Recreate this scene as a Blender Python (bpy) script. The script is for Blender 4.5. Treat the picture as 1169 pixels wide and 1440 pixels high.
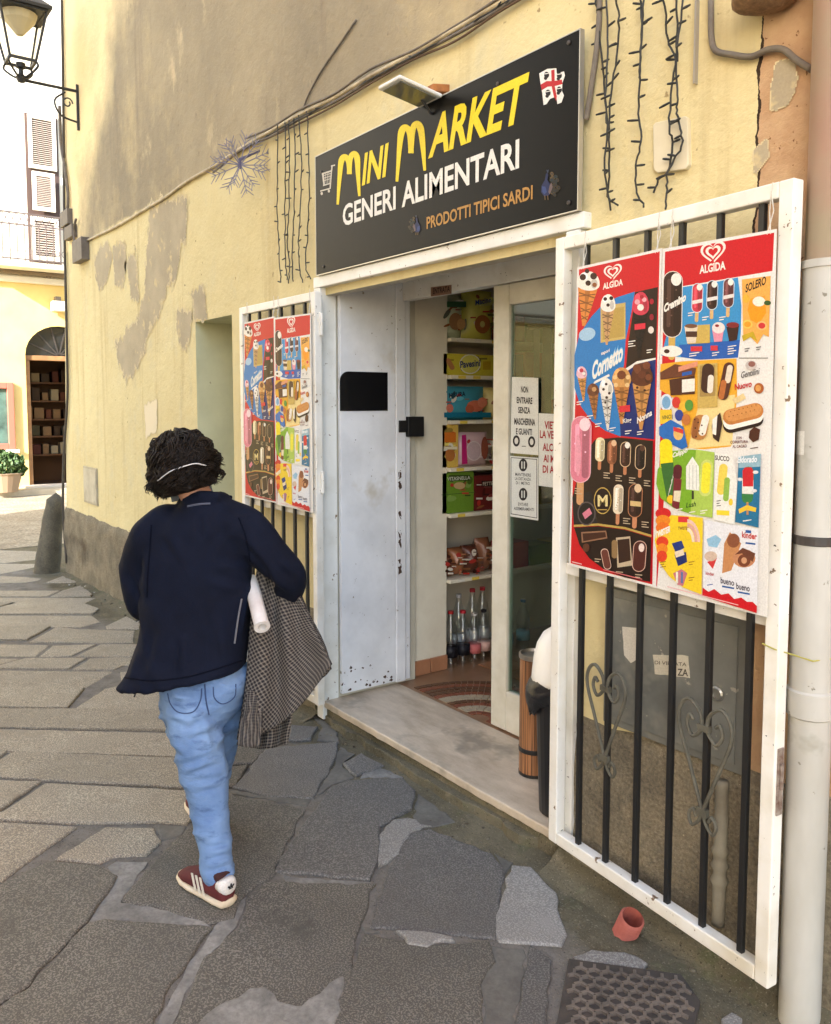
import bpy, bmesh, math, random
from mathutils import Vector, Matrix, noise
random.seed(7)
scn = bpy.context.scene
C = scn.collection
R = math.radians
for o in list(bpy.data.objects):
    bpy.data.objects.remove(o)

# ------------------------------------------------------------------ camera
CX, CY, FPX, HZ, VPX = 584.0, 655.0, 1170.0, 568.0, -274.0     # of the 1169 x 1440 photograph
TH = math.atan((CY - HZ) / FPX)
ANG = math.atan2(CX - VPX, FPX / math.cos(TH))
FW = Vector((-math.cos(ANG) * math.cos(TH), math.sin(ANG) * math.cos(TH), -math.sin(TH)))
RT = Vector((math.sin(ANG), math.cos(ANG), 0))
UP = RT.cross(FW)
CAM = Vector((0, 0, 1.65))
cd = bpy.data.cameras.new('camera')
cam = bpy.data.objects.new('camera', cd)
C.objects.link(cam)
cam.matrix_world = Matrix((RT, UP, -FW)).transposed().to_4x4()
cam.location = CAM
cd.sensor_fit = 'VERTICAL'
cd.sensor_height = 36
cd.lens = 36 * FPX / 1440
cd.shift_y = -(720 - CY) / 1440
cd.shift_x = (584.5 - CX) / 1440
cd.clip_start = 0.05
cd.clip_end = 500
scn.camera = cam

# ------------------------------------------------------------------ world, sun, exposure
SUN_TO = Vector((0.36, -0.80, 0.46)).normalized()
w = bpy.data.worlds.new('World')
scn.world = w
w.use_nodes = True
nt = w.node_tree
bg = nt.nodes['Background']
sky = nt.nodes.new('ShaderNodeTexSky')
sky.sky_type = 'NISHITA'
sky.sun_disc = False
sky.sun_elevation = math.asin(SUN_TO.z)
sky.sun_rotation = math.atan2(SUN_TO.x, SUN_TO.y)
sky.dust_density = 1.5
sky.air_density = 1.0
sky.ozone_density = 1.0
nt.links.new(sky.outputs[0], bg.inputs[0])
bg.inputs[1].default_value = 0.15
sl = bpy.data.lights.new('sun', 'SUN')
sl.energy = 3.5
sl.angle = R(0.5)
sl.color = (1.0, 0.96, 0.91)
so = bpy.data.objects.new('sun', sl)
C.objects.link(so)
so.rotation_euler = SUN_TO.to_track_quat('Z', 'Y').to_euler()
so.location = (0, -10, 20)
vs = scn.view_settings
vs.view_transform = 'Standard'
vs.look = 'None'
vs.exposure = 2.2
vs.gamma = 1
vs.use_curve_mapping = False
scn.cycles.diffuse_bounces = 8
scn.cycles.max_bounces = 14
scn.cycles.transparent_max_bounces = 40

# ------------------------------------------------------------------ pixels to places
def ray(u, v):
    return FW + RT * ((u - CX) / FPX) + UP * ((CY - v) / FPX)
def onY(u, v, y):
    r = ray(u, v); return CAM + r * (y / r.y)
def onX(u, v, x):
    r = ray(u, v); return CAM + r * (x / r.x)
def onZ(u, v, z):
    r = ray(u, v); return CAM + r * ((z - CAM.z) / r.z)
def atD(u, v, d):
    return CAM + ray(u, v) * d
def gz(x, y=0):
    if x > -3.5: return 0.0
    if x > -9.15: return -0.12 * ((-3.5 - x) / 5.65)
    return -0.12 - 0.03 * min(1, (-9.15 - x) / 5)
def onG(u, v, dz=0):
    z = 0
    for k in range(6):
        p = onZ(u, v, z + dz); z = gz(p.x, p.y)
    return p
WY = 2.154                                   # the shop wall's face
def W(u, v, off=0.0):
    return onY(u, v, WY - off)

# ------------------------------------------------------------------ materials
MATS = {}
def nodes_of(name):
    m = bpy.data.materials.new(name); m.use_nodes = True
    return m, m.node_tree, m.node_tree.nodes['Principled BSDF']
def c4(c): return (c[0], c[1], c[2], 1)
def srgb(r, g, b):
    f = lambda x: (x / 255 / 12.92) if x / 255 < .04045 else ((x / 255 + .055) / 1.055) ** 2.4
    return (f(r), f(g), f(b))
class NB:
    """small node builder"""
    def __init__(s, nt): s.nt = nt
    def n(s, t, **kw):
        x = s.nt.nodes.new(t)
        for k, v in kw.items(): setattr(x, k, v)
        return x
    def link(s, a, b): s.nt.links.new(a, b)
    def pos(s): return s.n('ShaderNodeNewGeometry').outputs['Position']
    def noise(s, vec, scale, detail=5, rough=.6, dist=0):
        x = s.n('ShaderNodeTexNoise'); x.inputs['Scale'].default_value = scale
        x.inputs['Detail'].default_value = detail; x.inputs['Roughness'].default_value = rough
        x.inputs['Distortion'].default_value = dist
        if vec is not None: s.link(vec, x.inputs['Vector'])
        return x.outputs['Fac']
    def ramp(s, fac, a, b, ca=(0, 0, 0), cb=(1, 1, 1)):
        x = s.n('ShaderNodeValToRGB'); e = x.color_ramp.elements
        e[0].position = a; e[1].position = b; e[0].color = c4(ca); e[1].color = c4(cb)
        s.link(fac, x.inputs[0]); return x.outputs['Color']
    def mix(s, fac, a, b):
        x = s.n('ShaderNodeMix'); x.data_type = 'RGBA'
        for val, i in ((fac, 0), (a, 6), (b, 7)):
            if isinstance(val, (int, float)): x.inputs[i].default_value = val
            elif isinstance(val, tuple): x.inputs[i].default_value = c4(val)
            else: s.link(val, x.inputs[i])
        return x.outputs[2]
    def math(s, op, a, b=0.0, c=None, clamp=False):
        x = s.n('ShaderNodeMath'); x.operation = op; x.use_clamp = clamp
        for i, val in enumerate((a, b) if c is None else (a, b, c)):
            if isinstance(val, (int, float)): x.inputs[i].default_value = val
            else: s.link(val, x.inputs[i])
        return x.outputs[0]
    def bump(s, h, strength, dist, prev=None):
        x = s.n('ShaderNodeBump'); x.inputs['Strength'].default_value = strength
        x.inputs['Distance'].default_value = dist
        s.link(h, x.inputs['Height'])
        if prev is not None: s.link(prev, x.inputs['Normal'])
        return x.outputs[0]
    def scalevec(s, vec, sx, sy, sz):
        x = s.n('ShaderNodeVectorMath'); x.operation = 'MULTIPLY'
        s.link(vec, x.inputs[0]); x.inputs[1].default_value = (sx, sy, sz)
        return x.outputs[0]

def mat(name, col, rough=.8, col2=None, scale=3., lo=.35, hi=.7, grain=0., gscale=120., bump=.2, bscale=40., bdist=.004,
        metal=0., spots=None, stretch=(1, 1, 1), spec=.5, randv=0., obj=False):
    """plain procedural surface: two mottled colours, fine grain, chips, relief"""
    if name in MATS: return MATS[name]
    m, t, b = nodes_of(name); k = NB(t)
    p = k.n('ShaderNodeTexCoord').outputs['Object'] if obj else k.pos()
    ps = k.scalevec(p, *stretch) if stretch != (1, 1, 1) else p
    c = col
    if col2 is not None:
        c = k.mix(k.ramp(k.noise(ps, scale), lo, hi), col, col2)
    if grain:
        g = k.noise(p, gscale, 3, .7)
        gg = k.ramp(g, .3, .7, (1 - grain,) * 3, (1 + grain,) * 3)
        x = k.n('ShaderNodeMix'); x.data_type = 'RGBA'; x.blend_type = 'MULTIPLY'; x.inputs[0].default_value = 1
        if isinstance(c, tuple): x.inputs[6].default_value = c4(c)
        else: k.link(c, x.inputs[6])
        k.link(gg, x.inputs[7]); c = x.outputs[2]
    if spots:
        for (sc, th, wd, scol) in spots:
            c = k.mix(k.ramp(k.noise(p, sc, 4, .65), th, th + wd), c, scol)
    if randv:
        oi = k.n('ShaderNodeObjectInfo').outputs['Random']
        v = k.math('MULTIPLY_ADD', oi, 2 * randv, 1 - randv)
        x = k.n('ShaderNodeHueSaturation'); k.link(v, x.inputs['Value'])
        if isinstance(c, tuple): x.inputs['Color'].default_value = c4(c)
        else: k.link(c, x.inputs['Color'])
        c = x.outputs[0]
    if isinstance(c, tuple): b.inputs['Base Color'].default_value = c4(c)
    else: k.link(c, b.inputs['Base Color'])
    b.inputs['Roughness'].default_value = rough
    b.inputs['Metallic'].default_value = metal
    b.inputs['Specular IOR Level'].default_value = spec
    if bump:
        k.link(k.bump(k.noise(ps, bscale, 6, .65), bump, bdist), b.inputs['Normal'])
    MATS[name] = m
    return m
def flat(r, g, b, rough=.45):
    """printed ink of one colour"""
    n = 'ink_%d_%d_%d' % (r, g, b)
    return mat(n, tuple(x * .82 for x in srgb(r, g, b)), rough, bump=.06, bscale=3., bdist=.02, spec=.22, grain=.13, gscale=190., obj=True)

# ------------------------------------------------------------------ meshes
class MB:
    def __init__(s): s.v = []; s.f = []; s.m = []; s.uv = None
    def add(s, vs, fs, mi=0):
        o = len(s.v); s.v += [tuple(x) for x in vs]
        for f in fs: s.f.append([i + o for i in f]); s.m.append(mi)
    def box(s, c, d, mi=0, M=None):
        hx, hy, hz = d[0] / 2, d[1] / 2, d[2] / 2
        vs = [Vector((x, y, z)) for x in (-hx, hx) for y in (-hy, hy) for z in (-hz, hz)]
        if M is not None: vs = [M @ q for q in vs]
        vs = [q + Vector(c) for q in vs]
        s.add(vs, [(0, 1, 3, 2), (4, 6, 7, 5), (0, 4, 5, 1), (2, 3, 7, 6), (0, 2, 6, 4), (1, 5, 7, 3)], mi)
    def span(s, a, b, mi=0):
        s.box([(a[i] + b[i]) / 2 for i in range(3)], [abs(a[i] - b[i]) for i in range(3)], mi)
    def bar(s, a, b, w, h, mi=0, up=Vector((0, 0, 1))):
        a, b = Vector(a), Vector(b); d = b - a
        z = d.normalized(); x = up.cross(z)
        if x.length < 1e-4: x = Vector((1, 0, 0)).cross(z)
        x.normalize(); y = z.cross(x)
        M = Matrix((x, y, z)).transposed()
        s.box((a + b) / 2, (w, h, d.length), mi, M)
    def poly(s, pts, mi=0): s.add(pts, [tuple(range(len(pts)))], mi)
    def prism(s, pts, ext, mi=0):
        """closed solid from a 3D polygon pushed along ext"""
        n = len(pts); e = Vector(ext)
        a = [Vector(p) for p in pts]
        s.add(a + [p + e for p in a], [tuple(range(n))[::-1], tuple(range(n, 2 * n))] +
              [(i, (i + 1) % n, n + (i + 1) % n, n + i) for i in range(n)], mi)
    def tube(s, pts, r, seg=8, mi=0, caps=True, flatten=1.0):
        pts = [Vector(p) for p in pts]; n = len(pts)
        rs = r if isinstance(r, (list, tuple)) else [r] * n
        vs = []; prev = None
        for i in range(n):
            t = (pts[min(i + 1, n - 1)] - pts[max(i - 1, 0)])
            t = t.normalized() if t.length > 1e-9 else Vector((0, 0, 1))
            if prev is None:
                a = Vector((0, 0, 1)) if abs(t.z) < .9 else Vector((1, 0, 0))
                x = a.cross(t).normalized()
            else:
                x = prev - t * prev.dot(t)
                x = x.normalized() if x.length > 1e-6 else t.orthogonal().normalized()
            prev = x; y = t.cross(x)
            for k in range(seg):
                an = 2 * math.pi * k / seg
                vs.append(pts[i] + x * (rs[i] * math.cos(an)) + y * (rs[i] * flatten * math.sin(an)))
        fs = [(i * seg + k, i * seg + (k + 1) % seg, (i + 1) * seg + (k + 1) % seg, (i + 1) * seg + k)
              for i in range(n - 1) for k in range(seg)]
        if caps: fs += [tuple(range(seg))[::-1], tuple(range((n - 1) * seg, n * seg))]
        s.add(vs, fs, mi)
    def lathe(s, prof, c, seg=20, mi=0, M=None):
        """prof: (radius, height) pairs turned about z through c"""
        vs = []
        for (r, h) in prof:
            for k in range(seg):
                a = 2 * math.pi * k / seg
                q = Vector((r * math.cos(a), r * math.sin(a), h))
                if M is not None: q = M @ q
                vs.append(q + Vector(c))
        n = len(prof)
        fs = [(i * seg + k, i * seg + (k + 1) % seg, (i + 1) * seg + (k + 1) % seg, (i + 1) * seg + k)
              for i in range(n - 1) for k in range(seg)]
        if prof[0][0] > 1e-5: fs.append(tuple(range(seg))[::-1])
        if prof[-1][0] > 1e-5: fs.append(tuple(range((n - 1) * seg, n * seg)))
        s.add(vs, fs, mi)
    def ball(s, c, r, seg=12, rings=8, mi=0, sc=(1, 1, 1), M=None):
        prof = [(math.sin(math.pi * i / rings), -math.cos(math.pi * i / rings)) for i in range(rings + 1)]
        S = Matrix.Diagonal((r * sc[0], r * sc[1], r * sc[2]))
        s.lathe(prof, c, seg, mi, (M @ S) if M is not None else S)
    def grid(s, fn, nu, nv, mi=0):
        vs = [fn(i / nu, j / nv) for j in range(nv + 1) for i in range(nu + 1)]
        s.add(vs, [(j * (nu + 1) + i, j * (nu + 1) + i + 1, (j + 1) * (nu + 1) + i + 1, (j + 1) * (nu + 1) + i)
                   for j in range(nv) for i in range(nu)], mi)
    def mesh(s, name, mats, smooth=False, merge=0, fixn=True):
        me = bpy.data.meshes.new(name); me.from_pydata(s.v, [], s.f)
        for m in (mats if isinstance(mats, (list, tuple)) else [mats]): me.materials.append(m)
        me.polygons.foreach_set('material_index', s.m)
        if fixn or merge:
            bm = bmesh.new(); bm.from_mesh(me)
            if merge: bmesh.ops.remove_doubles(bm, verts=bm.verts, dist=merge)
            if fixn: bmesh.ops.recalc_face_normals(bm, faces=bm.faces)
            bm.to_mesh(me); bm.free()
        if smooth: me.polygons.foreach_set('use_smooth', [True] * len(me.polygons))
        me.update()
        return me
    def build(s, name, mats, parent=None, smooth=False, bevel=0, merge=0, fixn=True, seg=2):
        o = bpy.data.objects.new(name, s.mesh(name, mats, smooth, merge, fixn)); C.objects.link(o)
        if parent is not None: o.parent = parent
        if bevel:
            b = o.modifiers.new('bevel', 'BEVEL'); b.width = bevel; b.segments = seg; b.limit_method = 'ANGLE'
            b.angle_limit = R(40); b.harden_normals = False
        if smooth == 'auto':
            pass
        return o
def tag(o, label=None, cat=None, group=None, kind=None):
    if label: o['label'] = label
    if cat: o['category'] = cat
    if group: o['group'] = group
    if kind: o['kind'] = kind
    return o
def thing(name, label, cat, loc=(0, 0, 0), group=None, rz=0):
    o = bpy.data.objects.new(name, None); C.objects.link(o)
    o.empty_display_size = .1
    o.location = loc; o.rotation_euler = (0, 0, rz)
    o['label'] = label; o['category'] = cat
    if group: o['group'] = group
    bpy.context.view_layer.update()
    return o
def adopt(o, parent):
    """parent a mesh modelled in world places to an Empty that stands elsewhere"""
    bpy.context.view_layer.update()
    o.parent = parent; o.matrix_parent_inverse = parent.matrix_world.inverted()
    return o
def densify(pts, step, amp, seed=0, closed=True):
    out = []; n = len(pts)
    for i in range(n if closed else n - 1):
        a, b = Vector(pts[i]), Vector(pts[(i + 1) % n])
        k = max(1, int((b - a).length / step))
        for j in range(k):
            p = a.lerp(b, j / k)
            q = Vector(noise.noise_vector((p * (0.9 / step)) * .8 + Vector((seed * 3.1, seed * 1.7, seed)))) * amp
            out.append(p + q)
    if not closed: out.append(Vector(pts[-1]))
    return out
def smooth_line(pts, k=6):
    """Catmull-Rom through the points"""
    P = [Vector(p) for p in pts]; P = [P[0] * 2 - P[1]] + P + [P[-1] * 2 - P[-2]]
    out = []
    for i in range(1, len(P) - 2):
        for j in range(k):
            t = j / k; a, b, c, d = P[i - 1], P[i], P[i + 1], P[i + 2]
            out.append(.5 * ((2 * b) + (c - a) * t + (2 * a - 5 * b + 4 * c - d) * t * t + (3 * b - a - 3 * c + d) * t ** 3))
    out.append(P[-2]); return out
TXT = {}
def text2d(s, bold=.0, shear=0.):
    """glyph outlines of the built-in font as flat vertices and faces, scaled to a unit box"""
    key = (s, bold, shear)
    if key in TXT: return TXT[key]
    cu = bpy.data.curves.new('t', 'FONT'); cu.body = s; cu.size = 1; cu.offset = bold; cu.shear = shear
    cu.resolution_u = 3
    ob = bpy.data.objects.new('t', cu); C.objects.link(ob)
    dg = bpy.context.evaluated_depsgraph_get()
    me = ob.evaluated_get(dg).to_mesh()
    vs = [v.co.copy() for v in me.vertices]; fs = [tuple(p.vertices) for p in me.polygons]
    ob.evaluated_get(dg).to_mesh_clear()
    bpy.data.objects.remove(ob); bpy.data.curves.remove(cu)
    x0 = min(v.x for v in vs); x1 = max(v.x for v in vs); y0 = min(v.y for v in vs); y1 = max(v.y for v in vs)
    vs = [((v.x - x0) / (x1 - x0), (v.y - y0) / (y1 - y0)) for v in vs]
    TXT[key] = (vs, fs); return TXT[key]
# ================================================================== surfaces
def wall_material():
    m, t, b = nodes_of('painted_wall_plaster'); k = NB(t); p = k.pos()
    sep = k.n('ShaderNodeSeparateXYZ'); k.link(p, sep.inputs[0]); x, z = sep.outputs[0], sep.outputs[2]
    n1 = k.noise(p, 1.3, 6, .62); n2 = k.noise(p, 7, 5, .6); drip = k.noise(k.scalevec(p, 6, 6, .45), 1.2, 5, .6)
    yel = k.mix(k.ramp(n1, .35, .68), srgb(221, 207, 158), srgb(212, 196, 146))
    yel = k.mix(k.ramp(drip, .55, .78), yel, srgb(190, 170, 122))
    yel = k.mix(k.ramp(k.noise(p, 2.6, 8, .7), .66, .74), yel, srgb(222, 208, 166))
    yel = k.mix(k.ramp(k.noise(p, 22, 3, .5), .72, .76), yel, srgb(160, 140, 100))
    yel = k.mix(k.ramp(k.noise(k.scalevec(p, 1, 1, .35), 5, 8, .75), .58, .76), yel, srgb(202, 190, 150))
    yel = k.mix(k.ramp(k.noise(p, 48, 3, .6), .66, .78), yel, srgb(196, 178, 130))
    yel = k.mix(k.ramp(k.noise(k.scalevec(p, 1, 1, .6), 1.9, 9, .72), .54, .70), yel, srgb(208, 198, 160))
    yel = k.mix(k.ramp(k.noise(k.scalevec(p, 1, 1, .7), .9, 9, .75), .60, .72), yel, srgb(190, 178, 142))
    # bare cement render above the cable
    cem = k.mix(k.ramp(k.noise(k.scalevec(p, 1, 1, .6), 1.1, 7, .65), .36, .66), srgb(146, 135, 112), srgb(172, 158, 128))
    cem = k.mix(k.ramp(k.noise(k.scalevec(p, 1.2, 1.2, .8), 1.3, 9, .72), .52, .72), cem, srgb(190, 172, 132))
    cem = k.mix(k.ramp(k.noise(k.scalevec(p, 1, 1, .55), 3.1, 8, .7), .60, .70), cem, srgb(196, 178, 142))
    cem = k.mix(k.ramp(k.noise(p, 12, 6, .7), .62, .72), cem, srgb(134, 122, 102))
    cem = k.mix(k.ramp(drip, .60, .80), cem, srgb(138, 126, 106))
    zz = k.math('MULTIPLY_ADD', n2, .10, z)
    up = k.ramp(k.math('SUBTRACT', zz, 2.70), .475, .505)          # z above about 3.14
    # old cream paint still on the render near the corner
    lim = k.math('MULTIPLY', k.math('MAXIMUM', k.math('SUBTRACT', z, 3.4), 0.0), .95)
    e = k.math('ADD', k.math('ADD', x, 8.05), k.math('SUBTRACT', k.math('MULTIPLY', n1, 1.9), k.math('ADD', lim, .75)))
    cream = k.ramp(k.math('MULTIPLY_ADD', e, .5, .5), .3, .78)
    upc = k.mix(cream, k.mix(k.ramp(n1, .4, .7), srgb(240, 220, 168), srgb(222, 200, 150)), cem)
    c = k.mix(up, yel, upc)
    # ochre neighbour plaster beyond the crack on the right
    bx = k.math('MULTIPLY_ADD', k.noise(k.scalevec(p, 0, 0, 1), 3, 6, .62), .10, -1.39)
    dx = k.math('SUBTRACT', x, bx)
    och = k.mix(k.ramp(n2, .35, .65), srgb(198, 166, 128), srgb(178, 142, 106))
    och = k.mix(k.ramp(k.noise(p, 40, 3, .6), .66, .7), och, srgb(120, 84, 56))
    c = k.mix(k.math('GREATER_THAN', dx, 0.0), c, och)
    crack = k.math('LESS_THAN', k.math('ABSOLUTE', dx), k.math('MULTIPLY_ADD', k.noise(p, 14, 2, .5), .014, -.003))
    c = k.mix(crack, c, srgb(58, 44, 32))
    k.link(c, b.inputs['Base Color']); b.inputs['Roughness'].default_value = .92
    b.inputs['Specular IOR Level'].default_value = .25
    bn = k.bump(k.noise(p, 3.2, 8, .66), .7, .035)
    bn = k.bump(k.noise(p, 16, 7, .7), .4, .008, bn); bn = k.bump(k.noise(p, 70, 5, .7), .35, .004, bn)
    k.link(bn, b.inputs['Normal'])
    return m
M_WALL = wall_material()
M_PLINTH = mat('rough_cement', srgb(138, 127, 104), .95, srgb(100, 92, 76), 5, .35, .68, grain=.35, gscale=90, bump=.9, bscale=55, bdist=.012,
               spots=[(130, .66, .05, srgb(176, 160, 128)), (1.5, .6, .1, srgb(84, 72, 54))])
M_BARE = mat('bare_render', srgb(182, 168, 138), .95, srgb(162, 150, 124), 4, spots=[(7, .58, .08, srgb(206, 188, 140))], grain=.08, bump=.4, bscale=30)
M_NICHE = mat('pale_green_plaster', srgb(204, 202, 166), .9, srgb(186, 184, 150), 3, bump=.25, bscale=20, spots=[(9, .68, .03, srgb(120, 116, 96))])
M_FRAME = mat('white_enamel', srgb(226, 226, 220), .38, srgb(208, 206, 196), 5, .45, .7, bump=.12, bscale=18,
              spots=[(1.6, .56, .16, srgb(200, 192, 172)), (26, .665, .02, srgb(128, 110, 88)), (64, .70, .02, srgb(70, 60, 50))])
M_DOORPANEL = mat('white_painted_steel', srgb(226, 228, 230), .42, srgb(206, 208, 210), 4, .4, .7, bump=.1, bscale=10,
                  spots=[(3, .62, .12, srgb(196, 192, 182)), (16, .68, .02, srgb(150, 142, 128)), (38, .70, .02, srgb(84, 72, 60))])
M_MARBLE = mat('worn_marble', srgb(205, 190, 168), .45, srgb(168, 152, 130), 5, .3, .7, grain=.06, bump=.12, bscale=25, stretch=(1, 2.5, 1),
               spots=[(3.2, .56, .12, srgb(146, 136, 120)), (60, .74, .02, srgb(70, 60, 50))])
M_INWALL = mat('interior_paint', srgb(226, 220, 200), .8, srgb(210, 202, 182), 4, bump=.1)
M_DARK = mat('dark_interior', srgb(40, 38, 34), .9)
M_BLACK = mat('black_enamel', (.012, .012, .012), .42, bump=.15, bscale=120)
M_DARKMETAL = mat('aged_dark_iron', (.035, .032, .03), .55, (.06, .045, .035), 20, bump=.25, bscale=80)
M_CABLE = mat('grey_cable', srgb(122, 112, 98), .7, srgb(92, 84, 74), 14, bump=.2)
def dirt():
    """grey cement jointing in the street, turning to olive dirt along the shop front"""
    m, t, b = nodes_of('street_dirt'); k = NB(t); p = k.pos(); sep = k.n('ShaderNodeSeparateXYZ'); k.link(p, sep.inputs[0])
    n1 = k.noise(p, 2.6, 7, .65); n2 = k.noise(p, 9, 6, .7)
    olive = k.mix(k.ramp(n1, .35, .65), srgb(112, 105, 85), srgb(78, 73, 57)); olive = k.mix(k.ramp(k.noise(p, 4.5, 6, .7), .55, .66), olive, srgb(84, 88, 60))
    olive = k.mix(k.ramp(n2, .58, .70), olive, srgb(126, 116, 96))
    cem = k.mix(k.ramp(n2, .35, .65), srgb(128, 124, 116), srgb(98, 94, 88))
    yy = k.math('MULTIPLY_ADD', n1, .5, sep.outputs[1]); c = k.mix(k.ramp(k.math('SUBTRACT', yy, 1.3), .70, .86), cem, olive)
    c = k.mix(k.ramp(k.noise(p, 150, 3, .6), .60, .72), c, srgb(140, 132, 114)); c = k.mix(k.ramp(k.noise(p, 110, 3, .6), .60, .74), c, srgb(40, 36, 28))
    k.link(c, b.inputs['Base Color']); b.inputs['Roughness'].default_value = .92; b.inputs['Specular IOR Level'].default_value = .3
    bn = k.bump(k.noise(p, 38, 6, .65), .7, .010); k.link(k.bump(k.noise(p, 140, 4, .7), .5, .003, bn), b.inputs['Normal'])
    return m
M_DIRT = dirt()

# ================================================================== ground
def ground_sheet(name, x0, x1, y0, y1, dz, m, n=40):
    b = MB()
    b.grid(lambda s, t: (x0 + (x1 - x0) * s, y0 + (y1 - y0) * t, gz(x0 + (x1 - x0) * s) + dz), n, 2)
    o = b.build(name, m); tag(o, kind='structure'); return o
ground_sheet('ground', -90, 60, -60, 60, -.009, M_DIRT, 150)
M_GRAVEL = mat('pale_gravel', srgb(170, 158, 136), .95, srgb(140, 128, 108), 3, grain=.5, gscale=26, bump=1., bscale=22, bdist=.03)
ground_sheet('gravel', -17.6, -11.2, -14, 12, -.004, M_GRAVEL, 10)
b = MB(); b.span((-17.62, -14, -.4), (-18.32, 12, -.04))
sw = b.build('far_pavement', mat('far_kerb_stone', srgb(196, 186, 166), .9, srgb(170, 160, 140), 3, bump=.3), bevel=.01); tag(sw, kind='structure')

def granite(name, c1, c2, dark, light):
    m, t, b = nodes_of(name); k = NB(t); p = k.pos()
    oi = k.n('ShaderNodeObjectInfo').outputs['Random']
    c = k.mix(k.ramp(k.noise(p, 2.2, 6, .65), .32, .68), c1, c2)
    g = k.noise(p, 175, 3, .6); g2 = k.noise(p, 120, 3, .7)
    c = k.mix(k.ramp(g, .50, .66), c, light)
    c = k.mix(k.math('MULTIPLY', k.ramp(g, .48, .34), .85), c, dark)
    c = k.mix(k.math('MULTIPLY', k.ramp(g2, .54, .70), .55), c, dark)
    c = k.mix(k.ramp(k.noise(p, 16, 6, .7), .64, .74), c, dark)
    c = k.mix(k.ramp(k.noise(p, 3.7, 5, .7), .60, .72), c, (dark[0] * 1.5, dark[1] * 1.5, dark[2] * 1.5))
    hs = k.n('ShaderNodeHueSaturation'); k.link(c, hs.inputs['Color'])
    k.link(k.math('MULTIPLY_ADD', oi, .3, .86), hs.inputs['Value'])
    k.link(hs.outputs[0], b.inputs['Base Color'])
    k.link(k.ramp(k.noise(p, 8, 4), .3, .7, (.62,) * 3, (.85,) * 3), b.inputs['Roughness'])
    bn = k.bump(k.noise(p, 9, 6, .6), .35, .015); bn = k.bump(k.noise(p, 190, 3, .6), .3, .0016, bn)
    k.link(bn, b.inputs['Normal']); return m
M_TAN = granite('granite_tan', srgb(182, 173, 153), srgb(158, 149, 131), srgb(106, 99, 87), srgb(214, 206, 188))
M_GREY = granite('granite_grey', srgb(124, 120, 111), srgb(104, 100, 92), srgb(62, 60, 54), srgb(158, 154, 144))
M_BLUE = granite('basalt_grey', srgb(124, 122, 117), srgb(106, 104, 100), srgb(74, 72, 69), srgb(150, 148, 143))
M_PALE = granite('cement_stone', srgb(158, 156, 150), srgb(140, 138, 132), srgb(112, 110, 106), srgb(176, 174, 168))
M_PATCH = mat('cement_patch', srgb(138, 137, 132), .85, srgb(106, 105, 101), 6, .35, .65, grain=.22, gscale=60, bump=.4, bscale=30,
              spots=[(16, .66, .03, srgb(100, 98, 96))])
M_PATCHD = mat('dark_cement_patch', srgb(108, 106, 99), .85, srgb(84, 82, 77), 6, .35, .65, grain=.15, gscale=60, bump=.4, bscale=30)
pave = bpy.data.objects.new('pavement', None); C.objects.link(pave); tag(pave, kind='structure')
def stone(px, m, lift=0., step=.055, amp=.010, name='paving_stone', inset=.006, thick=.05):
    k = len(pave.children)
    w_ = [onG(u, v) for (u, v) in px]
    flatp = [Vector((p.x, p.y, 0)) for p in w_]
    ar = sum(flatp[i].x * flatp[(i + 1) % len(flatp)].y - flatp[(i + 1) % len(flatp)].x * flatp[i].y for i in range(len(flatp)))
    if ar < 0: flatp = flatp[::-1]
    # pull the outline in a little to leave a joint
    n = len(flatp); ins = []
    for i in range(n):
        a, p, c = flatp[i - 1], flatp[i], flatp[(i + 1) % n]
        d1 = (p - a).normalized(); d2 = (c - p).normalized()
        nn = Vector((-(d1 + d2).y, (d1 + d2).x, 0))
        nn = nn.normalized() if nn.length > 1e-5 else Vector((0, 0, 0))
        ins.append(p + nn * inset * (.6 + .8 * random.random()))
    rim = densify(ins, step, amp, k); n = len(rim)
    cen = sum(rim, Vector()) / n
    tx, ty = random.uniform(-.006, .006), random.uniform(-.006, .006)
    h = lift + random.uniform(-.002, .003)
    def P(q, dz): return Vector((q.x, q.y, gz(q.x) + h + tx * (q.x - cen.x) + ty * (q.y - cen.y) + dz))
    def inn(q, d):
        v = cen - q; L = v.length
        return q + v * min(.4, d / max(L, .01))
    rings = [[P(q, -thick) for q in rim], [P(q, -.006) for q in rim], [P(inn(q, .004), -.0015) for q in rim], [P(inn(q, .012), 0) for q in rim]]
    b = MB(); vs = sum(rings, [])
    fs = [(r * n + i, r * n + (i + 1) % n, (r + 1) * n + (i + 1) % n, (r + 1) * n + i) for r in range(3) for i in range(n)]
    fs.append(tuple(range(3 * n, 4 * n)))
    b.add(vs, fs)
    o = b.build(name, m, pave, smooth=False); return o
T, Gy, Bl, Pl = M_TAN, M_GREY, M_BLUE, M_PALE
X0 = -420
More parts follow.
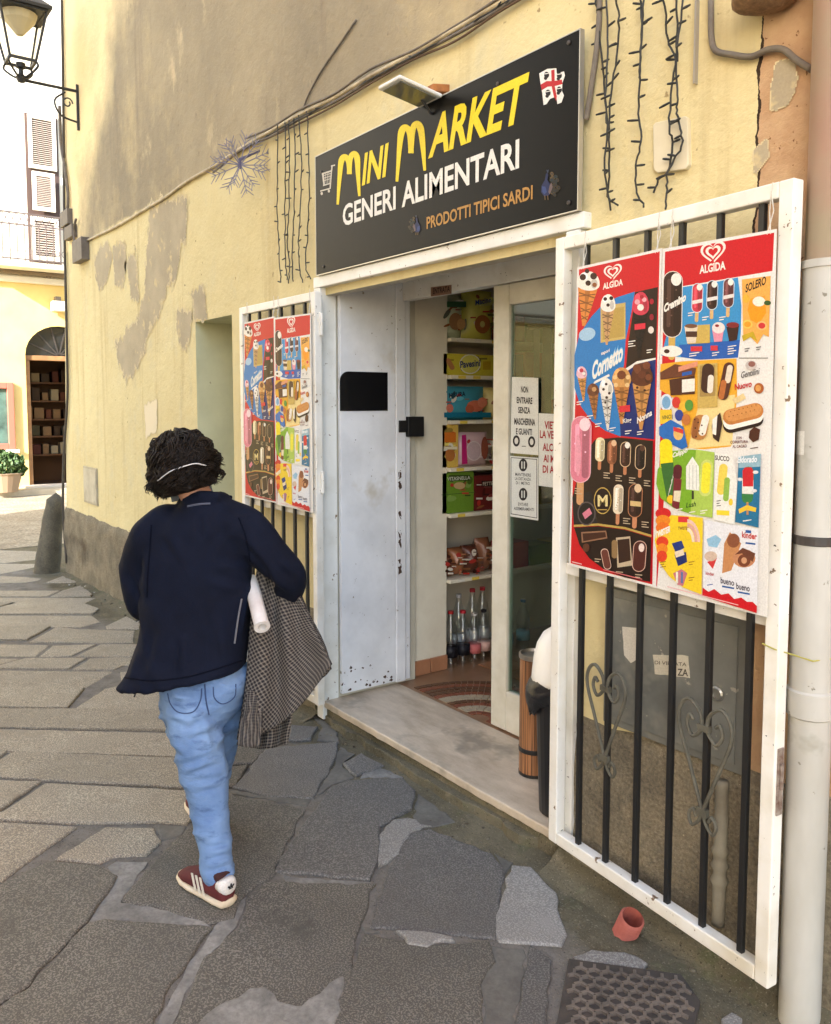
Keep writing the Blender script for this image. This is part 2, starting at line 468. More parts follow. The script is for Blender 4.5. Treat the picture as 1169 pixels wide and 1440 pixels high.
STONES = [
 # the far rows, by the corner
 (T, [(X0, 776), (-40, 772), (62, 775), (70, 790), (-40, 791), (X0, 792)]), (T, [(X0, 793), (66, 792), (62, 803), (30, 808), (X0, 808)]),
 (T, [(X0, 809), (28, 809), (55, 804), (88, 808), (60, 818), (X0, 819)]), (T, [(90, 809), (105, 812), (112, 819), (64, 819)]),
 (T, [(X0, 829), (85, 830), (66, 838), (X0, 838)]), (T, [(88, 830), (118, 822), (132, 838), (70, 839)]),
 (T, [(X0, 839), (136, 840), (120, 847), (X0, 846)]),
 (T, [(X0, 847), (20, 847), (-10, 856), (X0, 857)]), (T, [(28, 847), (118, 848), (140, 856), (132, 863), (X0, 865), (-10, 857)]),
 (T, [(X0, 866), (130, 865), (142, 874), (112, 882), (X0, 879)]), (T, [(148, 880), (178, 866), (198, 876), (196, 884), (150, 884)]),
 (T, [(X0, 880), (72, 881), (38, 900), (X0, 900)]), (T, [(78, 882), (112, 884), (190, 886), (188, 903), (92, 903), (40, 903)]),
 (T, [(X0, 901), (70, 906), (50, 922), (X0, 922)]), (T, [(74, 907), (136, 905), (100, 922), (54, 923)]), (T, [(142, 905), (240, 905), (240, 922), (105, 923)]),
 (T, [(X0, 923), (30, 925), (-20, 938), (X0, 938)]), (T, [(36, 925), (122, 925), (96, 940), (-15, 939)]), (T, [(127, 925), (165, 923), (240, 924), (240, 938), (175, 935), (160, 941), (102, 941)]),
 # the cross-street rows
 (T, [(X0, 941), (160, 943), (122, 966), (X0, 960)]), (T, [(X0, 962), (120, 967), (95, 996), (X0, 989)]),
 (T, [(104, 996), (147, 968), (170, 963), (260, 966), (260, 998)]), (T, [(168, 944), (240, 940), (300, 945), (300, 964), (172, 961)]),
 (T, [(X0, 991), (232, 998), (332, 1001), (326, 1027), (232, 1027), (X0, 1015)]),
 (T, [(X0, 1017), (232, 1029), (328, 1031), (322, 1063), (245, 1062), (X0, 1046)]),
 (T, [(X0, 1048), (13, 1054), (-2, 1066), (-40, 1088), (X0, 1080)]), (T, [(18, 1055), (245, 1064), (322, 1066), (318, 1108), (255, 1107), (62, 1097), (-40, 1090)]),
 (T, [(X0, 1083), (58, 1099), (0, 1138), (-40, 1148), (X0, 1135)]),
 (T, [(64, 1100), (250, 1110), (318, 1113), (262, 1158), (222, 1155), (142, 1157), (108, 1157), (-36, 1150), (4, 1139)]),
 (T, [(X0, 1138), (108, 1161), (0, 1240), (-60, 1275), (X0, 1260)]),
 (T, [(75, 1208), (148, 1162), (217, 1163), (227, 1183), (209, 1202), (158, 1204), (140, 1214)]),
 (Gy, [(70, 1213), (135, 1217), (160, 1232), (150, 1254), (137, 1268), (119, 1294), (38, 1380), (-50, 1446), (X0, 1440), (X0, 1264), (-60, 1279), (0, 1246)]),
 (Gy, [(127, 1297), (150, 1294), (215, 1300), (298, 1304), (266, 1340), (252, 1365), (212, 1430), (180, 1560), (-200, 1560), (-60, 1465), (40, 1388)]),
 # round the walker's foot and towards the shop
 (Gy, [(266, 1166), (325, 1116), (428, 1136), (390, 1205), (384, 1226), (338, 1258), (326, 1288), (296, 1294), (218, 1272), (170, 1266)]),
 (Gy, [(378, 1239), (525, 1243), (510, 1285), (495, 1330), (490, 1372), (440, 1560), (215, 1560), (262, 1400), (292, 1345), (336, 1302), (352, 1262)]),
 (Bl, [(330, 1105), (376, 1052), (474, 1043), (468, 1068), (442, 1120), (385, 1117)]),
 (Bl, [(466, 1106), (490, 1098), (566, 1095), (583, 1112), (578, 1136), (533, 1160), (528, 1212), (521, 1236), (392, 1223), (395, 1206), (436, 1150)]),
 (Bl, [(577, 1170), (606, 1165), (690, 1200), (704, 1216), (699, 1302), (690, 1317), (522, 1300), (542, 1240)]),
 (Pl, [(722, 1217), (742, 1220), (780, 1256), (792, 1312), (784, 1326), (706, 1321), (700, 1300)]),
 (Gy, [(512, 1312), (532, 1319), (600, 1331), (684, 1322), (692, 1350), (672, 1382), (676, 1420), (650, 1560), (450, 1560), (496, 1372)]),
 (Bl, [(746, 1328), (772, 1346), (768, 1420), (756, 1560), (700, 1560), (736, 1400)]),
 (Gy, [(322, 1046), (376, 1036), (374, 1050), (352, 1072), (318, 1076)]), (Gy, [(318, 1078), (350, 1075), (328, 1104), (318, 1106)]),
 (Bl, [(410, 1020), (445, 1022), (436, 1038), (408, 1040)]), (Bl, [(484, 1072), (506, 1060), (536, 1076), (500, 1090)]),
]
for (m, px) in STONES:
    stone(px, m, amp=.007 if m is T else .016, step=.04, inset=.003 if m is T else -.009)
PATCHES = [
 (M_PATCH, [(146, 1216), (162, 1207), (207, 1208), (182, 1243), (166, 1268), (215, 1275), (280, 1290), (296, 1300), (215, 1297), (150, 1291), (124, 1293), (142, 1266), (163, 1233)]),
 (M_PATCHD, [(222, 1158), (262, 1160), (256, 1172), (226, 1182)]),
 (M_PATCHD, [(692, 1325), (736, 1329), (738, 1362), (728, 1410), (706, 1560), (655, 1560), (680, 1420), (676, 1384)]),
 (M_PATCH, [(300, 1300), (330, 1268), (350, 1258), (334, 1300), (300, 1335), (262, 1395), (240, 1440), (218, 1440), (268, 1350)]),
 (M_PATCH, [(393, 1228), (520, 1238), (524, 1244), (400, 1238)]), (M_PATCHD, [(505, 1300), (520, 1302), (540, 1308), (510, 1312)]),
]
PATCHES += [(M_PATCHD, [(478, 1048), (500, 1058), (482, 1072), (500, 1092), (468, 1102), (446, 1118), (470, 1070)]), (M_PATCHD, [(588, 1114), (622, 1136), (640, 1154), (608, 1162), (580, 1166), (584, 1138)]), (M_PATCHD, [(436, 1000), (470, 1022), (478, 1042), (446, 1040), (452, 1022)]), (M_PATCHD, [(696, 1196), (722, 1212), (706, 1240), (706, 1216)]),
            (M_PATCH, [(508, 1062), (540, 1078), (566, 1092), (506, 1092)]), (M_PATCHD, [(320, 1108), (384, 1119), (440, 1122), (434, 1133), (330, 1114)])]
for (m, px) in PATCHES: stone(px, m, lift=-.006, amp=.016, step=.035, name='mortar_patch', inset=.0)
LIGHTP = [
 (M_PATCH, [(268, 1455), (290, 1425), (318, 1410), (352, 1392), (372, 1388), (392, 1408), (430, 1420), (455, 1395), (478, 1372), (488, 1372), (480, 1408), (462, 1455)]),
 (Pl, [(556, 1312), (580, 1308), (638, 1314), (642, 1320), (600, 1330), (575, 1328)]),
 (Pl, [(532, 1172), (552, 1152), (574, 1150), (605, 1160), (578, 1172), (550, 1212), (530, 1220)]),
]
for (m, px) in LIGHTP: stone(px, m, lift=.0025, amp=.022, step=.03, name='mortar_patch', inset=.0)
# patched kerb of old mortar running along the doorstep
for (px) in ([(440, 985), (470, 1000), (560, 1052), (680, 1130), (770, 1186), (745, 1190), (640, 1130), (540, 1066), (470, 1022)],):
    stone(px, M_DIRT, lift=.028, amp=.03, step=.05, name='gutter_mortar', inset=0)

# ================================================================== the shop building
shop = thing('shop_building', 'yellow plastered old building with bare cement upper wall and a shop doorway', 'building', (-3, WY, 0))
def part(b, name, m, **kw): return adopt(b.build(name, m, **kw), shop)
DX0, DX1, DZ0, DZ1 = -3.72, -2.02, .10, 2.20            # shop doorway
RZ = 2.32                                               # its soffit, higher than the lintel's edge
NX0, NX1, NZ1 = -5.46, -4.865, 2.2                       # recessed side doorway
def corner(z): return -9.16 + (z + .12) * .0872
b = MB()
zs = [-.4, 0.02, DZ0 - .06, 1.2, DZ1, 3.2, 5, 7, 9, 12]
xs = [None, NX0, NX1, DX0, DX1, -1, 2, 6, 12]
for i in range(len(xs) - 1):
    for j in range(len(zs) - 1):
        za, zb = zs[j], zs[j + 1]
        if xs[i] == DX0 and zb <= DZ1 + 1e-6 and za >= DZ0 - .06 - 1e-6: continue
        if xs[i] == NX0 and zb <= NZ1 + 1e-6 and za >= .02 - 1e-6: continue
        xa = lambda z: corner(z) if xs[i] is None else xs[i]
        b.add([(xa(za), WY, za), (xs[i + 1], WY, za), (xs[i + 1], WY, zb), (xa(zb), WY, zb)], [(0, 1, 2, 3)])
# the wall round the corner, and the rest of the shell
b.add([(corner(-.4), WY, -.4), (corner(12), WY, 12), (corner(12) + .2, 9, 12), (corner(-.4) + .2, 9, -.4)], [(0, 1, 2, 3)])
b.add([(12, WY, -.4), (12, WY, 12), (12, 9, 12), (12, 9, -.4)], [(0, 1, 2, 3)])
b.add([(corner(-.4) + .2, 9, -.4), (corner(12) + .2, 9, 12), (12, 9, 12), (12, 9, -.4)], [(0, 1, 2, 3)])
b.add([(corner(12), WY, 12), (12, WY, 12), (12, 9, 12), (corner(12) + .2, 9, 12)], [(0, 1, 2, 3)])
# reveals of the doorway
part(b, 'wall', M_WALL, merge=1e-4, fixn=False)
b = MB()
b.add([(DX0, WY, DZ0 - .06), (DX0, 2.72, DZ0 - .06), (DX0, 2.72, RZ), (DX0, WY, RZ)], [(0, 1, 2, 3)])
b.add([(DX1, WY, DZ0 - .06), (DX1, 2.72, DZ0 - .06), (DX1, 2.72, RZ), (DX1, WY, RZ)], [(0, 1, 2, 3)])
b.add([(DX0, WY + .06, RZ), (DX0, 2.72, RZ), (DX1, 2.72, RZ), (DX1, WY + .06, RZ)], [(0, 1, 2, 3)])
b.add([(DX0, WY, DZ1), (DX0, WY + .06, DZ1), (DX1, WY + .06, DZ1), (DX1, WY, DZ1)], [(0, 1, 2, 3)])
b.add([(DX0, WY + .06, DZ1), (DX0, WY + .06, RZ), (DX1, WY + .06, RZ), (DX1, WY + .06, DZ1)], [(0, 1, 2, 3)])
part(b, 'door_reveal', mat('reveal_paint', srgb(196, 190, 172), .8, srgb(170, 164, 146), 3, bump=.2), fixn=False)
# side doorway: reveals and the closed door at its back
b = MB(); d = WY + .42
b.add([(NX0, WY, .02), (NX0, d, .02), (NX0, d, NZ1), (NX0, WY, NZ1)], [(0, 1, 2, 3)])
b.add([(NX1, WY, .02), (NX1, d, .02), (NX1, d, NZ1), (NX1, WY, NZ1)], [(0, 1, 2, 3)])
b.add([(NX0, WY, NZ1), (NX0, d, NZ1), (NX1, d, NZ1), (NX1, WY, NZ1)], [(0, 1, 2, 3)])
b.add([(NX0, WY, .02), (NX0, d, .02), (NX1, d, .02), (NX1, WY, .02)], [(0, 1, 2, 3)])
part(b, 'side_reveal', M_NICHE, fixn=False)
b = MB(); b.span((NX0 + .01, d - .03, .03), (NX1 - .01, d + .02, NZ1 - .01))
for q in (.2, 1.15):
    b.span((NX0 + .1, d - .045, q), (NX1 - .1, d - .028, q + .8))
part(b, 'side_door', mat('grey_green_door', srgb(150, 150, 124), .6, bump=.1), bevel=.006)
# bare patches where the paint has come off, a raised film's thickness apart
M_LIME = mat('flaking_limewash', srgb(212, 197, 156), .95, srgb(196, 181, 142), 9, bump=.5, bscale=50)
def wpatch(px, m, name='bare_patch', off=.003, amp=.05, cell=.008):
    """flaked-off area: the traced outline eaten into by noise, so that it frays, streaks and leaves islands"""
    P = [W(u, v, 0) for (u, v) in px]; P = [(p.x, p.z) for p in P]; n = len(P)
    x0, x1 = min(p[0] for p in P) - amp, max(p[0] for p in P) + amp; z0, z1 = min(p[1] for p in P) - amp, max(p[1] for p in P) + amp
    def sd(x, z):
        ins = False; best = 9.
        for i in range(n):
            ax, az = P[i]; bx2, bz = P[(i + 1) % n]
            if (az > z) != (bz > z) and x < (bx2 - ax) * (z - az) / (bz - az) + ax: ins = not ins
            dx, dz = bx2 - ax, bz - az; t = max(0, min(1, ((x - ax) * dx + (z - az) * dz) / (dx * dx + dz * dz + 1e-9)))
            best = min(best, (x - ax - t * dx) ** 2 + (z - az - t * dz) ** 2)
        return math.sqrt(best) * (1 if ins else -1)
    nx, nz = int((x1 - x0) / cell) + 1, int((z1 - z0) / cell) + 1; idx = {}; b = MB()
    def vid(i, j):
        if (i, j) not in idx: idx[(i, j)] = len(b.v); b.v.append((x0 + i * cell, WY - off, z0 + j * cell))
        return idx[(i, j)]
    for i in range(nx):
        for j in range(nz):
            x, z = x0 + (i + .5) * cell, z0 + (j + .5) * cell
            nv_ = noise.noise(Vector((x * 9, 1, z * 3.2))) * 1.1 + noise.noise(Vector((x * 24, 4, z * 13))) * .6 + noise.noise(Vector((x * 60, 8, z * 50))) * .35
            q_ = sd(x, z) + amp * nv_
            if q_ > -.28 * amp: b.f.append([vid(i, j), vid(i + 1, j), vid(i + 1, j + 1), vid(i, j + 1)]); b.m.append(0 if q_ > 0 else 1)
    return part(b, name, [m, M_LIME], fixn=False)
wpatch([(212, 292), (238, 282), (261, 280), (259, 330), (252, 378), (236, 405), (222, 440), (205, 478), (192, 518), (178, 534), (164, 505), (162, 485), (178, 470), (192, 455), (203, 420), (206, 372), (208, 330)], M_BARE, amp=.075)
wpatch([(134, 362), (152, 340), (158, 362), (152, 392), (141, 408), (134, 392)], M_BARE)
wpatch([(160, 350), (174, 340), (178, 370), (172, 400), (162, 398)], M_BARE)
wpatch([(177, 372), (190, 352), (196, 395), (196, 425), (186, 418)], M_BARE)
wpatch([(268, 412), (282, 398), (288, 424), (291, 446), (272, 452)], M_BARE)
wpatch([(250, 440), (272, 438), (268, 470), (258, 496), (250, 470)], M_BARE)
wpatch([(203, 568), (222, 562), (220, 604), (206, 618)], mat('lime_patch', srgb(228, 214, 180), .95, bump=.3), amp=.03)
wpatch([(1094, 92), (1118, 84), (1120, 118), (1108, 146), (1088, 150), (1084, 128)], M_BARE, amp=.012, cell=.004)
wpatch([(1064, 212), (1078, 200), (1078, 222), (1064, 240)], M_BARE, amp=.01, cell=.004)
# rough cement plinth, thicker than the plaster, lumpy
def plinth(xa, xb, top, z0, name='plinth', n=None):
    b = MB(); nu = n or int((xb - xa) / .045); nv = 16
    def f(s, t):
        x = xa + (xb - xa) * s
        zt = top(x) + .03 * noise.noise(Vector((x * 3, 1, 2))) + .012 * noise.noise(Vector((x * 14, 5, 2)))
        z = z0(x) + (zt - z0(x)) * t
        d = .022 + .012 * noise.noise(Vector((x * 5, 3, z * 5))) + .006 * noise.noise(Vector((x * 21, 7, z * 21)))
        if t > .97: d = -.01
        return (x, WY - max(d, .006) if t <= .97 else WY + .004, z)
    b.grid(f, nu, nv)
    return part(b, name, M_PLINTH, smooth=True, fixn=False)
plinth(-9.13, NX0 - .004, lambda x: .585, lambda x: gz(x) - .06)
plinth(NX1 + .004, DX0 - .1, lambda x: .56, lambda x: gz(x) - .06)
zl, zr = W(812, 999).z, W(1056, 1078).z
plinth(-1.99, 1.6, lambda x: zl + (zr - zl) * min(1.4, (x + 2) / .7), lambda x: -.06)
def bank(xa, xb, hgt):
    b = MB()
    def f(s, t):
        x = xa + (xb - xa) * s; n_ = noise.noise(Vector((x * 4, t * 2, 1))); n2_ = noise.noise(Vector((x * 17, t * 6, 3)))
        y = WY - (.15 + .07 * noise.noise(Vector((x * 2.3, 0, 5)))) * (1 - t) + .02 * t
        return (x, y, gz(x) - .012 + (hgt * (1 + .6 * n_) + .012 * n2_) * t ** 1.4 + .006 * n2_ * (1 - abs(2 * t - 1)))
    b.grid(f, int((xb - xa) / .03), 10); part(b, 'dirt_bank', M_DIRT, smooth=True, fixn=False)
bank(-9.1, NX0, .05); bank(NX1, DX0 - .06, .05); bank(-2.03, 1.5, .075)
# white steel frame round the doorway
b = MB(); fw = .055
zt = DZ1 + .035
b.span((DX0 - .055, WY - .035, -.0), (DX0 + .008, WY + .06, zt)); b.span((DX1 - .008, WY - .035, .1), (DX1 + .055, WY + .06, zt))
b.span((DX0 - .055, WY - .037, zt + .001), (DX1 + .075, WY + .06, zt + .055))
part(b, 'door_frame', M_FRAME, bevel=.004)
# marble doorstep: two slabs
b = MB()
front = densify([Vector((DX0 - .03, WY - .03, .1)), Vector((DX1 + .06, WY - .03, .1))], .03, .006, 3, closed=False)
def slab(xa, xb, name):
    pts = [p for p in front if xa - 1e-6 <= p.x <= xb + 1e-6]
    pts = [Vector((p.x, min(p.y, WY - .022), .1)) for p in pts]
    poly = pts + [Vector((xb, 2.60, .1)), Vector((xa, 2.60, .1))]
    b = MB(); b.prism(poly, (0, 0, -.035)); return part(b, name, M_MARBLE, bevel=.006)
slab(DX0 - .03, DX1 + .06, 'doorstep_slab')
b = MB(); b.span((DX0 - .03, WY - .012, -.05), (DX1 + .06, 2.6, .064)); part(b, 'doorstep_base', M_DIRT)

# ------------------------------------------------------------------ inside the shop
b = MB()
IX0, IX1, IY1, IZ1 = -4.15, -.6, 6.2, 2.7
b.add([(IX0, 2.598, .0985), (IX1, 2.598, .0985), (IX1, IY1, .0985), (IX0, IY1, .0985)], [(0, 1, 2, 3)])
part(b, 'interior_floor', mat('brown_floor_tile', srgb(150, 116, 88), .35, srgb(128, 96, 70), 5, bump=.05), fixn=False)
b = MB()
b.add([(IX0, 2.72, .1), (IX0, IY1, .1), (IX0, IY1, IZ1), (IX0, 2.72, IZ1)], [(0, 1, 2, 3)])
b.add([(IX1, 2.72, .1), (IX1, IY1, .1), (IX1, IY1, IZ1), (IX1, 2.72, IZ1)], [(0, 1, 2, 3)])
b.add([(IX0, IY1, .1), (IX1, IY1, .1), (IX1, IY1, IZ1), (IX0, IY1, IZ1)], [(0, 1, 2, 3)])
b.add([(DX1, 2.72, .1), (IX1, 2.72, .1), (IX1, 2.72, IZ1), (DX1, 2.72, IZ1)], [(0, 1, 2, 3)])
b.add([(IX0, 2.72, RZ - .02), (DX1, 2.72, RZ - .02), (DX1, 2.72, IZ1), (IX0, 2.72, IZ1)], [(0, 1, 2, 3)])
b.add([(IX0, 2.72, IZ1), (IX1, 2.72, IZ1), (IX1, IY1, IZ1), (IX0, IY1, IZ1)], [(0, 1, 2, 3)])
part(b, 'interior_wall', M_INWALL, fixn=False)
b = MB(); b.span((IX0, 2.60, .1), (-3.755, 2.975, IZ1)); part(b, 'inner_pier', M_INWALL, bevel=.004)
b = MB()
for i in range(3): b.span((-3.757, 2.603 + i * .125, .101), (-3.742, 2.722 + i * .125, .185))
part(b, 'skirting_tile', mat('skirting_brown', srgb(172, 122, 90), .35, srgb(150, 104, 74), 6, bump=.05), bevel=.002)
# mosaic fan in the entrance floor and the tiles round it: small pieces, too many to pick apart
b = MB(); cx, cy = -3.05, 2.62
for ri, (r, col) in enumerate([(.07, 1), (.115, 0), (.15, 0), (.19, 1), (.235, 2), (.275, 0), (.31, 0), (.35, 1), (.395, 2), (.44, 2), (.48, 1), (.53, 2)]):
    n = max(6, int(math.pi * r / .034))
    for i in range(n):
        a0, a1 = math.pi * (i + .06) / n, math.pi * (i + .94) / n
        r0, r1 = r - .016, r + .016
        pts = [(cx + q * math.cos(a), cy + q * math.sin(a), .1) for (q, a) in ((r0, a0), (r0, a1), (r1, a1), (r1, a0))]
        if max(p[0] for p in pts) > -2.2 or min(p[0] for p in pts) < -3.74: continue
        b.prism(pts, (0, 0, .004 + .001 * random.random()), col)
o = part(b, 'mosaic', [flat(190, 176, 150), flat(150, 92, 70), flat(112, 82, 62)]); o['kind'] = 'stuff'
b = MB()
for i in range(8):
    for j in range(5):
        x0, y0 = -3.7 + i * .22, 3.17 + j * .22
        b.prism([(x0, y0, .1), (x0 + .212, y0, .1), (x0 + .212, y0 + .212, .1), (x0, y0 + .212, .1)], (0, 0, .004))
o = part(b, 'floor_tile', mat('terracotta_tile', srgb(176, 128, 92), .3, srgb(150, 106, 74), 8, bump=.05, randv=.1), bevel=.001)
o['kind'] = 'stuff'
# steel leaf folded against the left reveal, its black plate
b = MB(); b.span((DX0 + .012, WY + .064, .125), (DX0 + .038, 2.56, RZ - .012)); leaf = part(b, 'door_leaf', M_DOORPANEL, bevel=.003)
pp = [onX(478, 522, DX0 + .04), onX(545, 522, DX0 + .04), onX(544, 578, DX0 + .04), onX(477, 578, DX0 + .04)]
y0, y1, z0, z1 = pp[0].y, pp[1].y, pp[3].z, pp[0].z
pts = []
for (yy, zz2, a0, on) in ((y0, z0, 0, 0), (y1, z0, 0, 0), (y1, z1, 0, 0), (y0, z1, 90, 1)):
    if on:
        for a in range(90, 181, 15): pts.append(Vector((DX0 + .0385, y0 + .05 + .05 * math.cos(R(a)), z1 - .05 + .05 * math.sin(R(a)))))
    else: pts.append(Vector((DX0 + .0385, yy, zz2)))
b = MB(); b.prism(pts, (.004, 0, 0)); o = b.build('vent_plate', mat('black_glass', (.006, .006, .007), .25, bump=.1, bscale=6)); adopt(o, leaf)
# jamb post behind the leaf, with the lock plate
b = MB()
b.span((DX0 + .002, 2.562, .12), (DX0 + .045, 2.625, RZ - .005)); b.span((DX0 + .002, 2.628, .12), (DX0 + .03, 2.665, RZ - .005))
jamb = part(b, 'jamb_post', M_DOORPANEL, bevel=.004)
q = onX(583, 600, DX0 + .05)
b = MB(); b.span((DX0 + .03, 2.635, q.z - .055), (DX0 + .052, 2.745, q.z + .055)); b.span((DX0 + .045, 2.575, q.z - .03), (DX0 + .052, 2.634, q.z + .035))
adopt(b.build('lock_plate', M_BLACK, bevel=.004), jamb)
for i in range(7):
    zz = .55 + i * .10 + random.uniform(0, .35); b = MB()
    b.prism(densify([Vector((DX0 + .0455, 2.575 + random.uniform(0, .02), zz)), Vector((DX0 + .0455, 2.595, zz + .01)), Vector((DX0 + .0455, 2.59, zz + .05)), Vector((DX0 + .0455, 2.572, zz + .04))], .01, .006, i), (.0008, 0, 0))
    adopt(b.build('paint_chip', mat('rust_chip', srgb(70, 52, 40), .9)), jamb)
for i in range(22):
    yy = random.uniform(WY + .05, 2.54); zz = .13 + abs(random.gauss(0, .05)); r_ = random.uniform(.004, .013); b = MB()
    b.prism(densify([Vector((DX0 + .0382, yy - r_, zz)), Vector((DX0 + .0382, yy + r_ * .3, zz - r_ * .6)), Vector((DX0 + .0382, yy + r_, zz + r_ * .2)), Vector((DX0 + .0382, yy, zz + r_))], .005, .004, i), (.0008, 0, 0))
    adopt(b.build('rust_spot', mat('rust_chip', srgb(70, 52, 40), .9)), leaf)
# white transom over the inner doors
b = MB(); b.span((DX0 + .05, 2.60, 2.20), (DX1 - .002, 2.66, RZ - .004)); part(b, 'transom', M_FRAME, bevel=.004)
# fixed glass leaf on the right
gx0, gx1 = -2.945, DX1 - .003
b = MB(); y0, y1 = 2.605, 2.648
b.span((gx0, y0, .108), (gx0 + .105, y1, 2.196)); b.span((gx1 - .1, y0, .108), (gx1, y1, 2.196))
b.span((gx0 + .106, y0 + .001, .108), (gx1 - .101, y1 - .001, .30)); b.span((gx0 + .106, y0 + .001, 2.10), (gx1 - .101, y1 - .001, 2.195))
gl = part(b, 'glass_door', mat('cream_wood_paint', srgb(220, 216, 200), .45, srgb(198, 192, 172), 5, .4, .7, bump=.15, bscale=20, spots=[(30, .72, .02, srgb(104, 82, 60))]), bevel=.005)
def glass_mat(name, tint=(1, 1, 1), refl=1.0):
    m = bpy.data.materials.new(name); m.use_nodes = True; t = m.node_tree; t.nodes.clear(); k = NB(t)
    out = k.n('ShaderNodeOutputMaterial'); tr = k.n('ShaderNodeBsdfTransparent'); gl_ = k.n('ShaderNodeBsdfGlossy')
    tr.inputs[0].default_value = c4(tint); gl_.inputs['Roughness'].default_value = .02
    fr = k.n('ShaderNodeLayerWeight'); fr.inputs[0].default_value = .5
    mx = k.n('ShaderNodeMixShader'); k.link(k.math('MULTIPLY_ADD', k.math('POWER', fr.outputs['Facing'], 4.0), .8 * refl, .06 * refl, clamp=True), mx.inputs[0])
    k.link(tr.outputs[0], mx.inputs[1]); k.link(gl_.outputs[0], mx.inputs[2]); k.link(mx.outputs[0], out.inputs[0])
    return m
M_GLASS = glass_mat('window_glass', (.62, .72, .69), .6)
b = MB(); b.span((gx0 + .1, 2.622, .295), (gx1 - .095, 2.630, 2.105)); adopt(b.build('pane', M_GLASS), gl)

# ------------------------------------------------------------------ the building across the street (unseen, added to keep the sun off)
opp = thing('opposite_shade_building', 'unseen pale house across the street, added to keep the sun off', 'building', (-1, -4.5, 0))
b = MB(); b.span((-8.4, -4.5, -.3), (.6, -12, 9.4)); b.span((.602, -4.5, -.3), (2.8, -12, 7.0)); adopt(b.build('wall', mat('pale_opposite_facade', srgb(216, 212, 206), .9, srgb(202, 198, 190), 1.5, bump=.3)), opp)  # heights and pale colour shaped for the light in the street
for i in range(4):
    for j in range(2):
        x, z = -7.2 + i * 2.9, 1.4 + j * 3.2
        b = MB(); b.span((x - .5, -4.49, z), (x + .5, -4.44, z + 1.8)); f = adopt(b.build('shutter', mat('green_shutter', srgb(90, 100, 80), .6)), opp)
b = MB(); b.span((-8.7, -4.3, 9.4), (.5, -12, 9.6)); b.span((.604, -4.3, 7.0), (3, -12, 7.2)); adopt(b.build('roof', mat('roof_tile', srgb(170, 110, 80), .9)), opp)
# ================================================================== the sunlit house at the end of the street
FX = -18.3
far = thing('far_house', 'sunlit white and cream house with shutters and an arched shop doorway at the street end', 'building', (FX, 4, -.1))
def fpart(b, name, m, parent=None, **kw): return adopt(b.build(name, m, **kw), parent or far)
M_FARW = mat('white_facade', srgb(236, 230, 214), .9, srgb(226, 218, 198), 2, bump=.2)
M_FARC = mat('cream_facade', srgb(236, 212, 140), .9, srgb(226, 200, 128), 2, bump=.2)
M_SHUT = mat('brown_shutter', srgb(176, 140, 116), .6, bump=.1)
FP = lambda u, v, dx=0.: onX(u, v, FX + dx)
a0 = FP(42, 684); aL = a0.y; aw = 1.34; aR = aL + aw; zs_ = FP(45, 505).z; za = FP(70, 458).z
zl = FP(45, 392).z
# lower wall with the arched opening
b = MB(); th = .35
n = 14; cyy = (aL + aR) / 2; arc = []
zspring = zs_ + .08
for i in range(n + 1):
    a = math.pi - math.pi * i / n
    arc.append(Vector((FX, cyy + aw / 2 * math.cos(a), zspring + (za - zspring) * math.sin(a))))
zbot = -.05
for (ya, yb, z0, z1) in ((-14, aL, -.4, zl), (aR, 12, -.4, zl)):
    b.add([(FX, ya, z0), (FX, yb, z0), (FX, yb, z1), (FX, ya, z1)], [(0, 1, 2, 3)])
ptsL = [Vector((FX, aL, zl))] + [Vector((FX, aL, zbot))] * 0 + arc + [Vector((FX, aR, zl))]
b.poly(ptsL)
outl = [Vector((FX, aL, zbot))] + arc + [Vector((FX, aR, zbot))]
for p, q in zip(outl[:-1], outl[1:]): b.add([p, q, q - Vector((th, 0, 0)), p - Vector((th, 0, 0))], [(0, 1, 2, 3)])
fpart(b, 'lower_wall', M_FARC, fixn=False)
b = MB(); b.add([(FX, -14, zl), (FX, 12, zl), (FX, 12, 14), (FX, -14, 14)], [(0, 1, 2, 3)])
b.add([(FX, -14, -.4), (FX, -14, 14), (FX - 8, -14, 14), (FX - 8, -14, -.4)], [(0, 1, 2, 3)]); b.add([(FX, 12, -.4), (FX, 12, 14), (FX - 8, 12, 14), (FX - 8, 12, -.4)], [(0, 1, 2, 3)])
b.add([(FX, -14, 14), (FX, 12, 14), (FX - 8, 12, 14), (FX - 8, -14, 14)], [(0, 1, 2, 3)])
fpart(b, 'upper_wall', M_FARW, fixn=False)
b = MB(); b.span((FX - .02, -14, zl - .10), (FX + .10, 12, zl + .03)); fpart(b, 'string_course', M_FARW, bevel=.02)
b = MB(); b.tube([(FX + .17, -14, zl + .1), (FX + .17, 12, zl + .1)], .055, 10)
for y in (2.2, 4.1, 6): b.span((FX - .01, y - .03, zl + .03), (FX + .2, y + .03, zl + .18))
fpart(b, 'drain_gutter', mat('gutter_brown', srgb(120, 104, 84), .6), smooth=False)
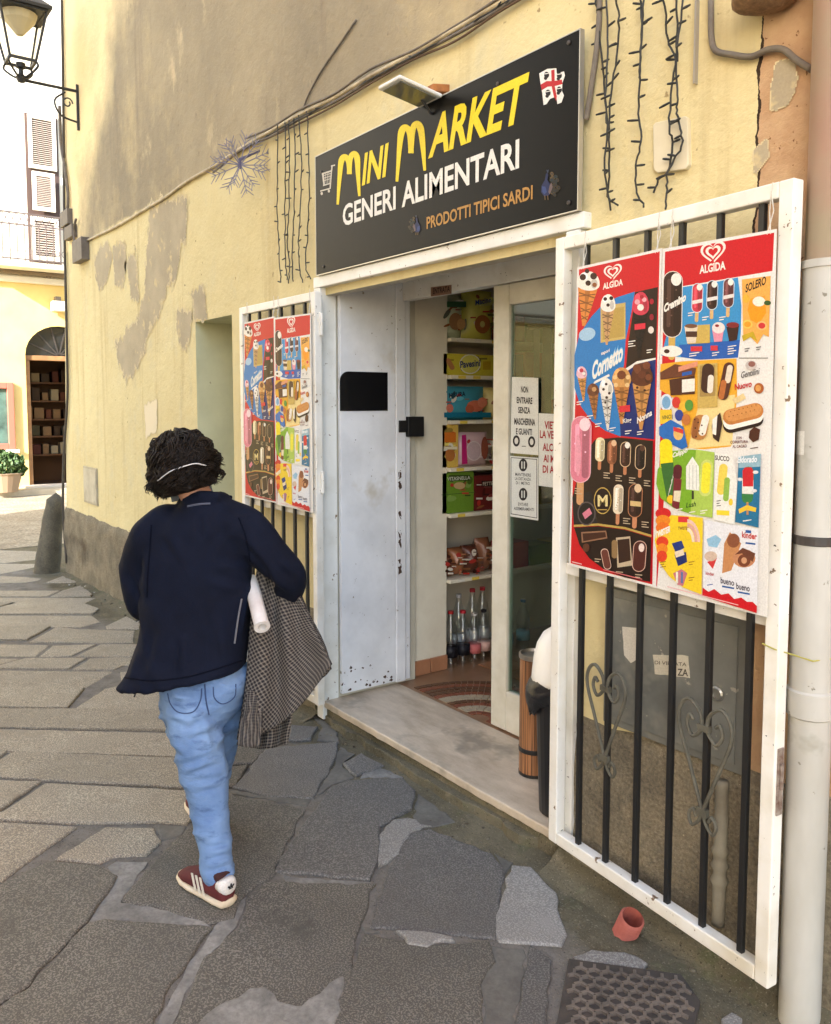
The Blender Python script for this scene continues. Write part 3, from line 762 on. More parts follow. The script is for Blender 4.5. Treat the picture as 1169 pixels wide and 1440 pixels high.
# arched doorway: lintel, jambs, fanlight with its panes
b = MB(); b.span((FX - .16, aL + .002, zs_ - .02), (FX - .06, aR - .002, zs_ + .08)); b.span((FX - .16, aL + .002, zbot), (FX - .06, aL + .09, zs_ - .021)); b.span((FX - .16, aR - .09, zbot), (FX - .06, aR - .002, zs_ - .021))
fd = fpart(b, 'door_frame', mat('warm_wood_frame', srgb(170, 128, 84), .6, srgb(140, 100, 64), 6), bevel=.01)
b = MB(); b.poly([p + Vector((-.12, 0, 0)) for p in arc]); fpart(b, 'fanlight_pane', mat('dark_glass', (.02, .022, .024), .12), fd, fixn=False)
b = MB()
for i in range(1, 7):
    a = math.pi * i / 7
    b.bar((FX - .11, cyy, zspring), (FX - .11, cyy + aw / 2 * math.cos(a), zspring + (za - zspring) * math.sin(a)), .025, .025)
fpart(b, 'fanlight_bar', M_DARKMETAL, fd)
b = MB(); b.span((FX - .05, aL - .14, -.18), (FX + .3, aR + .14, -.004)); fpart(b, 'door_sill', mat('pale_sill', srgb(216, 206, 190), .8, bump=.2), bevel=.01)
# its lit-from-the-street interior with racks of goods
b = MB(); I0 = FX - .35; I1 = FX - 1.6
b.add([(I1, aL - .4, -.06), (I1, aR + .4, -.06), (I1, aR + .4, 2.9), (I1, aL - .4, 2.9)], [(0, 1, 2, 3)])
for y in (aL - .4, aR + .4): b.add([(I0, y, -.06), (I1, y, -.06), (I1, y, 2.9), (I0, y, 2.9)], [(0, 1, 2, 3)])
b.add([(I0, aL - .4, -.06), (I1, aL - .4, -.06), (I1, aR + .4, -.06), (I0, aR + .4, -.06)], [(0, 1, 2, 3)]); b.add([(I0, aL - .4, 2.9), (I1, aL - .4, 2.9), (I1, aR + .4, 2.9), (I0, aR + .4, 2.9)], [(0, 1, 2, 3)])
b.add([(I0, aL - .4, -.06), (I0, aL, -.06), (I0, aL, 2.9), (I0, aL - .4, 2.9)], [(0, 1, 2, 3)]); b.add([(I0, aR + .4, -.06), (I0, aR, -.06), (I0, aR, 2.9), (I0, aR + .4, 2.9)], [(0, 1, 2, 3)])
fpart(b, 'interior', mat('brown_interior', srgb(86, 60, 42), .8, bump=.1), fixn=False)
rack = thing('goods_rack', 'brown wooden rack of packets inside the far arched doorway', 'shelf', (I1 + .3, cyy, -.06))
b = MB(); shz = [.55, .95, 1.32, 1.72, 2.12]
for z in shz: b.span((I1 + .02, aL - .3, z - .03), (I1 + .45, aR + .3, z))
b.span((I1 + .02, aL - .33, -.06), (I1 + .45, aL - .3, 2.5)); b.span((I1 + .02, aR + .3, -.06), (I1 + .45, aR + .33, 2.5))
adopt(b.build('frame', mat('rack_wood', srgb(96, 64, 42), .7)), rack)
cols = [(96, 52, 40), (150, 132, 104), (70, 66, 48), (116, 84, 50), (60, 44, 36), (130, 104, 78), (80, 36, 34), (160, 150, 130)]
for k, z in enumerate(shz):
    y = aL - .22
    while y < aR + .2:
        w_ = random.uniform(.12, .22); h = random.uniform(.18, .30)
        b = MB(); b.span((I1 + .15, y, z + .002), (I1 + .40, y + w_ - .02, z + h))
        adopt(b.build('packet', flat(*random.choice(cols)), bevel=.01), rack)
        y += w_ + random.uniform(0, .06)
# shuttered tall window over a balcony
def louvre(parent, ya, yb, z0, z1, dx, n, tilt=.5):
    b = MB()
    b.span((FX + dx, ya, z0), (FX + dx + .05, ya + .07, z1)); b.span((FX + dx, yb - .07, z0), (FX + dx + .05, yb, z1))
    b.span((FX + dx, ya + .071, z0), (FX + dx + .05, yb - .071, z0 + .08)); b.span((FX + dx, ya + .071, z1 - .08), (FX + dx + .05, yb - .071, z1))
    f = fpart(b, 'shutter', M_FARW, parent)
    b = MB()
    for i in range(n):
        z = z0 + .1 + (z1 - z0 - .2) * (i + .5) / n
        b.box((FX + dx + .025, (ya + yb) / 2, z), (.05, yb - ya - .145, .012), 0, Matrix.Rotation(tilt, 3, 'Y'))
    return f, b
wl, wr = FP(37, 250).y, FP(83, 250).y
zt, zm, zb2 = FP(60, 163).z, FP(60, 243).z, FP(60, 303).z
b = MB(); b.span((FX - .01, wl, zb2 - .95), (FX + .015, wr, zt)); win = fpart(b, 'window', mat('dark_window_gap', srgb(84, 66, 60), .6))
f1, s1 = louvre(win, wl + .05, wr - .05, zm + .05, zt - .02, .03, 22); adopt(s1.build('louvre_slat', mat('shutter_slat', srgb(198, 184, 172), .6)), win)['kind'] = 'stuff'
f2, s2 = louvre(win, wl + .08, wr - .12, zb2 + .06, zm - .03, .12, 16); adopt(s2.build('louvre_slat', mat('shutter_slat', srgb(198, 184, 172), .6)), win)['kind'] = 'stuff'
f3, s3 = louvre(win, wl + .05, wr - .05, zb2 - .9, zb2 - .05, .03, 14); adopt(s3.build('louvre_slat', mat('shutter_slat', srgb(198, 184, 172), .6)), win)['kind'] = 'stuff'
bz = FP(60, 386).z + .12; btop = FP(60, 312).z
b = MB(); b.span((FX - .01, FP(-30, 380).y, bz - .1), (FX + .62, FP(120, 380).y, bz)); bal = fpart(b, 'balcony', M_FARW, bevel=.02)
b = MB(); yA, yB = FP(-28, 350, .6).y, FP(115, 350, .6).y; rx = FX + .58
M_RAIL = mat('railing_iron', srgb(96, 84, 80), .6)
for z in (bz + .06, btop - .22, btop): b.span((rx - .012, yA, z - .012), (rx + .012, yB, z + .012))
n = int((yB - yA) / .13)
for i in range(n + 1):
    y = yA + (yB - yA) * i / n
    b.tube([(rx, y, bz), (rx, y, btop - .22)], .010, 6)
    if i < n:
        y2 = yA + (yB - yA) * (i + 1) / n
        b.tube([(rx, y, btop - .22), (rx, y2, btop)], .008, 5); b.tube([(rx, y2, btop - .22), (rx, y, btop)], .008, 5)
        b.tube([(rx, y + .065 + .045 * math.cos(t), bz + .22 + .06 * math.sin(t)) for t in [j * math.pi / 5 for j in range(11)]], .007, 5)
fpart(b, 'railing', M_RAIL, bal)
# display window with a brick-red frame, at the left
ya, yb = FP(-70, 590).y, FP(20, 590).y; z0, z1 = FP(10, 632).z, FP(10, 538).z
b = MB(); t_ = .12
b.span((FX - .02, yb - t_, z0), (FX + .08, yb, z1)); b.span((FX - .02, ya, z0), (FX + .08, ya + t_, z1)); b.span((FX - .02, ya + t_, z0), (FX + .079, yb - t_, z0 + t_)); b.span((FX - .02, ya + t_, z1 - t_), (FX + .079, yb - t_, z1))
dw = fpart(b, 'display_window', mat('brick_red_frame', srgb(190, 110, 90), .6, bump=.1), bevel=.01)
b = MB(); b.span((FX + .005, ya + t_ - .01, z0 + t_ - .01), (FX + .015, yb - t_ + .01, z1 - t_ + .01)); fpart(b, 'pane', mat('green_glass', srgb(96, 128, 118), .1, srgb(60, 80, 74), 4), dw)
b = MB(); b.span((FX - .02, ya - .05, z0 - .07), (FX + .12, yb + .06, z0 - .002)); fpart(b, 'sill', M_FARW, dw)
# floodlight over the arch
p = FP(80, 432)
fl = thing('floodlight', 'small white floodlight fixed above the far arched doorway', 'lamp', (FX, p.y, p.z))
b = MB(); b.span((FX + .06, p.y - .14, p.z - .1), (FX + .26, p.y + .18, p.z + .1)); adopt(b.build('housing', M_FARW, bevel=.02), fl)
b = MB(); b.span((FX - .01, p.y - .05, p.z + .1), (FX + .16, p.y + .05, p.z + .2)); adopt(b.build('bracket', M_CABLE), fl)
# bush in a terracotta trough
q = onX(8, 700, FX + .75); 
bush = thing('potted_bush', 'small green bush in a pot on the pavement by the far doorway', 'plant', (q.x, q.y, -.04))
b = MB(); b.lathe([(.22, 0), (.30, .32), (.33, .36), (.31, .37), (.26, .33), (0, .33)], (q.x, q.y, -.04), 18); adopt(b.build('pot', mat('pale_pot', srgb(150, 128, 104), .85, bump=.2)), bush)
b = MB()
for i in range(2200):
    d = Vector((random.gauss(0, 1), random.gauss(0, 1), random.gauss(0, 1))).normalized() * random.uniform(.6, 1) ** .5
    lump = 1 + .35 * noise.noise(d * 2.2); c = Vector((q.x + d.x * .32 * lump, q.y + d.y * .36 * lump, .46 + d.z * .28 * lump))
    a = Vector((random.gauss(0, 1), random.gauss(0, 1), random.gauss(0, 1))).normalized() * .04
    e = a.orthogonal().normalized() * .022
    b.add([c - a, c + e, c + a, c - e], [(0, 1, 2, 3)], random.randint(0, 1))
adopt(b.build('foliage', [mat('leaf_green', (.06, .12, .03), .6), mat('leaf_dark', (.035, .075, .02), .6)], fixn=False), bush)
# ================================================================== lettering and flat print
def put_text(b, s, O, ex, ey, mi=0, bold=.0, shear=0., nrm=Vector((0, 0, 0))):
    vs, fs = text2d(s, bold, shear)
    b.add([O + ex * x + ey * y + nrm for (x, y) in vs], fs, mi)
class Ink:
    """collects flat coloured print; each piece lies a hair in front of the last"""
    def __init__(s, mapper, nrm, base=.0004, step=.00002):
        s.b = MB(); s.cols = []; s.map = mapper; s.n = nrm; s.k = 0; s.base = base; s.step = step
    def ci(s, c):
        if c not in s.cols: s.cols.append(c)
        return s.cols.index(c)
    def off(s):
        s.k += 1; return s.n * (s.base + s.step * s.k)
    def poly(s, px, c):
        o = s.off(); s.b.poly([s.map(u, v) + o for (u, v) in px], s.ci(c))
    def ell(s, cu, cv, ru, rv, c, rot=0, n=18):
        a = R(rot)
        s.poly([(cu + ru * math.cos(t) * math.cos(a) - rv * math.sin(t) * math.sin(a), cv + ru * math.cos(t) * math.sin(a) + rv * math.sin(t) * math.cos(a))
                for t in [2 * math.pi * i / n for i in range(n)]], c)
    def rect(s, u0, v0, u1, v1, c, sl=0):
        s.poly([(u0, v0), (u1, v0 + sl * (u1 - u0)), (u1, v1 + sl * (u1 - u0)), (u0, v1)], c)
    def caps(s, cu, cv, w, h, c, rot=0, n=8):
        """rounded bar, h along its length"""
        a = R(rot); r = w / 2; L = max(0, h / 2 - r); pts = []
        for i in range(n + 1):
            t = math.pi + math.pi * i / n; pts.append((r * math.cos(t), -L + r * math.sin(t)))
        for i in range(n + 1):
            t = math.pi * i / n; pts.append((r * math.cos(t), L + r * math.sin(t)))
        s.poly([(cu + x * math.cos(a) - y * math.sin(a), cv + x * math.sin(a) + y * math.cos(a)) for (x, y) in pts], c)
    def stick(s, cu, cv, w, h, c, rot=0, edge=None, bite=None, wood=(214, 160, 110)):
        a = R(rot); dx, dy = -math.sin(a), math.cos(a)
        s.caps(cu + dx * (h * .62), cv + dy * (h * .62), w * .36, h * .46, wood, rot)
        if edge: s.caps(cu, cv, w + 2, h + 2, edge, rot)
        s.caps(cu, cv, w, h, c, rot)
        s.caps(cu + w * .24, cv + h * .03, w * .36, h * .82, tuple(int(x * .78) for x in c), rot); s.caps(cu - w * .2, cv - h * .02, w * .22, h * .74, tuple(min(255, int(x * 1.15 + 22)) for x in c), rot)
        for i_ in range(6): s.ell(cu + w * .3 * math.sin(i_ * 2.4), cv - h * .35 + h * .13 * i_, w * .05, w * .05, tuple(min(255, int(x * 1.3 + 30)) for x in c), 0, 6)
        if bite: s.ell(cu - dx * h * .38 + w * .18, cv - dy * h * .38, w * .28, w * .34, bite)
    def cone(s, cu, cv, w, h, top, body=(206, 146, 84), rot=0, dots=None):
        """ice-cream cone, top at cv"""
        a = R(rot)
        f = lambda x, y: (cu + x * math.cos(a) - y * math.sin(a), cv + x * math.sin(a) + y * math.cos(a))
        s.poly([f(-w * .42, h * .3), f(w * .42, h * .3), f(w * .06, h), f(-w * .06, h)], body)
        s.poly([f(-w * .1, h * .34), f(w * .12, h * .34), f(w * .02, h * .9)], tuple(max(0, int(x * .8)) for x in body))
        s.poly([f(w * .5 * math.cos(t), h * .22 + h * .24 * math.sin(t) * (1 if math.sin(t) < 0 else .5)) for t in [2 * math.pi * i / 18 for i in range(18)]], top)
        dk = tuple(int(x * .62) for x in body)
        for i_ in range(4): y_ = .38 + i_ * .14; hw = w * (.40 - .36 * (y_ - .3) / .7); s.poly([f(-hw, y_ * h), f(hw, (y_ + .07) * h), f(hw, (y_ + .095) * h), f(-hw, (y_ + .025) * h)], dk); s.poly([f(hw, y_ * h), f(-hw, (y_ + .07) * h), f(-hw, (y_ + .09) * h), f(hw, (y_ + .02) * h)], dk)
        s.ell(*f(-w * .2, h * .08), w * .16, h * .07, tuple(min(255, int(x * 1.12 + 14)) for x in top)); s.ell(*f(w * .26, h * .2), w * .14, h * .09, tuple(int(x * .82) for x in top))
        for (x, y, r, c) in (dots or []):
            q = f(x * w, y * h); s.ell(q[0], q[1], r * w, r * w, c, n=9)
    def text(s, t, u0, v0, u1, v1, hgt, c, bold=.02, shear=0., lean=0.):
        """baseline from pixel (u0,v0) to (u1,v1), height hgt pixels"""
        o = s.off(); O = s.map(u0, v0); put_text(s.b, t, O + o, s.map(u1, v1) - O, s.map(u0 + lean, v0 - hgt) - O, s.ci(c), bold, shear)
    def mesh_mats(s, rough=.35): return [flat(*c) for c in s.cols]

YEL, WHT, GOLD = (250, 222, 40), (244, 240, 230), (190, 142, 74)
# ------------------------------------------------------------------ shop sign
SO = .05
sign = thing('shop_sign', 'long black sign board reading MINI MARKET above the doorway', 'sign', W(630, 390, SO))
c_ = [W(443, 222, SO), W(815, 41, SO), W(812, 294, SO), W(446, 387, SO)]
sx0, sx1 = (c_[0].x + c_[3].x) / 2, (c_[1].x + c_[2].x) / 2
sz0, sz1 = (c_[2].z + c_[3].z) / 2, (c_[0].z + c_[1].z) / 2
b = MB(); b.span((sx0, WY - SO, sz0), (sx1, WY - SO + .018, sz1))
for x in (sx0 + .2, sx1 - .2): b.span((x - .02, WY - SO + .0185, sz0 + .03), (x + .02, WY + .002, sz1 - .03))
adopt(b.build('board', mat('gloss_black_panel', srgb(14, 12, 10), .3, spec=.12, bump=.05, bscale=2.5, bdist=.02), bevel=.0015), sign)
b = MB(); e = .004
b.span((sx1 + .0005, WY - SO - .001, sz0 - e), (sx1 + e, WY - SO + .02, sz1 + e)); b.span((sx0 - e, WY - SO - .001, sz0 - e), (sx1, WY - SO + .02, sz0 - .0005))
b.span((sx0 - e, WY - SO - .001, sz0), (sx0 - .0005, WY - SO + .02, sz1 + e)); b.span((sx0, WY - SO - .001, sz1 + .0005), (sx1, WY - SO + .02, sz1 + e))
adopt(b.build('edge_trim', mat('aluminium_trim', srgb(190, 186, 176), .35, metal=.7)), sign)
Z3 = lambda x, y: (420 + .3593 * x, 20 + .3593 * y)             # reading coordinates of an enlarged view
def signmap(u, v): return W(u, v, SO)
N_ = Vector((0, -1, 0))
def sink(name, fn, rough=.4):
    k = Ink(signmap, N_, .0012, .00003); fn(k)
    o = k.b.build(name, k.mesh_mats(), fixn=False); adopt(o, sign); return o
def big_m(k, pts_out, pts_in, c):
    k.poly([Z3(*p) for p in pts_out + pts_in[::-1]], c)
def arch_m(k, lf, a1, val, a2, rf, w, c):
    """the tall M of two arches with tapering legs, drawn as two brush strokes"""
    for line, wid in (([lf, (lf[0] + (a1[0] - lf[0]) * .30, lf[1] + (a1[1] - lf[1]) * .55), (a1[0] - w * .42, a1[1] + w * .95), (a1[0] + w * .1, a1[1] + w * .38), (a1[0] + w * .62, a1[1] + w * 1.1), (val[0] + 1, val[1] + 8)], (.34, .62, .86, .80, .74, .66)),
                      ([(val[0] - 1, val[1] + 8), (a2[0] - w * .58, a2[1] + w * 1.1), (a2[0] - w * .05, a2[1] + w * .38), (a2[0] + w * .42, a2[1] + w * 1.0), (rf[0] + (a2[0] - rf[0]) * .26, rf[1] + (a2[1] - rf[1]) * .5), rf], (.66, .74, .80, .86, .66, .34))):
        P = smooth_line([Vector((p[0], p[1], 0)) for p in line], 6); n = len(P); L, R_ = [], []
        for i in range(n):
            t = (P[min(i + 1, n - 1)] - P[max(i - 1, 0)]).normalized(); q = i / (n - 1) * (len(wid) - 1); j = min(int(q), len(wid) - 2); ww = w * .5 * (wid[j] + (wid[j + 1] - wid[j]) * (q - j))
            L.append(P[i] + Vector((-t.y, t.x, 0)) * ww); R_.append(P[i] - Vector((-t.y, t.x, 0)) * ww)
        o = k.off(); vs = [k.map(*Z3(p.x, p.y)) + o for p in L + R_]
        k.b.add(vs, [(i, i + 1, n + i + 1, n + i) for i in range(n - 1)], k.ci(c))
def f_mini(k):
    arch_m(k, (154, 745), (180, 548), (200, 618), (219, 536), (239, 712), 27, YEL)
    k.text('INI', *Z3(249, 672), *Z3(341, 636), .3593 * 128, YEL, .03, 0, 4.2)
def f_market(k):
    arch_m(k, (386, 655), (417, 432), (441, 536), (466, 418), (495, 612), 31, YEL)
    k.text('ARKET', *Z3(508, 566), *Z3(874, 420), .3593 * 168, YEL, .03, 0, 8)
def f_gen(k):
    k.text('GENERI', *Z3(174, 832), *Z3(381, 764), .3593 * 84, WHT, .024)
    k.text('ALIMENTARI', *Z3(405, 757), *Z3(864, 602), .3593 * 96, WHT, .024)
def f_prod(k): k.text('PRODOTTI TIPICI SARDI', *Z3(502, 842), *Z3(917, 724), .3593 * 48, GOLD, .022)
sink('lettering', f_mini); sink('lettering', f_market); sink('lettering', f_gen); sink('lettering', f_prod)
def f_cart(k):
    L = lambda p, q, w_: k.poly([Z3(p[0], p[1]), Z3(q[0], q[1]), Z3(q[0] + w_[0], q[1] + w_[1]), Z3(p[0] + w_[0], p[1] + w_[1])], (214, 206, 190))
    L((92, 622), (98, 668), (5, -2)); L((92, 622), (130, 610), (0, 6)); L((97, 668), (124, 660), (0, 5)); L((128, 606), (122, 684), (5, 0)); L((128, 592), (144, 588), (0, 5))
    L((86, 690), (122, 680), (0, 5)); L((130, 592), (128, 612), (5, 0))
    for i in range(4): L((98 + i * 7, 622 - i * 2), (102 + i * 6, 664 - i), (2, 0))
    for i in range(3): L((94 + i, 632 + i * 10), (127, 622 + i * 10), (0, 2.5))
    k.ell(*Z3(92, 702), 1.6, 2.2, (214, 206, 190)); k.ell(*Z3(120, 692), 1.6, 2.2, (214, 206, 190))
sink('cart_emblem', f_cart)
def f_flag(k):
    k.poly([Z3(*p) for p in [(943, 232), (975, 214), (1010, 212), (1012, 232), (1040, 224), (1044, 240), (1034, 268), (1032, 300), (1040, 318), (1030, 346), (1014, 352), (1010, 322), (985, 332), (972, 352), (960, 356), (955, 310), (948, 270)]], WHT)
    k.poly([Z3(*p) for p in [(948, 276), (972, 262), (1000, 262), (1032, 256), (1034, 274), (1002, 282), (976, 284), (953, 298)]], (196, 40, 44))
    k.poly([Z3(*p) for p in [(990, 220), (1003, 216), (1004, 282), (1012, 322), (1010, 340), (1000, 322), (992, 284)]], (196, 40, 44))
    for (x, y) in ((972, 238), (1022, 240), (978, 308), (1022, 296)):
        k.ell(*Z3(x, y), 3.6, 4.6, (26, 22, 22)); k.ell(*Z3(x - 4, y + 13), 2.4, 2.4, (26, 22, 22)); k.rect(*Z3(x - 9, y - 5), *Z3(x + 8, y - 2), (240, 236, 228), -.2)
sink('flag_emblem', f_flag)
def f_bird(k, cu, cv, s, fl):
    rnd = random.Random(5)
    f = lambda x, y: Z3(cu + fl * x * s, cv + y * s)
    for i in range(26):
        a = rnd.uniform(-1.2, 1.1); r = rnd.uniform(25, 52)
        q = f(r * math.cos(a) * .9, r * math.sin(a)); k.ell(q[0], q[1], 3.4 * s, 2.6 * s, rnd.choice([(70, 58, 36), (96, 76, 44), (54, 48, 34), (40, 52, 52)]), rnd.uniform(0, 90), 7)
        k.ell(q[0], q[1], 1.2 * s, 1.2 * s, (30, 40, 60), 0, 6)
    k.poly([f(*p) for p in [(-2, -50), (-8, -44), (-12, -20), (-26, 4), (-28, 30), (-16, 46), (4, 44), (14, 20), (10, -2), (-2, -20), (2, -40)]], (34, 44, 84))
    k.poly([f(*p) for p in [(-24, 6), (-22, 30), (-14, 40), (-4, 30), (-10, 8)]], (56, 72, 124))
    k.poly([f(*p) for p in [(8, 2), (14, -10), (20, 10), (8, 40), (2, 30)]], (110, 92, 92))
    for x in (-14, -2): k.poly([f(x, 44), f(x + 3, 44), f(x + 5, 62), f(x + 1, 62)], (120, 96, 60))
    k.poly([f(-2, -50), f(-6, -62), f(0, -60), f(4, -64), f(2, -50)], (60, 70, 90))
sink('peacock_emblem', lambda k: f_bird(k, 978, 668, .95, 1)); sink('peacock_emblem', lambda k: f_bird(k, 462, 826, .62, -1))
for (u, v) in ((452, 242), (700, 118), (800, 60), (455, 375), (800, 285)):
    p = W(u, v, SO + .002); b = MB(); b.lathe([(.008, 0), (.008, .002), (.005, .004), (0, .004)], p, 10, 0, Matrix.Rotation(R(90), 3, 'X'))
    adopt(b.build('screw', M_DARKMETAL), sign)
# ------------------------------------------------------------------ lamp over the sign
lp = onY(577, 129, WY - .16)
lamp = thing('sign_floodlight', 'flat white floodlight on a stub arm above the black sign', 'lamp', (lp.x, WY, lp.z))
b = MB(); Mt = Matrix.Rotation(R(-8), 3, 'X')
b.box((lp.x, lp.y, lp.z), (.15, .21, .016), 0, Mt); adopt(b.build('housing', mat('lamp_white', srgb(222, 222, 216), .4, bump=.05), bevel=.006), lamp)
b = MB(); b.box((lp.x, lp.y - .002, lp.z - .0102), (.125, .175, .004), 0, Mt); adopt(b.build('lens', mat('lamp_lens', srgb(120, 122, 116), .15)), lamp)
b = MB(); b.bar((lp.x + .03, lp.y + .08, lp.z + .02), (lp.x + .03, WY + .005, lp.z + .035), .04, .03); adopt(b.build('arm', mat('rusty_bracket', srgb(176, 112, 60), .8, srgb(130, 82, 50), 20), bevel=.003), lamp)
b = MB(); b.tube([(lp.x, lp.y + .05, lp.z - .01), (lp.x, lp.y + .1, lp.z - .06), (lp.x, WY - .02, lp.z - .07), (lp.x, WY + .004, lp.z - .03)], .006, 6); adopt(b.build('cord', M_BLACK), lamp)

# ------------------------------------------------------------------ gates
GH, GE = Vector((-2.022, 2.086, 0)), Vector((-1.135, 2.004, 0))
gdir = (GE - GH).normalized(); gn = Vector((gdir.y, -gdir.x, 0))
GW = (GE - GH).length; GZ0, GZ1 = .106, 2.205
def GP(u, v, off=0.):
    """pixel to the right gate's plane, in gate coordinates: along, forward(-y), up"""
    r = ray(u, v); p0 = GH + gn * off
    t = (p0 - CAM).dot(gn) / r.dot(gn); p = CAM + r * t
    return Vector(((p - GH).dot(gdir), -off, p.z))
M_GATE = mat('cream_gate_paint', srgb(230, 228, 220), .4, srgb(216, 211, 196), 6, .45, .7, bump=.12, bscale=20, obj=True,
             spots=[(2, .58, .16, srgb(206, 198, 178)), (24, .665, .015, srgb(120, 98, 76)), (58, .695, .015, srgb(50, 42, 36))])
M_SCROLL = mat('grey_green_iron', srgb(96, 93, 80), .7, srgb(68, 65, 54), 18, bump=.3, bscale=90, obj=True)
def gate(name, label, loc, rz, mirror, latch):
    g = thing(name, label, 'gate', loc, rz=rz, group='barred gates folded back beside the doorway')
    L, h0, h1 = GW, GZ0 - loc[2], GZ1 - loc[2]
    mx = (lambda x: L - x) if mirror else (lambda x: x)
    def pb(b, nm, m, **kw): return b.build(nm, m, g, **kw)
    t = .042; dep = .04
    for x in (0, L - t):
        b = MB(); b.span((x, -.02, h0), (x + t, .02, h1)); pb(b, 'stile', M_GATE, bevel=.004)
    for z in (h0, h1 - t):
        b = MB(); b.span((t + .0005, -.0195, z), (L - t - .0005, .0195, z + t)); pb(b, 'rail', M_GATE, bevel=.004)
    zm = GP(1080, 872).z - loc[2]
    b = MB(); b.span((t + .0005, .008, zm - .02), (L - t - .0005, .0185, zm + .018)); pb(b, 'middle_rail', M_GATE, bevel=.003)
    for i in range(6):
        x = mx(t + (L - 2 * t) * (i + .62) / 6.15 + .012)
        b = MB(); b.span((x - .009, -.009, h0 + t - .004), (x + .009, .007, h1 - t + .004)); pb(b, 'bar', M_BLACK, bevel=.002)
    if latch:
        for (cx, zt_, zb_, s) in ((t + (L - 2 * t) * 1.62 / 6.15 + .012, GP(863, 942).z, GP(866, 1095).z, 1.), (t + (L - 2 * t) * 4.62 / 6.15 + .012, GP(985, 985).z, GP(985, 1165).z, 1.06)):
            H = zt_ - zb_; b = MB(); wv = .085 * s
            for sg in (-1, 1):
                pl = [Vector((cx, -.013, zb_ + H * .16)), Vector((cx + sg * wv * .55, -.013, zb_ + H * .5)), Vector((cx + sg * wv, -.013, zb_ + H * .78)), Vector((cx + sg * wv * .95, -.013, zb_ + H * .93)), Vector((cx + sg * wv * .6, -.013, zb_ + H)), Vector((cx + sg * wv * .18, -.013, zb_ + H * .92)),
                      Vector((cx + sg * wv * .12, -.013, zb_ + H * .80)), Vector((cx + sg * wv * .45, -.013, zb_ + H * .72)), Vector((cx + sg * wv * .68, -.013, zb_ + H * .80)), Vector((cx + sg * wv * .58, -.013, zb_ + H * .88)), Vector((cx + sg * wv * .42, -.013, zb_ + H * .85))]
                sp = smooth_line(pl, 6); b.tube(sp, .0058, 6, flatten=1)
                pl = [Vector((cx, -.013, zb_ + H * .17)), Vector((cx + sg * .012, -.013, zb_ + H * .08)), Vector((cx + sg * .036, -.013, zb_ + H * .02)), Vector((cx + sg * .048, -.013, zb_ + H * .09)), Vector((cx + sg * .032, -.013, zb_ + H * .15)), Vector((cx + sg * .022, -.013, zb_ + H * .10))]
                b.tube(smooth_line(pl, 6), .0052, 6)
            b.span((cx - .02, -.02, zb_ + H * .79), (cx + .02, -.006, zb_ + H * .84)); b.span((cx - .018, -.02, zb_ + H * .13), (cx + .018, -.006, zb_ + H * .19))
            pb(b, 'scroll_heart', M_SCROLL, smooth=False)
        zl_ = GP(1098, 1100).z
        b = MB(); b.span((L - .001, -.012, zl_ - .09), (L + .004, .012, zl_ + .09)); b.span((L + .0035, -.006, zl_ - .02), (L + .010, .006, zl_ + .05)); pb(b, 'lock_plate', mat('rusty_lock', srgb(150, 140, 128), .6, srgb(90, 56, 40), 40), bevel=.002)
    # hinges on the doorway side
    hx = mx(-.006)
    for z in (h0 + .25, h0 + 1.15, h1 - .16):
        b = MB(); b.tube([(hx, .012, z - .055), (hx, .012, z + .055)], .011, 8); b.tube([(hx, .012, z - .002), (hx, .012, z + .002)], .013, 8); pb(b, 'hinge', M_GATE)
    return g
rgate = gate('security_gate', 'white gate with black bars and iron hearts beside the drainpipe', (GH.x, GH.y, 0), math.atan2(gdir.y, gdir.x), False, True)
lgx = W(451, 560, .08).x
lgate = gate('security_gate', 'white barred gate by the recessed side doorway, behind the walking person', (lgx - GW - .015, WY - .08, 0), 0, True, False)

# ------------------------------------------------------------------ ice cream posters
RED, BLU, NAVY, DKB, CHO, PNK = (206, 26, 36), (44, 126, 196), (26, 44, 112), (48, 30, 22), (62, 34, 24), (226, 130, 150)
GLD, TAN, CRM, GRN, YLW, ORG = (196, 164, 86), (214, 152, 84), (240, 226, 190), (126, 176, 44), (246, 212, 48), (238, 140, 40)
POFF = .030
def heart(k, cu, cv, s, sl):
    f = lambda x, y: (cu + x * s, cv + y * s + x * s * sl)
    def hp(q): return [f(q * .062 * 16 * math.sin(t) ** 3, -q * .062 * (13 * math.cos(t) - 5 * math.cos(2 * t) - 2 * math.cos(3 * t) - math.cos(4 * t))) for t in [2 * math.pi * i / 30 for i in range(30)]]
    k.poly(hp(1), WHT); k.poly(hp(.80), RED); k.poly(hp(.60), WHT); k.poly(hp(.38), RED)
    k.poly([f(-.12, .98), f(.1, .86), f(.02, .66), f(-.2, .7)], RED)
def dashes(k, u, v, n, w=9, c=WHT, sl=-.15):
    for i in range(n): k.rect(u, v + i * 3.4, u + w * (1 - .3 * (i % 2)), v + i * 3.4 + 1.3, c, sl)
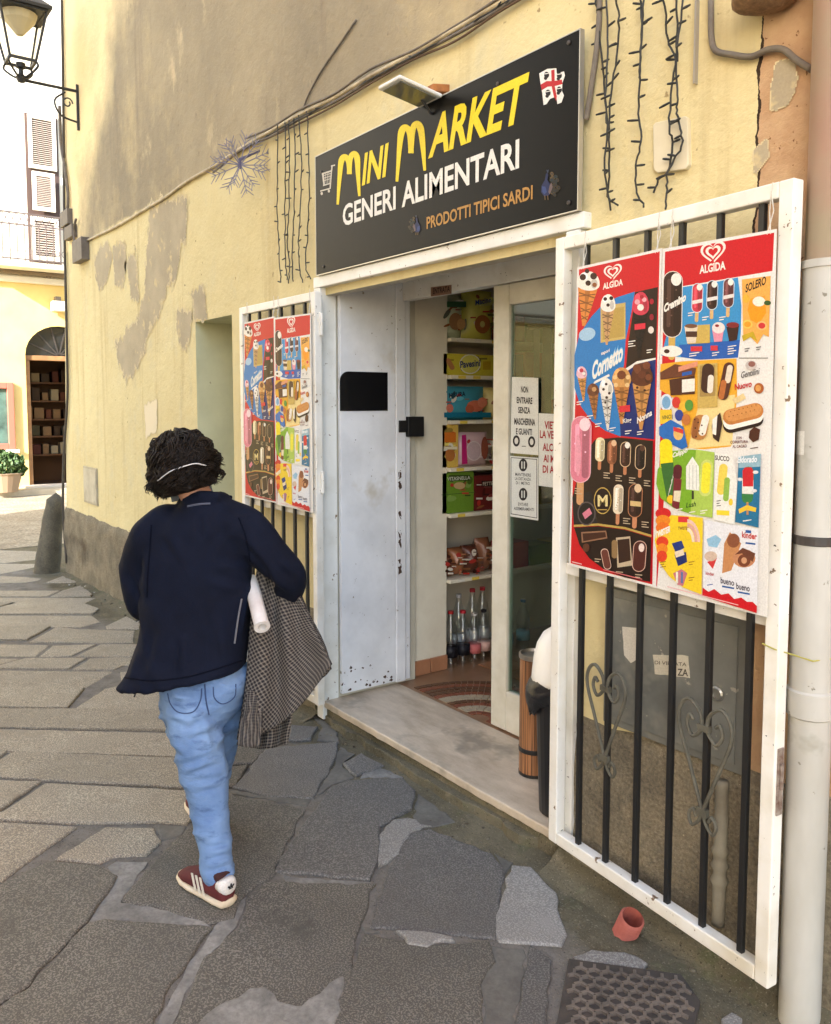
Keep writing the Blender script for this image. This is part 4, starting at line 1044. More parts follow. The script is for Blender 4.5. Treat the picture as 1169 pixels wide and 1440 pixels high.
def poster_a(k):
    k.poly([(812, 376), (931, 349), (920, 826), (800, 795)], (236, 232, 226)); k.poly([(814.5, 379), (928, 353.5), (917.5, 822), (802.5, 792)], RED)
    heart(k, 862, 382, 13, -.2); k.text('ALGIDA', 848, 407.5, 876, 401, 9, WHT, .03)
    k.poly([(868, 418), (893, 410), (888, 440), (880, 480), (878, 512), (872, 545), (871, 572), (873, 614), (852, 606), (832, 592), (816, 570), (808, 545), (808, 500), (815, 470), (832, 445), (848, 428)], BLU)
    k.poly([(893, 411), (925.5, 403.5), (922.5, 504), (897, 510), (880, 522), (884, 480), (890, 440)], DKB)
    k.poly([(880, 524), (897, 511), (922.5, 505), (920, 618), (873, 613), (871, 572), (873, 545)], NAVY)
    k.poly([(880.5, 523), (897, 511.5), (922.5, 505.5), (922.5, 503), (896, 508), (879, 519)], WHT)
    # big cone, the cone on gold, the cherry cone
    k.cone(829, 383, 33, 76, (246, 240, 228), (226, 140, 66), 6, [(-.25, .1, .14, CHO), (.2, .06, .15, CHO), (.0, .2, .12, CHO), (.28, .22, .1, (150, 90, 50)), (-.1, -.02, .1, CHO)])
    k.ell(826, 470, 12, 9, (170, 206, 232), -20)
    k.rect(845, 431, 880, 482, (206, 180, 110), -.16); k.rect(848, 436, 878, 478, (190, 160, 84), -.16)
    k.cone(856, 415, 21, 70, WHT, (206, 160, 110), 2, [(-.2, .08, .13, CHO), (.2, .06, .14, CHO), (0, .2, .12, CHO)])
    k.cone(902, 412, 24, 92, (214, 62, 84), (36, 24, 22), 2, [(-.2, .14, .16, (240, 170, 180)), (.2, .1, .14, (240, 170, 180)), (0, .22, .2, WHT), (.05, .06, .12, (170, 30, 50))])
    k.rect(893, 456, 908, 464, (220, 50, 70), -.12); k.ell(917, 424, 3, 4, (170, 30, 50)); k.ell(917, 446, 3, 4.5, (150, 30, 50)); k.ell(916, 464, 4, 5, (230, 220, 210)); dashes(k, 884, 480, 3, 10); dashes(k, 910, 492, 2, 8)
    # name in flowing script on a light swash
    k.text('Cornetto', 833, 536, 877, 507, 27, (120, 196, 236), .07, .2); k.text('Cornetto', 833.6, 535, 876.4, 507, 25, WHT, .035, .2)
    k.poly([(834, 541), (858, 529), (857, 526), (837, 536)], WHT); k.text('sapori', 846, 501, 858, 496, 6, WHT, .02)
    k.cone(818, 516, 15, 48, (236, 190, 200), TAN, -4, [(0, .1, .2, (200, 60, 80)), (.2, .2, .15, WHT)]); k.cone(834, 540, 17, 50, (110, 64, 40), (170, 110, 60), -4, [(.1, .15, .2, (200, 150, 100))])
    k.cone(853, 533, 20, 72, (240, 236, 226), (224, 220, 210), -2, [(0, .1, .1, CHO), (-.2, .2, .1, CHO), (.2, .28, .1, CHO), (0, .36, .1, CHO), (-.1, .46, .08, CHO), (.1, .56, .06, CHO)])
    k.cone(875, 518, 27, 78, (214, 158, 90), (196, 130, 66), 0, [(0, .12, .24, (120, 64, 36)), (-.34, .16, .12, (236, 200, 140)), (.34, .16, .12, (236, 200, 140)), (-.3, .3, .12, (236, 200, 140)), (.3, .3, .12, (236, 200, 140))])
    k.cone(904, 512, 31, 92, (92, 48, 30), (206, 146, 80), 1, [(-.24, .06, .18, (120, 66, 42)), (.2, .02, .18, (120, 66, 42)), (0, .16, .18, (104, 54, 34)), (.3, .2, .15, (120, 66, 42)), (-.3, .24, .15, (96, 50, 32)), (-.2, .36, .06, (70, 36, 22)), (.14, .4, .06, (70, 36, 22))])
    k.rect(872, 571, 887, 580, (220, 50, 60), -.1); k.text('King', 877, 597, 889, 595, 8, WHT, .02); k.text('Nonna', 897, 596, 918, 584, 9, WHT, .03)
    for (u, v) in ((812, 565), (826, 585), (838, 596), (858, 602), (880, 606), (897, 607)): dashes(k, u, v, 2, 9)
    # chocolate bars half
    k.poly([(838, 618), (872, 615), (919.5, 620), (917, 752), (880, 742), (840, 737), (808, 738), (806, 700), (822, 640)], (44, 30, 22)); k.poly([(806, 700), (832, 690), (842, 737), (808, 738)], (40, 36, 36))
    k.poly([(808, 738), (842, 736), (880, 741), (917.3, 752), (917.2, 755), (880, 744), (842, 739), (808, 741)], GLD)
    k.poly([(808.5, 742), (842, 740), (880, 745), (917, 756), (915.5, 818), (880, 812), (850, 800), (830, 785), (816, 766)], (40, 26, 22))
    k.stick(818, 632, 27, 92, PNK, 1, (240, 190, 200), (250, 220, 226)); k.ell(814, 640, 4, 30, (236, 160, 176)); k.ell(826, 722, 13, 17, (90, 80, 80)); k.ell(826, 722, 11, 15, (36, 30, 30)); k.poly([(820, 722), (830, 714), (834, 722), (824, 730)], (220, 130, 150))
    for (u, v, c, bt) in ((845, 632, (240, 224, 178), None), (862, 636, (150, 92, 60), (230, 190, 150)), (881, 639, (70, 42, 32), WHT), (902, 643, (38, 26, 22), (90, 60, 46))):
        k.stick(u, v, 13, 34, c, 2, (220, 190, 150) if c[0] < 80 else None, bt, (196, 130, 90)); dashes(k, u + 5, v + 32, 3, 9, (200, 180, 150), .1)
    k.ell(849, 704, 12.5, 19, GLD); k.ell(849, 704, 11.3, 17.4, (40, 26, 22)); k.text('M', 842, 712, 856, 712, 16, (236, 216, 150), .03); dashes(k, 842, 716, 1, 13, GLD, 0)
    k.stick(871, 702, 14, 42, (236, 220, 190), 2, None, None, (206, 140, 100)); k.stick(895, 704, 18, 46, (60, 36, 28), 2, (190, 130, 90), (230, 200, 160), (206, 140, 100)); k.rect(888, 704, 903, 711, (220, 190, 130), .1)
    for i in range(10): k.ell(868 + (i * 7) % 8, 685 + i * 3.6, .9, .9, (200, 170, 130), 0, 6)
    for (u, v) in ((878, 728), (904, 733), (810, 686)): dashes(k, u, v, 3, 10, (200, 180, 150), .1)
    k.poly([(819, 748), (854, 746), (856, 757), (820, 763)], (150, 110, 84)); k.poly([(821, 750), (853, 748), (854, 755), (822, 761)], (70, 40, 30)); k.caps(826, 770, 9, 12, (96, 56, 40))
    k.caps(854, 786, 11, 30, (230, 200, 180), -12); k.caps(854, 786, 9.5, 28, (110, 60, 50), -12); k.poly([(868, 756), (888, 754), (891, 795), (870, 798)], (200, 180, 150)); k.poly([(870, 759), (887, 757), (889, 788), (872, 792)], (58, 36, 28)); k.caps(866, 772, 8, 26, (150, 120, 80))
    k.caps(901, 782, 19, 44, (220, 180, 160), 4); k.caps(901, 782, 17, 42, (84, 40, 34), 4); k.ell(904, 770, 4, 6, (240, 220, 210)); dashes(k, 838, 785, 2, 9, (200, 180, 150), .1); dashes(k, 895, 807, 2, 10, (200, 180, 150), .1); dashes(k, 868, 803, 1, 10, (200, 180, 150), .1); dashes(k, 806, 789, 1, 14, (240, 200, 200), .25); dashes(k, 850, 800, 1, 55, (230, 120, 120), .25)
def poster_b(k):
    k.poly([(932, 350), (1092, 322), (1078, 868), (920, 826)], (236, 234, 228)); k.poly([(935.5, 354), (1089, 327), (1086.5, 381), (934, 407)], RED)
    k.poly([(934, 407), (946, 405), (950, 500), (924, 826), (923, 823)], RED)
    heart(k, 1003, 354, 18, -.17); k.text('ALGIDA', 984, 385.5, 1020.5, 379, 12, WHT, .03)
    k.poly([(930, 500), (938, 470), (948, 420), (958, 404), (1000, 398), (1038, 390), (1043, 430), (1042, 470), (1038, 503), (985, 506), (955, 502)], (60, 148, 206)); k.poly([(955, 485), (1041, 478), (1038, 503), (985, 506), (958, 502)], (40, 96, 180))
    k.poly([(929, 512), (960, 508), (1036, 504), (1037, 560), (1032, 600), (1028, 628), (990, 632), (966, 630), (958, 590), (948, 560), (928, 548)], (238, 176, 50)); k.poly([(985, 560), (1034, 555), (1030, 626), (968, 631), (975, 600)], (244, 220, 150))
    k.stick(946, 428, 26, 92, (58, 34, 26), 1, (240, 230, 220), (250, 240, 230), (214, 176, 90)); k.text('Cremino', 934, 440, 965, 423, 12, WHT, .05, .2); k.ell(944, 494, 16, 8, WHT); k.ell(938, 494, 4, 3, CHO)
    for (u, v, c) in ((981, 419, (206, 60, 76)), (1002, 415, (66, 40, 32)), (1025, 412, (110, 60, 60))):
        k.stick(u, v, 14, 40, c, 2, (206, 226, 240), WHT, (220, 180, 120)); k.rect(u - 7, v + 4, u + 8, v + 9, (236, 226, 220), -.2)
    for (u, v) in ((968, 440), (988, 446), (1012, 446)): dashes(k, u, v, 2, 9)
    k.rect(968, 458, 999, 484, (206, 176, 90), -.06); k.poly([(963, 459), (982, 457), (979, 482), (967, 483)], (230, 214, 190)); k.rect(965, 466, 981, 474, (80, 50, 36)); k.ell(972.5, 458.5, 9, 3, (120, 80, 56))
    k.poly([(1002, 462), (1019, 460), (1016, 480), (1005, 481)], (232, 150, 170)); k.ell(1011, 461, 9, 8, (240, 226, 220)); k.ell(1009, 458, 3, 2, (150, 40, 50)); k.poly([(1022, 460), (1040, 458), (1037, 478), (1026, 480)], (60, 34, 26)); k.ell(1031, 457, 9, 4, (130, 40, 40))
    k.rect(972, 487, 988, 494, (214, 50, 60)); k.rect(1000, 486, 1010, 493, (214, 60, 70)); dashes(k, 970, 497, 2, 14); dashes(k, 1002, 496, 2, 10); dashes(k, 1024, 487, 4, 12)
    # fruit panel
    k.poly([(1044, 393), (1084.5, 388), (1082, 474), (1074, 470), (1066, 484), (1056, 474), (1046, 480)], (240, 176, 84)); k.text('SOLERO', 1049, 412, 1078, 400, 12, (50, 36, 26), .03, .1)
    k.poly([(1056, 420), (1076, 416), (1078, 440), (1068, 456), (1056, 450), (1052, 436)], (246, 158, 30)); k.ell(1068, 424, 9, 7, (250, 240, 220)); k.ell(1050, 420, 5, 6, (236, 180, 60)); k.ell(1080, 426, 5, 3.5, (60, 90, 40)); k.ell(1052, 456, 7, 6, (250, 200, 90)); k.ell(1052, 456, 4.6, 4, (246, 160, 40)); k.ell(1072, 458, 7.5, 6.5, (250, 190, 120)); k.ell(1072, 458, 5, 4.3, (214, 60, 60)); k.poly([(1044, 472), (1060, 466), (1066, 480), (1056, 474), (1046, 480)], (200, 170, 40))
    dashes(k, 1048, 490, 2, 7, (90, 90, 90)); dashes(k, 1064, 488, 2, 7, (90, 90, 90)); k.rect(1040, 503, 1081, 504, (90, 90, 90), 0)
    k.ell(1057, 514, 8, 7, (206, 196, 190)); k.ell(1058, 512, 5, 4, (150, 100, 90)); k.text('Gentilini', 1043, 532, 1069, 526, 9, (70, 60, 60), .01, .2); k.text('Nuovo', 1034, 549, 1058, 544, 9, (200, 50, 50), .03); k.ell(1068, 546, 7, 7.5, (176, 96, 44)); k.ell(1067, 546, 4, 4.5, (222, 160, 90)); k.poly([(1030, 562), (1046, 553), (1050, 560), (1036, 568)], (230, 206, 150))
    k.caps(1046, 594, 21, 58, (46, 32, 26), 76); k.caps(1046, 589, 21, 58, (250, 246, 236), 76); k.caps(1046, 582, 22, 58, (200, 130, 66), 76); k.caps(1046, 580, 17, 52, (216, 150, 84), 76)
    for i in range(7): k.ell(1026 + i * 6, 586 - i * 1.6, .9, .9, (150, 90, 40), 0, 6); k.ell(1028 + i * 6, 579 - i * 1.6, .9, .9, (150, 90, 40), 0, 6)
    k.poly([(1055, 606), (1062, 600), (1070, 604), (1068, 618), (1060, 622), (1054, 616)], (80, 44, 30)); k.text('CON', 1036, 618, 1044, 617.5, 4, (110, 40, 30), .02); k.text('COPERTURA', 1028, 624, 1053, 623, 4.2, (110, 40, 30), .02); k.text('AL CACAO', 1031, 630, 1051, 629, 4, (110, 40, 30), .02); dashes(k, 1056, 630, 1, 11, (90, 60, 50))
    # biscuits and boxes on the orange field
    k.poly([(929, 524), (950, 512), (980, 518), (978, 528), (930, 534)], (110, 62, 40)); k.poly([(942, 534), (978, 528), (978, 554), (944, 556)], (80, 44, 30)); k.rect(960, 534, 978, 552, (246, 240, 226), -.1); k.rect(955, 516, 982, 523, (226, 150, 120), -.3); k.rect(960, 524, 974, 529, (40, 90, 170), -.2)
    k.rect(982, 512, 1010, 574, (206, 176, 96), -.06); k.rect(985, 514, 1007, 558, (170, 140, 80), -.06); k.caps(996, 532, 17, 42, (70, 42, 32), 4); k.caps(1000, 540, 8, 26, (240, 230, 214), 4); k.caps(1022, 536, 15, 54, (90, 50, 36), 12); k.caps(1026, 526, 8, 26, (236, 220, 196), 10); k.caps(1017, 548, 8, 28, (190, 110, 56), 10)
    k.ell(938, 566, 9, 12, (226, 236, 244)); k.ell(938, 566, 6, 9, (120, 170, 210)); k.text('VINCI', 933, 590, 947, 589, 6, (30, 60, 120), .02); k.rect(929, 576, 946, 596, (240, 200, 50)); k.text('VINCI', 932, 590, 945, 588.5, 5.5, (40, 80, 50), .02)
    for (u, v, c) in ((952, 566, (214, 60, 50)), (962, 572, (240, 190, 60)), (970, 570, (90, 150, 60)), (956, 584, (50, 70, 150)), (966, 590, (200, 120, 60))): k.ell(u, v, 6, 8, c)
    k.poly([(928, 600), (944, 590), (962, 600), (968, 628), (960, 632), (940, 622), (928, 612)], (40, 110, 190)); k.ell(955, 610, 7, 9, (236, 190, 110)); k.rect(948, 600, 962, 606, (220, 60, 60), .3)
    k.caps(985, 601, 23, 36, (190, 130, 70), 10); k.caps(991, 598, 10, 30, (246, 240, 226), 14); k.caps(979, 602, 8, 30, (150, 92, 50), 8); k.poly([(1004, 590), (1014, 580), (1017, 596), (1012, 622), (1004, 616), (1002, 600)], (60, 38, 32)); k.poly([(1003, 590), (1010, 584), (1008, 612), (1003, 610)], (246, 240, 230))
    for i in range(7): k.ell(978 + (i * 5) % 14, 590 + i * 4, 1.3, 1.3, (70, 40, 26), 0, 6)
    # green ices
    k.poly([(926, 660), (944, 634), (975, 632), (1006, 636), (1003, 728), (970, 722), (948, 714), (930, 700), (924, 680)], GRN); k.poly([(980, 632), (1006, 636), (1003, 728), (972, 723)], (176, 206, 90)); k.caps(938, 640, 18, 46, (246, 226, 30), -2); k.poly([(930, 652), (948, 650), (952, 706), (940, 708)], (60, 110, 50)); k.text('LIPPO', 941, 694, 950, 656, -7, WHT, .02); k.ell(944, 702, 5, 6, (240, 200, 40))
    k.text('Calippo', 947, 646, 968, 638, 9, WHT, .03, .2); k.caps(954, 664, 12, 22, (90, 30, 40), 4); k.poly([(949, 672), (960, 674), (956, 718), (946, 712)], (120, 40, 50)); k.poly([(949, 690), (959, 690), (957, 706), (948, 704)], (230, 220, 190))
    k.poly([(975, 642), (984, 656), (985, 690), (966, 688), (966, 656)], (240, 242, 232)); k.rect(974, 690, 977, 702, (60, 60, 40)); 
    for x in (970, 975, 980): k.rect(x, 654, x + 1.2, 688, (206, 210, 200))
    k.caps(994, 672, 17, 52, (206, 220, 120), 4); k.caps(994, 672, 12, 44, (240, 232, 60), 4); k.text('Lush', 966, 714, 980, 712, 7, (40, 70, 30), .02, .2); dashes(k, 952, 716, 2, 9); dashes(k, 970, 720, 1, 9); dashes(k, 986, 718, 2, 10)
    k.poly([(1007, 637), (1032, 640), (1038, 680), (1034, 738), (1004, 730)], (240, 240, 232)); k.text('SUCCO', 1007, 647, 1027, 649, 7, (60, 50, 46), .03); k.caps(1017, 674, 12, 44, (240, 214, 90), 6); k.caps(1023, 688, 8, 34, (150, 190, 80), 4); k.rect(1009, 717, 1027, 724, (250, 220, 60), .06); k.ell(1029, 706, 3, 5, (246, 206, 60)); dashes(k, 1009, 704, 3, 6, (90, 90, 80))
    # blue panel with the striped ice
    k.poly([(1040, 642), (1071.5, 638), (1068, 742), (1035, 734), (1038, 690)], (40, 116, 156)); k.poly([(1040, 642), (1071.5, 638), (1071, 656), (1040, 658)], (150, 186, 200)); k.text('Eldorado', 1038, 651, 1066, 650, 9, (240, 244, 246), .03, .2)
    k.caps(1053, 682, 16, 52, (60, 130, 70), 2); k.rect(1045, 674, 1061, 694, (240, 238, 230), .05); k.poly([(1046, 684), (1045.5, 662), (1049, 657), (1058, 657), (1061, 662), (1060.5, 684)], (206, 40, 50)); k.rect(1051, 706, 1054, 724, (190, 140, 90)); k.poly([(1040, 716), (1052, 710), (1065, 714), (1064, 720), (1052, 717), (1041, 722)], (240, 200, 60)); dashes(k, 1046, 732, 1, 12)
    k.ell(1042, 674, 4, 2.4, (230, 230, 230)); k.ell(1064, 664, 4, 2.4, (230, 230, 230)); k.ell(1062, 690, 4, 2.4, (230, 230, 230))
    # yellow corner and the white panel
    k.poly([(938, 724), (960, 725), (990, 728), (988, 836), (962, 826), (942, 810), (928, 790), (922, 760), (926, 740)], YLW)
    for i, c in enumerate([(214, 40, 40), ORG, (236, 120, 40), (246, 200, 60), (226, 70, 40), ORG, (226, 70, 40)]): k.ell(934 - i * .3, 722 + i * 10, 11 - i * .6, 8, c)
    k.text('TWISTER', 923, 757, 944, 748, 9, WHT, .05, .2); k.rect(955, 726, 970, 734, (220, 60, 60), .04); k.text('TWISTER', 955, 745, 970, 745, 4.5, (110, 60, 50), .02)
    for i, c in enumerate([(240, 200, 190), (226, 170, 160), (246, 230, 200)]): k.poly([(968 + (18 - i * 4) * math.cos(t), 762 - (32 - i * 6) * math.sin(t)) for t in [math.pi * .02 * j * 2.5 for j in range(0, 11)]] + [(968 + (14.5 - i * 4) * math.cos(t), 762 - (27 - i * 6) * math.sin(t)) for t in [math.pi * .02 * j * 2.5 for j in range(10, -1, -1)]], c)
    k.poly([(946, 764), (960, 760), (964, 770), (952, 778)], (40, 60, 130)); k.poly([(950, 780), (966, 776), (968, 790), (955, 796)], (36, 50, 110)); k.poly([(950, 776), (962, 772), (964, 780), (952, 784)], (236, 220, 190)); k.poly([(948, 806), (960, 800), (968, 806), (962, 824), (954, 822)], (200, 120, 130)); k.rect(952, 804, 955, 820, (240, 240, 220)); k.rect(959, 804, 962, 820, (90, 120, 170)); dashes(k, 970, 790, 2, 8, (160, 120, 30)); dashes(k, 970, 812, 2, 8, (160, 120, 30)); dashes(k, 930, 790, 3, 8, (160, 120, 30))
    k.poly([(992, 731), (1068, 744), (1066, 852), (1060, 846), (1052, 846), (1044, 840), (1034, 842), (1026, 834), (1016, 836), (1006, 828), (998, 832), (990, 826)], (234, 236, 240))
    k.poly([(989.6, 826), (998, 832), (1006, 828), (1016, 836), (1026, 834), (1034, 842), (1044, 840), (1052, 846), (1060, 846), (1066, 852), (1065.6, 862), (989, 838)], RED)
    k.poly([(995, 758), (1008, 752), (1016, 758), (1010, 770), (998, 768)], (150, 196, 224)); k.poly([(996, 790), (1010, 784), (1004, 800)], (210, 60, 60)); k.ell(1001, 782, 9, 7, (214, 190, 170)); k.poly([(1020, 764), (1028, 748), (1044, 764), (1030, 802), (1017, 806)], (200, 140, 90)); k.ell(1033, 760, 9, 10, (140, 84, 56)); k.ell(1048, 785, 16, 13, (200, 140, 100)); k.ell(1048, 788, 9, 9, (120, 66, 44)); k.ell(1048, 788, 4, 4.5, (214, 160, 120)); k.poly([(1035, 780), (1046, 770), (1064, 778), (1060, 790), (1045, 778)], (110, 64, 46))
    k.text('kinder', 1045, 756, 1066, 759, 9, (190, 40, 40), .03); k.rect(1050, 762, 1064, 764.5, (40, 90, 160), .12); k.rect(1050, 745, 1058, 749, (40, 90, 160), .1)
    for (u, v) in ((1015, 820), (1037, 828)): k.text('bueno', u, v, u + 19, v + 4, 9, (50, 40, 60), .02); k.rect(u + 2, v + 3, u + 19, v + 5.4, (40, 90, 160), .18)
    k.text('kinder', 994, 808, 1006, 810, 5, (190, 40, 40), .02); dashes(k, 996, 822, 1, 8, (60, 90, 160)); dashes(k, 940, 824, 1, 100, (240, 190, 190), .26)
def make_poster(name, fn, px, label, group):
    org = GP(*px, POFF); org.y = -POFF
    k = Ink(lambda u, v: GP(u, v, POFF) - org, Vector((0, -1, 0)), .0, .000016)
    fn(k)
    # the sheet behind the print: corners of the first polygon
    c4_ = k.b.f[0]; q = [Vector(k.b.v[i]) for i in c4_]
    root = thing(name, label, 'poster', (0, 0, 0), group)
    pr = k.b.build('print', k.mesh_mats(), root, fixn=False)
    s = MB(); s.prism([p + Vector((0, .0002, 0)) for p in q], (0, .002, 0)); s.build('sheet', flat(226, 222, 214), root)
    top = q[0].lerp(q[1], .5)
    for f_ in (.06, .93):
        a = q[0].lerp(q[1], f_); zt_ = GZ1 - org.z - .02
        t_ = MB(); t_.tube([a + Vector((0, 0, -.01)), Vector((a.x + .008, .012, (a.z + zt_) / 2)), Vector((a.x + .002, .008, zt_))], .0014, 5)
        t_.build('hanging_string', flat(226, 220, 206), root); t_ = MB(); t_.tube([a + Vector((.01, 0, -.01)), Vector((a.x - .004, .012, (a.z + zt_) / 2)), Vector((a.x + .006, .008, zt_ + .02))], .0014, 5)
        t_.build('hanging_string', flat(226, 220, 206), root)
    return root, org
def place_poster(root, org, g, loc_shift=(0, 0, 0), sc=(1, 1, 1)):
    M = g.matrix_world
    root.location = M @ (org + Vector(loc_shift)); root.rotation_euler = g.rotation_euler; root.scale = sc
def copy_tree(o, parent=None):
    c = o.copy(); C.objects.link(c); c.parent = parent
    for ch in list(o.children): copy_tree(ch, c)
    return c
bpy.context.view_layer.update()
pA, oA = make_poster('ice_cream_poster', poster_a, (812, 376), 'red ice cream poster with cones and chocolate bars on the gate by the drainpipe', 'ice cream posters')
pB, oB = make_poster('ice_cream_poster', poster_b, (932, 350), 'ice cream poster with yellow, green and white fields on the gate by the drainpipe', 'ice cream posters')
place_poster(pA, oA, rgate); place_poster(pB, oB, rgate)
bpy.context.view_layer.update()
# the same pair, scaled to fit, on the other gate
def LP(u, v): p = onY(u, v, WY - .08 - POFF); return p
tl, tm, tr, bl = LP(343, 454), LP(386, 447), LP(437, 441), LP(342, 697)
wA = GP(931, 349, POFF).x - oA.x; hA = oA.z - GP(800, 795, POFF).z; wB = GP(1092, 322, POFF).x - oB.x
sz_ = (tl.z - bl.z) / hA
for (src, lab, p0, p1, w0) in ((pA, 'ice cream poster with cones and dark bars on the gate by the side doorway', tl, tm, wA), (pB, 'yellow and white ice cream poster on the gate by the side doorway', tm, tr, wB)):
    c = copy_tree(src); c['label'] = lab
    c.location = p0; c.rotation_euler = (0, 0, 0); c.scale = ((p1.x - p0.x) / w0, 1, sz_)

# ------------------------------------------------------------------ paper notices on the glass and the ENTRATA plate
def notice(name, label, quad, fn, y, paper=(228, 230, 224), cat='notice'):
    mp = lambda u, v: onY(u, v, y)
    k = Ink(mp, Vector((0, -1, 0)), .0006, .00003); fn(k)
    o = thing(name, label, cat, mp(*quad[3]))
    s = MB(); s.prism([mp(*p) for p in quad], (0, .001, 0)); adopt(s.build('paper', flat(*paper)), o)
    adopt(k.b.build('print', k.mesh_mats(), fixn=False), o); return o
INK = (38, 36, 38)
def n1(k):
    for (t, u0, u1, v, h) in (('NON', 733, 743, 552, 9), ('ENTRARE', 727, 749, 567, 9), ('SENZA', 729, 746, 581, 9), ('MASCHERINA', 723.5, 753, 597, 9.5), ('E GUANTI', 726, 748.5, 611, 9)):
        k.text(t, u0, v, u1, v + (u1 - u0) * .06, h, INK, .03)
    for u in (726.5, 748): k.ell(u, 620 + (u - 726) * .06, 5, 8, INK); k.ell(u, 620 + (u - 726) * .06, 2.6, 4.6, (220, 220, 214))
    k.rect(734, 627, 740, 628, INK)
notice('door_notice', 'white paper notice on the glass about masks and gloves', [(720, 530), (757, 531.5), (757, 640), (718, 637)], n1, 2.612)
def n2(k):
    for (t, u0, u1, v) in (('VIETATA', 766, 799, 603), ('LA VENDITA', 759.5, 804, 616), ('ALCOOLICI', 763.5, 804, 634), ('AI MINORI', 764.5, 802, 650), ('DI ANNI 18', 763.5, 806, 665)):
        k.text(t, u0, v, u1, v + (u1 - u0) * .07, 11, (168, 40, 44), .03)
notice('door_notice', 'paper notice with red capitals on the glass, partly hidden by the gate', [(757.6, 581), (812, 584), (812, 690), (757.6, 683)], n2, 2.614)
def n3(k):
    k.poly([(718.6, 643), (755.6, 645.5), (755.6, 729), (718.6, 723)], INK); k.poly([(719.4, 644), (754.8, 646.5), (754.8, 728), (719.4, 722)], (222, 226, 222))
    for v in (654, 695): k.ell(736, v, 6, 9, INK); k.rect(733.5, v - 5, 735, v + 5, (222, 226, 222)); k.rect(737, v - 5, 738.5, v + 5, (222, 226, 222))
    for (t, u0, u1, v) in (('MANTENERE', 725, 747, 669), ('LA DISTANZA', 724.5, 747, 675), ('DI 1 METRO', 726, 745.5, 681), ('EVITARE', 729, 743, 711), ('ASSEMBRAMENTI', 723, 751, 717)): k.text(t, u0, v, u1, v + (u1 - u0) * .07, 4.4, (60, 60, 62), .015)
notice('door_notice', 'small framed paper notice on the glass below the mask notice', [(717.5, 641), (757, 644), (757, 732), (717.5, 726)], n3, 2.612)
def n4(k): k.text('ENTRATA', 609, 413.5, 633, 410, 8, (70, 46, 36), .03)
notice('entrance_plate', 'small brown plate reading ENTRATA hanging at the top of the doorway', [(606, 404), (635, 400.5), (635, 413), (606, 417)], n4, 2.596, (150, 116, 92), 'sign')

# ------------------------------------------------------------------ strings of lights
M_WIRE = mat('dark_green_wire', (.02, .02, .016), .6, bump=0)
def Z4(x, y): return (780 + .3328 * x, .3328 * y)
def light_string(label, lines, off=.03, step=.05, r=.0033, group='unlit string lights on the wall'):
    p0 = W(*lines[0][0], off)
    b = MB(); rnd = random.Random(len(label))
    for ln in lines:
        pts = smooth_line([W(u, v, off + rnd.uniform(-.01, .012)) for (u, v) in ln], 5)
        pts = [p + Vector((rnd.uniform(-.002, .002), rnd.uniform(-.003, .003), 0)) for p in pts]
        b.tube(pts, r, 5); acc = 0
        for p, q in zip(pts[:-1], pts[1:]):
            acc += (q - p).length
            if acc > step * rnd.uniform(.7, 1.3):
                acc = 0; s = rnd.choice((-1, 1))
                d = Vector((s * rnd.uniform(.022, .038), rnd.uniform(-.012, .004), rnd.uniform(-.008, .010)))
                b.tube([q, q + d * .6, q + d], [r * 1.0, r * 1.25, r * .9], 5)
    o = b.build('light_string', M_WIRE); tag(o, label, 'string lights', group); return o
light_string('double curtain strand of unlit lights hanging just right of the black sign', [[Z4(*p) for p in l] for l in (
    [(165, -60), (172, 0), (185, 100), (205, 300), (215, 420), (225, 560), (212, 700), (236, 890)], [(268, -60), (262, 0), (272, 90), (262, 250), (238, 400), (230, 560), (232, 720), (226, 830), (266, 868)], [(215, -60), (218, 0), (226, 200), (214, 400), (222, 520)])])
light_string('thin single strand of unlit lights between two thicker ones above the right gate', [[Z4(*p) for p in l] for l in (
    [(366, -60), (365, 0), (372, 100), (360, 300), (358, 480), (364, 600), (345, 700), (344, 800), (380, 875)], [(380, -60), (378, 0), (364, 180), (362, 330)])])
light_string('knotted strand of unlit lights hanging over the small white cover plate', [[Z4(*p) for p in l] for l in (
    [(455, -60), (462, 0), (480, 170), (512, 250), (492, 400), (486, 550), (500, 600), (480, 720), (440, 760), (420, 815)], [(548, -60), (544, 0), (514, 250), (520, 400), (518, 480), (536, 560), (536, 620), (480, 720), (474, 800), (470, 885)], [(514, -60), (516, 100), (516, 260)])])
light_string('curtain of unlit lights hanging left of the black sign', [[(u + random.uniform(-2, 2), 176 - (u - 390) * .45), (u + random.uniform(-2, 2), 230), (u + random.uniform(-2, 2), 290), (u + random.uniform(-2, 2), 340), (u + random.uniform(-4, 4), 375), (u + random.uniform(-5, 5), 400 - random.uniform(0, 8))] for u in (391, 401, 406, 413, 422, 433)], step=.075)
# snowflake ornament
sp = W(338, 232, .12)
b = MB(); rnd = random.Random(3)
sf = thing('snowflake_light', 'blue grey twig snowflake light hung on the wall cables', 'decoration', sp)
for i in range(14):
    a = 2 * math.pi * i / 14 + rnd.uniform(-.15, .15); L = rnd.uniform(.15, .24); dy = rnd.uniform(-.07, .03)
    d = RT * (math.cos(a) * L * .8) + FW * min(dy, .0) + Vector((0, 0, math.sin(a) * L * .8)); b.tube([sp, sp + d * .5, sp + d], [.004, .003, .002], 5)
    for f_ in (.5, .7, .85):
        for s in (-1, 1):
            e = (RT * math.cos(a + s * .7) + FW * rnd.uniform(-.3, .0) + Vector((0, 0, math.sin(a + s * .7)))) * (.26 * L); b.tube([sp + d * f_, sp + d * f_ + e], [.0028, .0018], 4)
adopt(b.build('twigs', mat('snowflake_wire', srgb(130, 126, 138), .5)), sf)
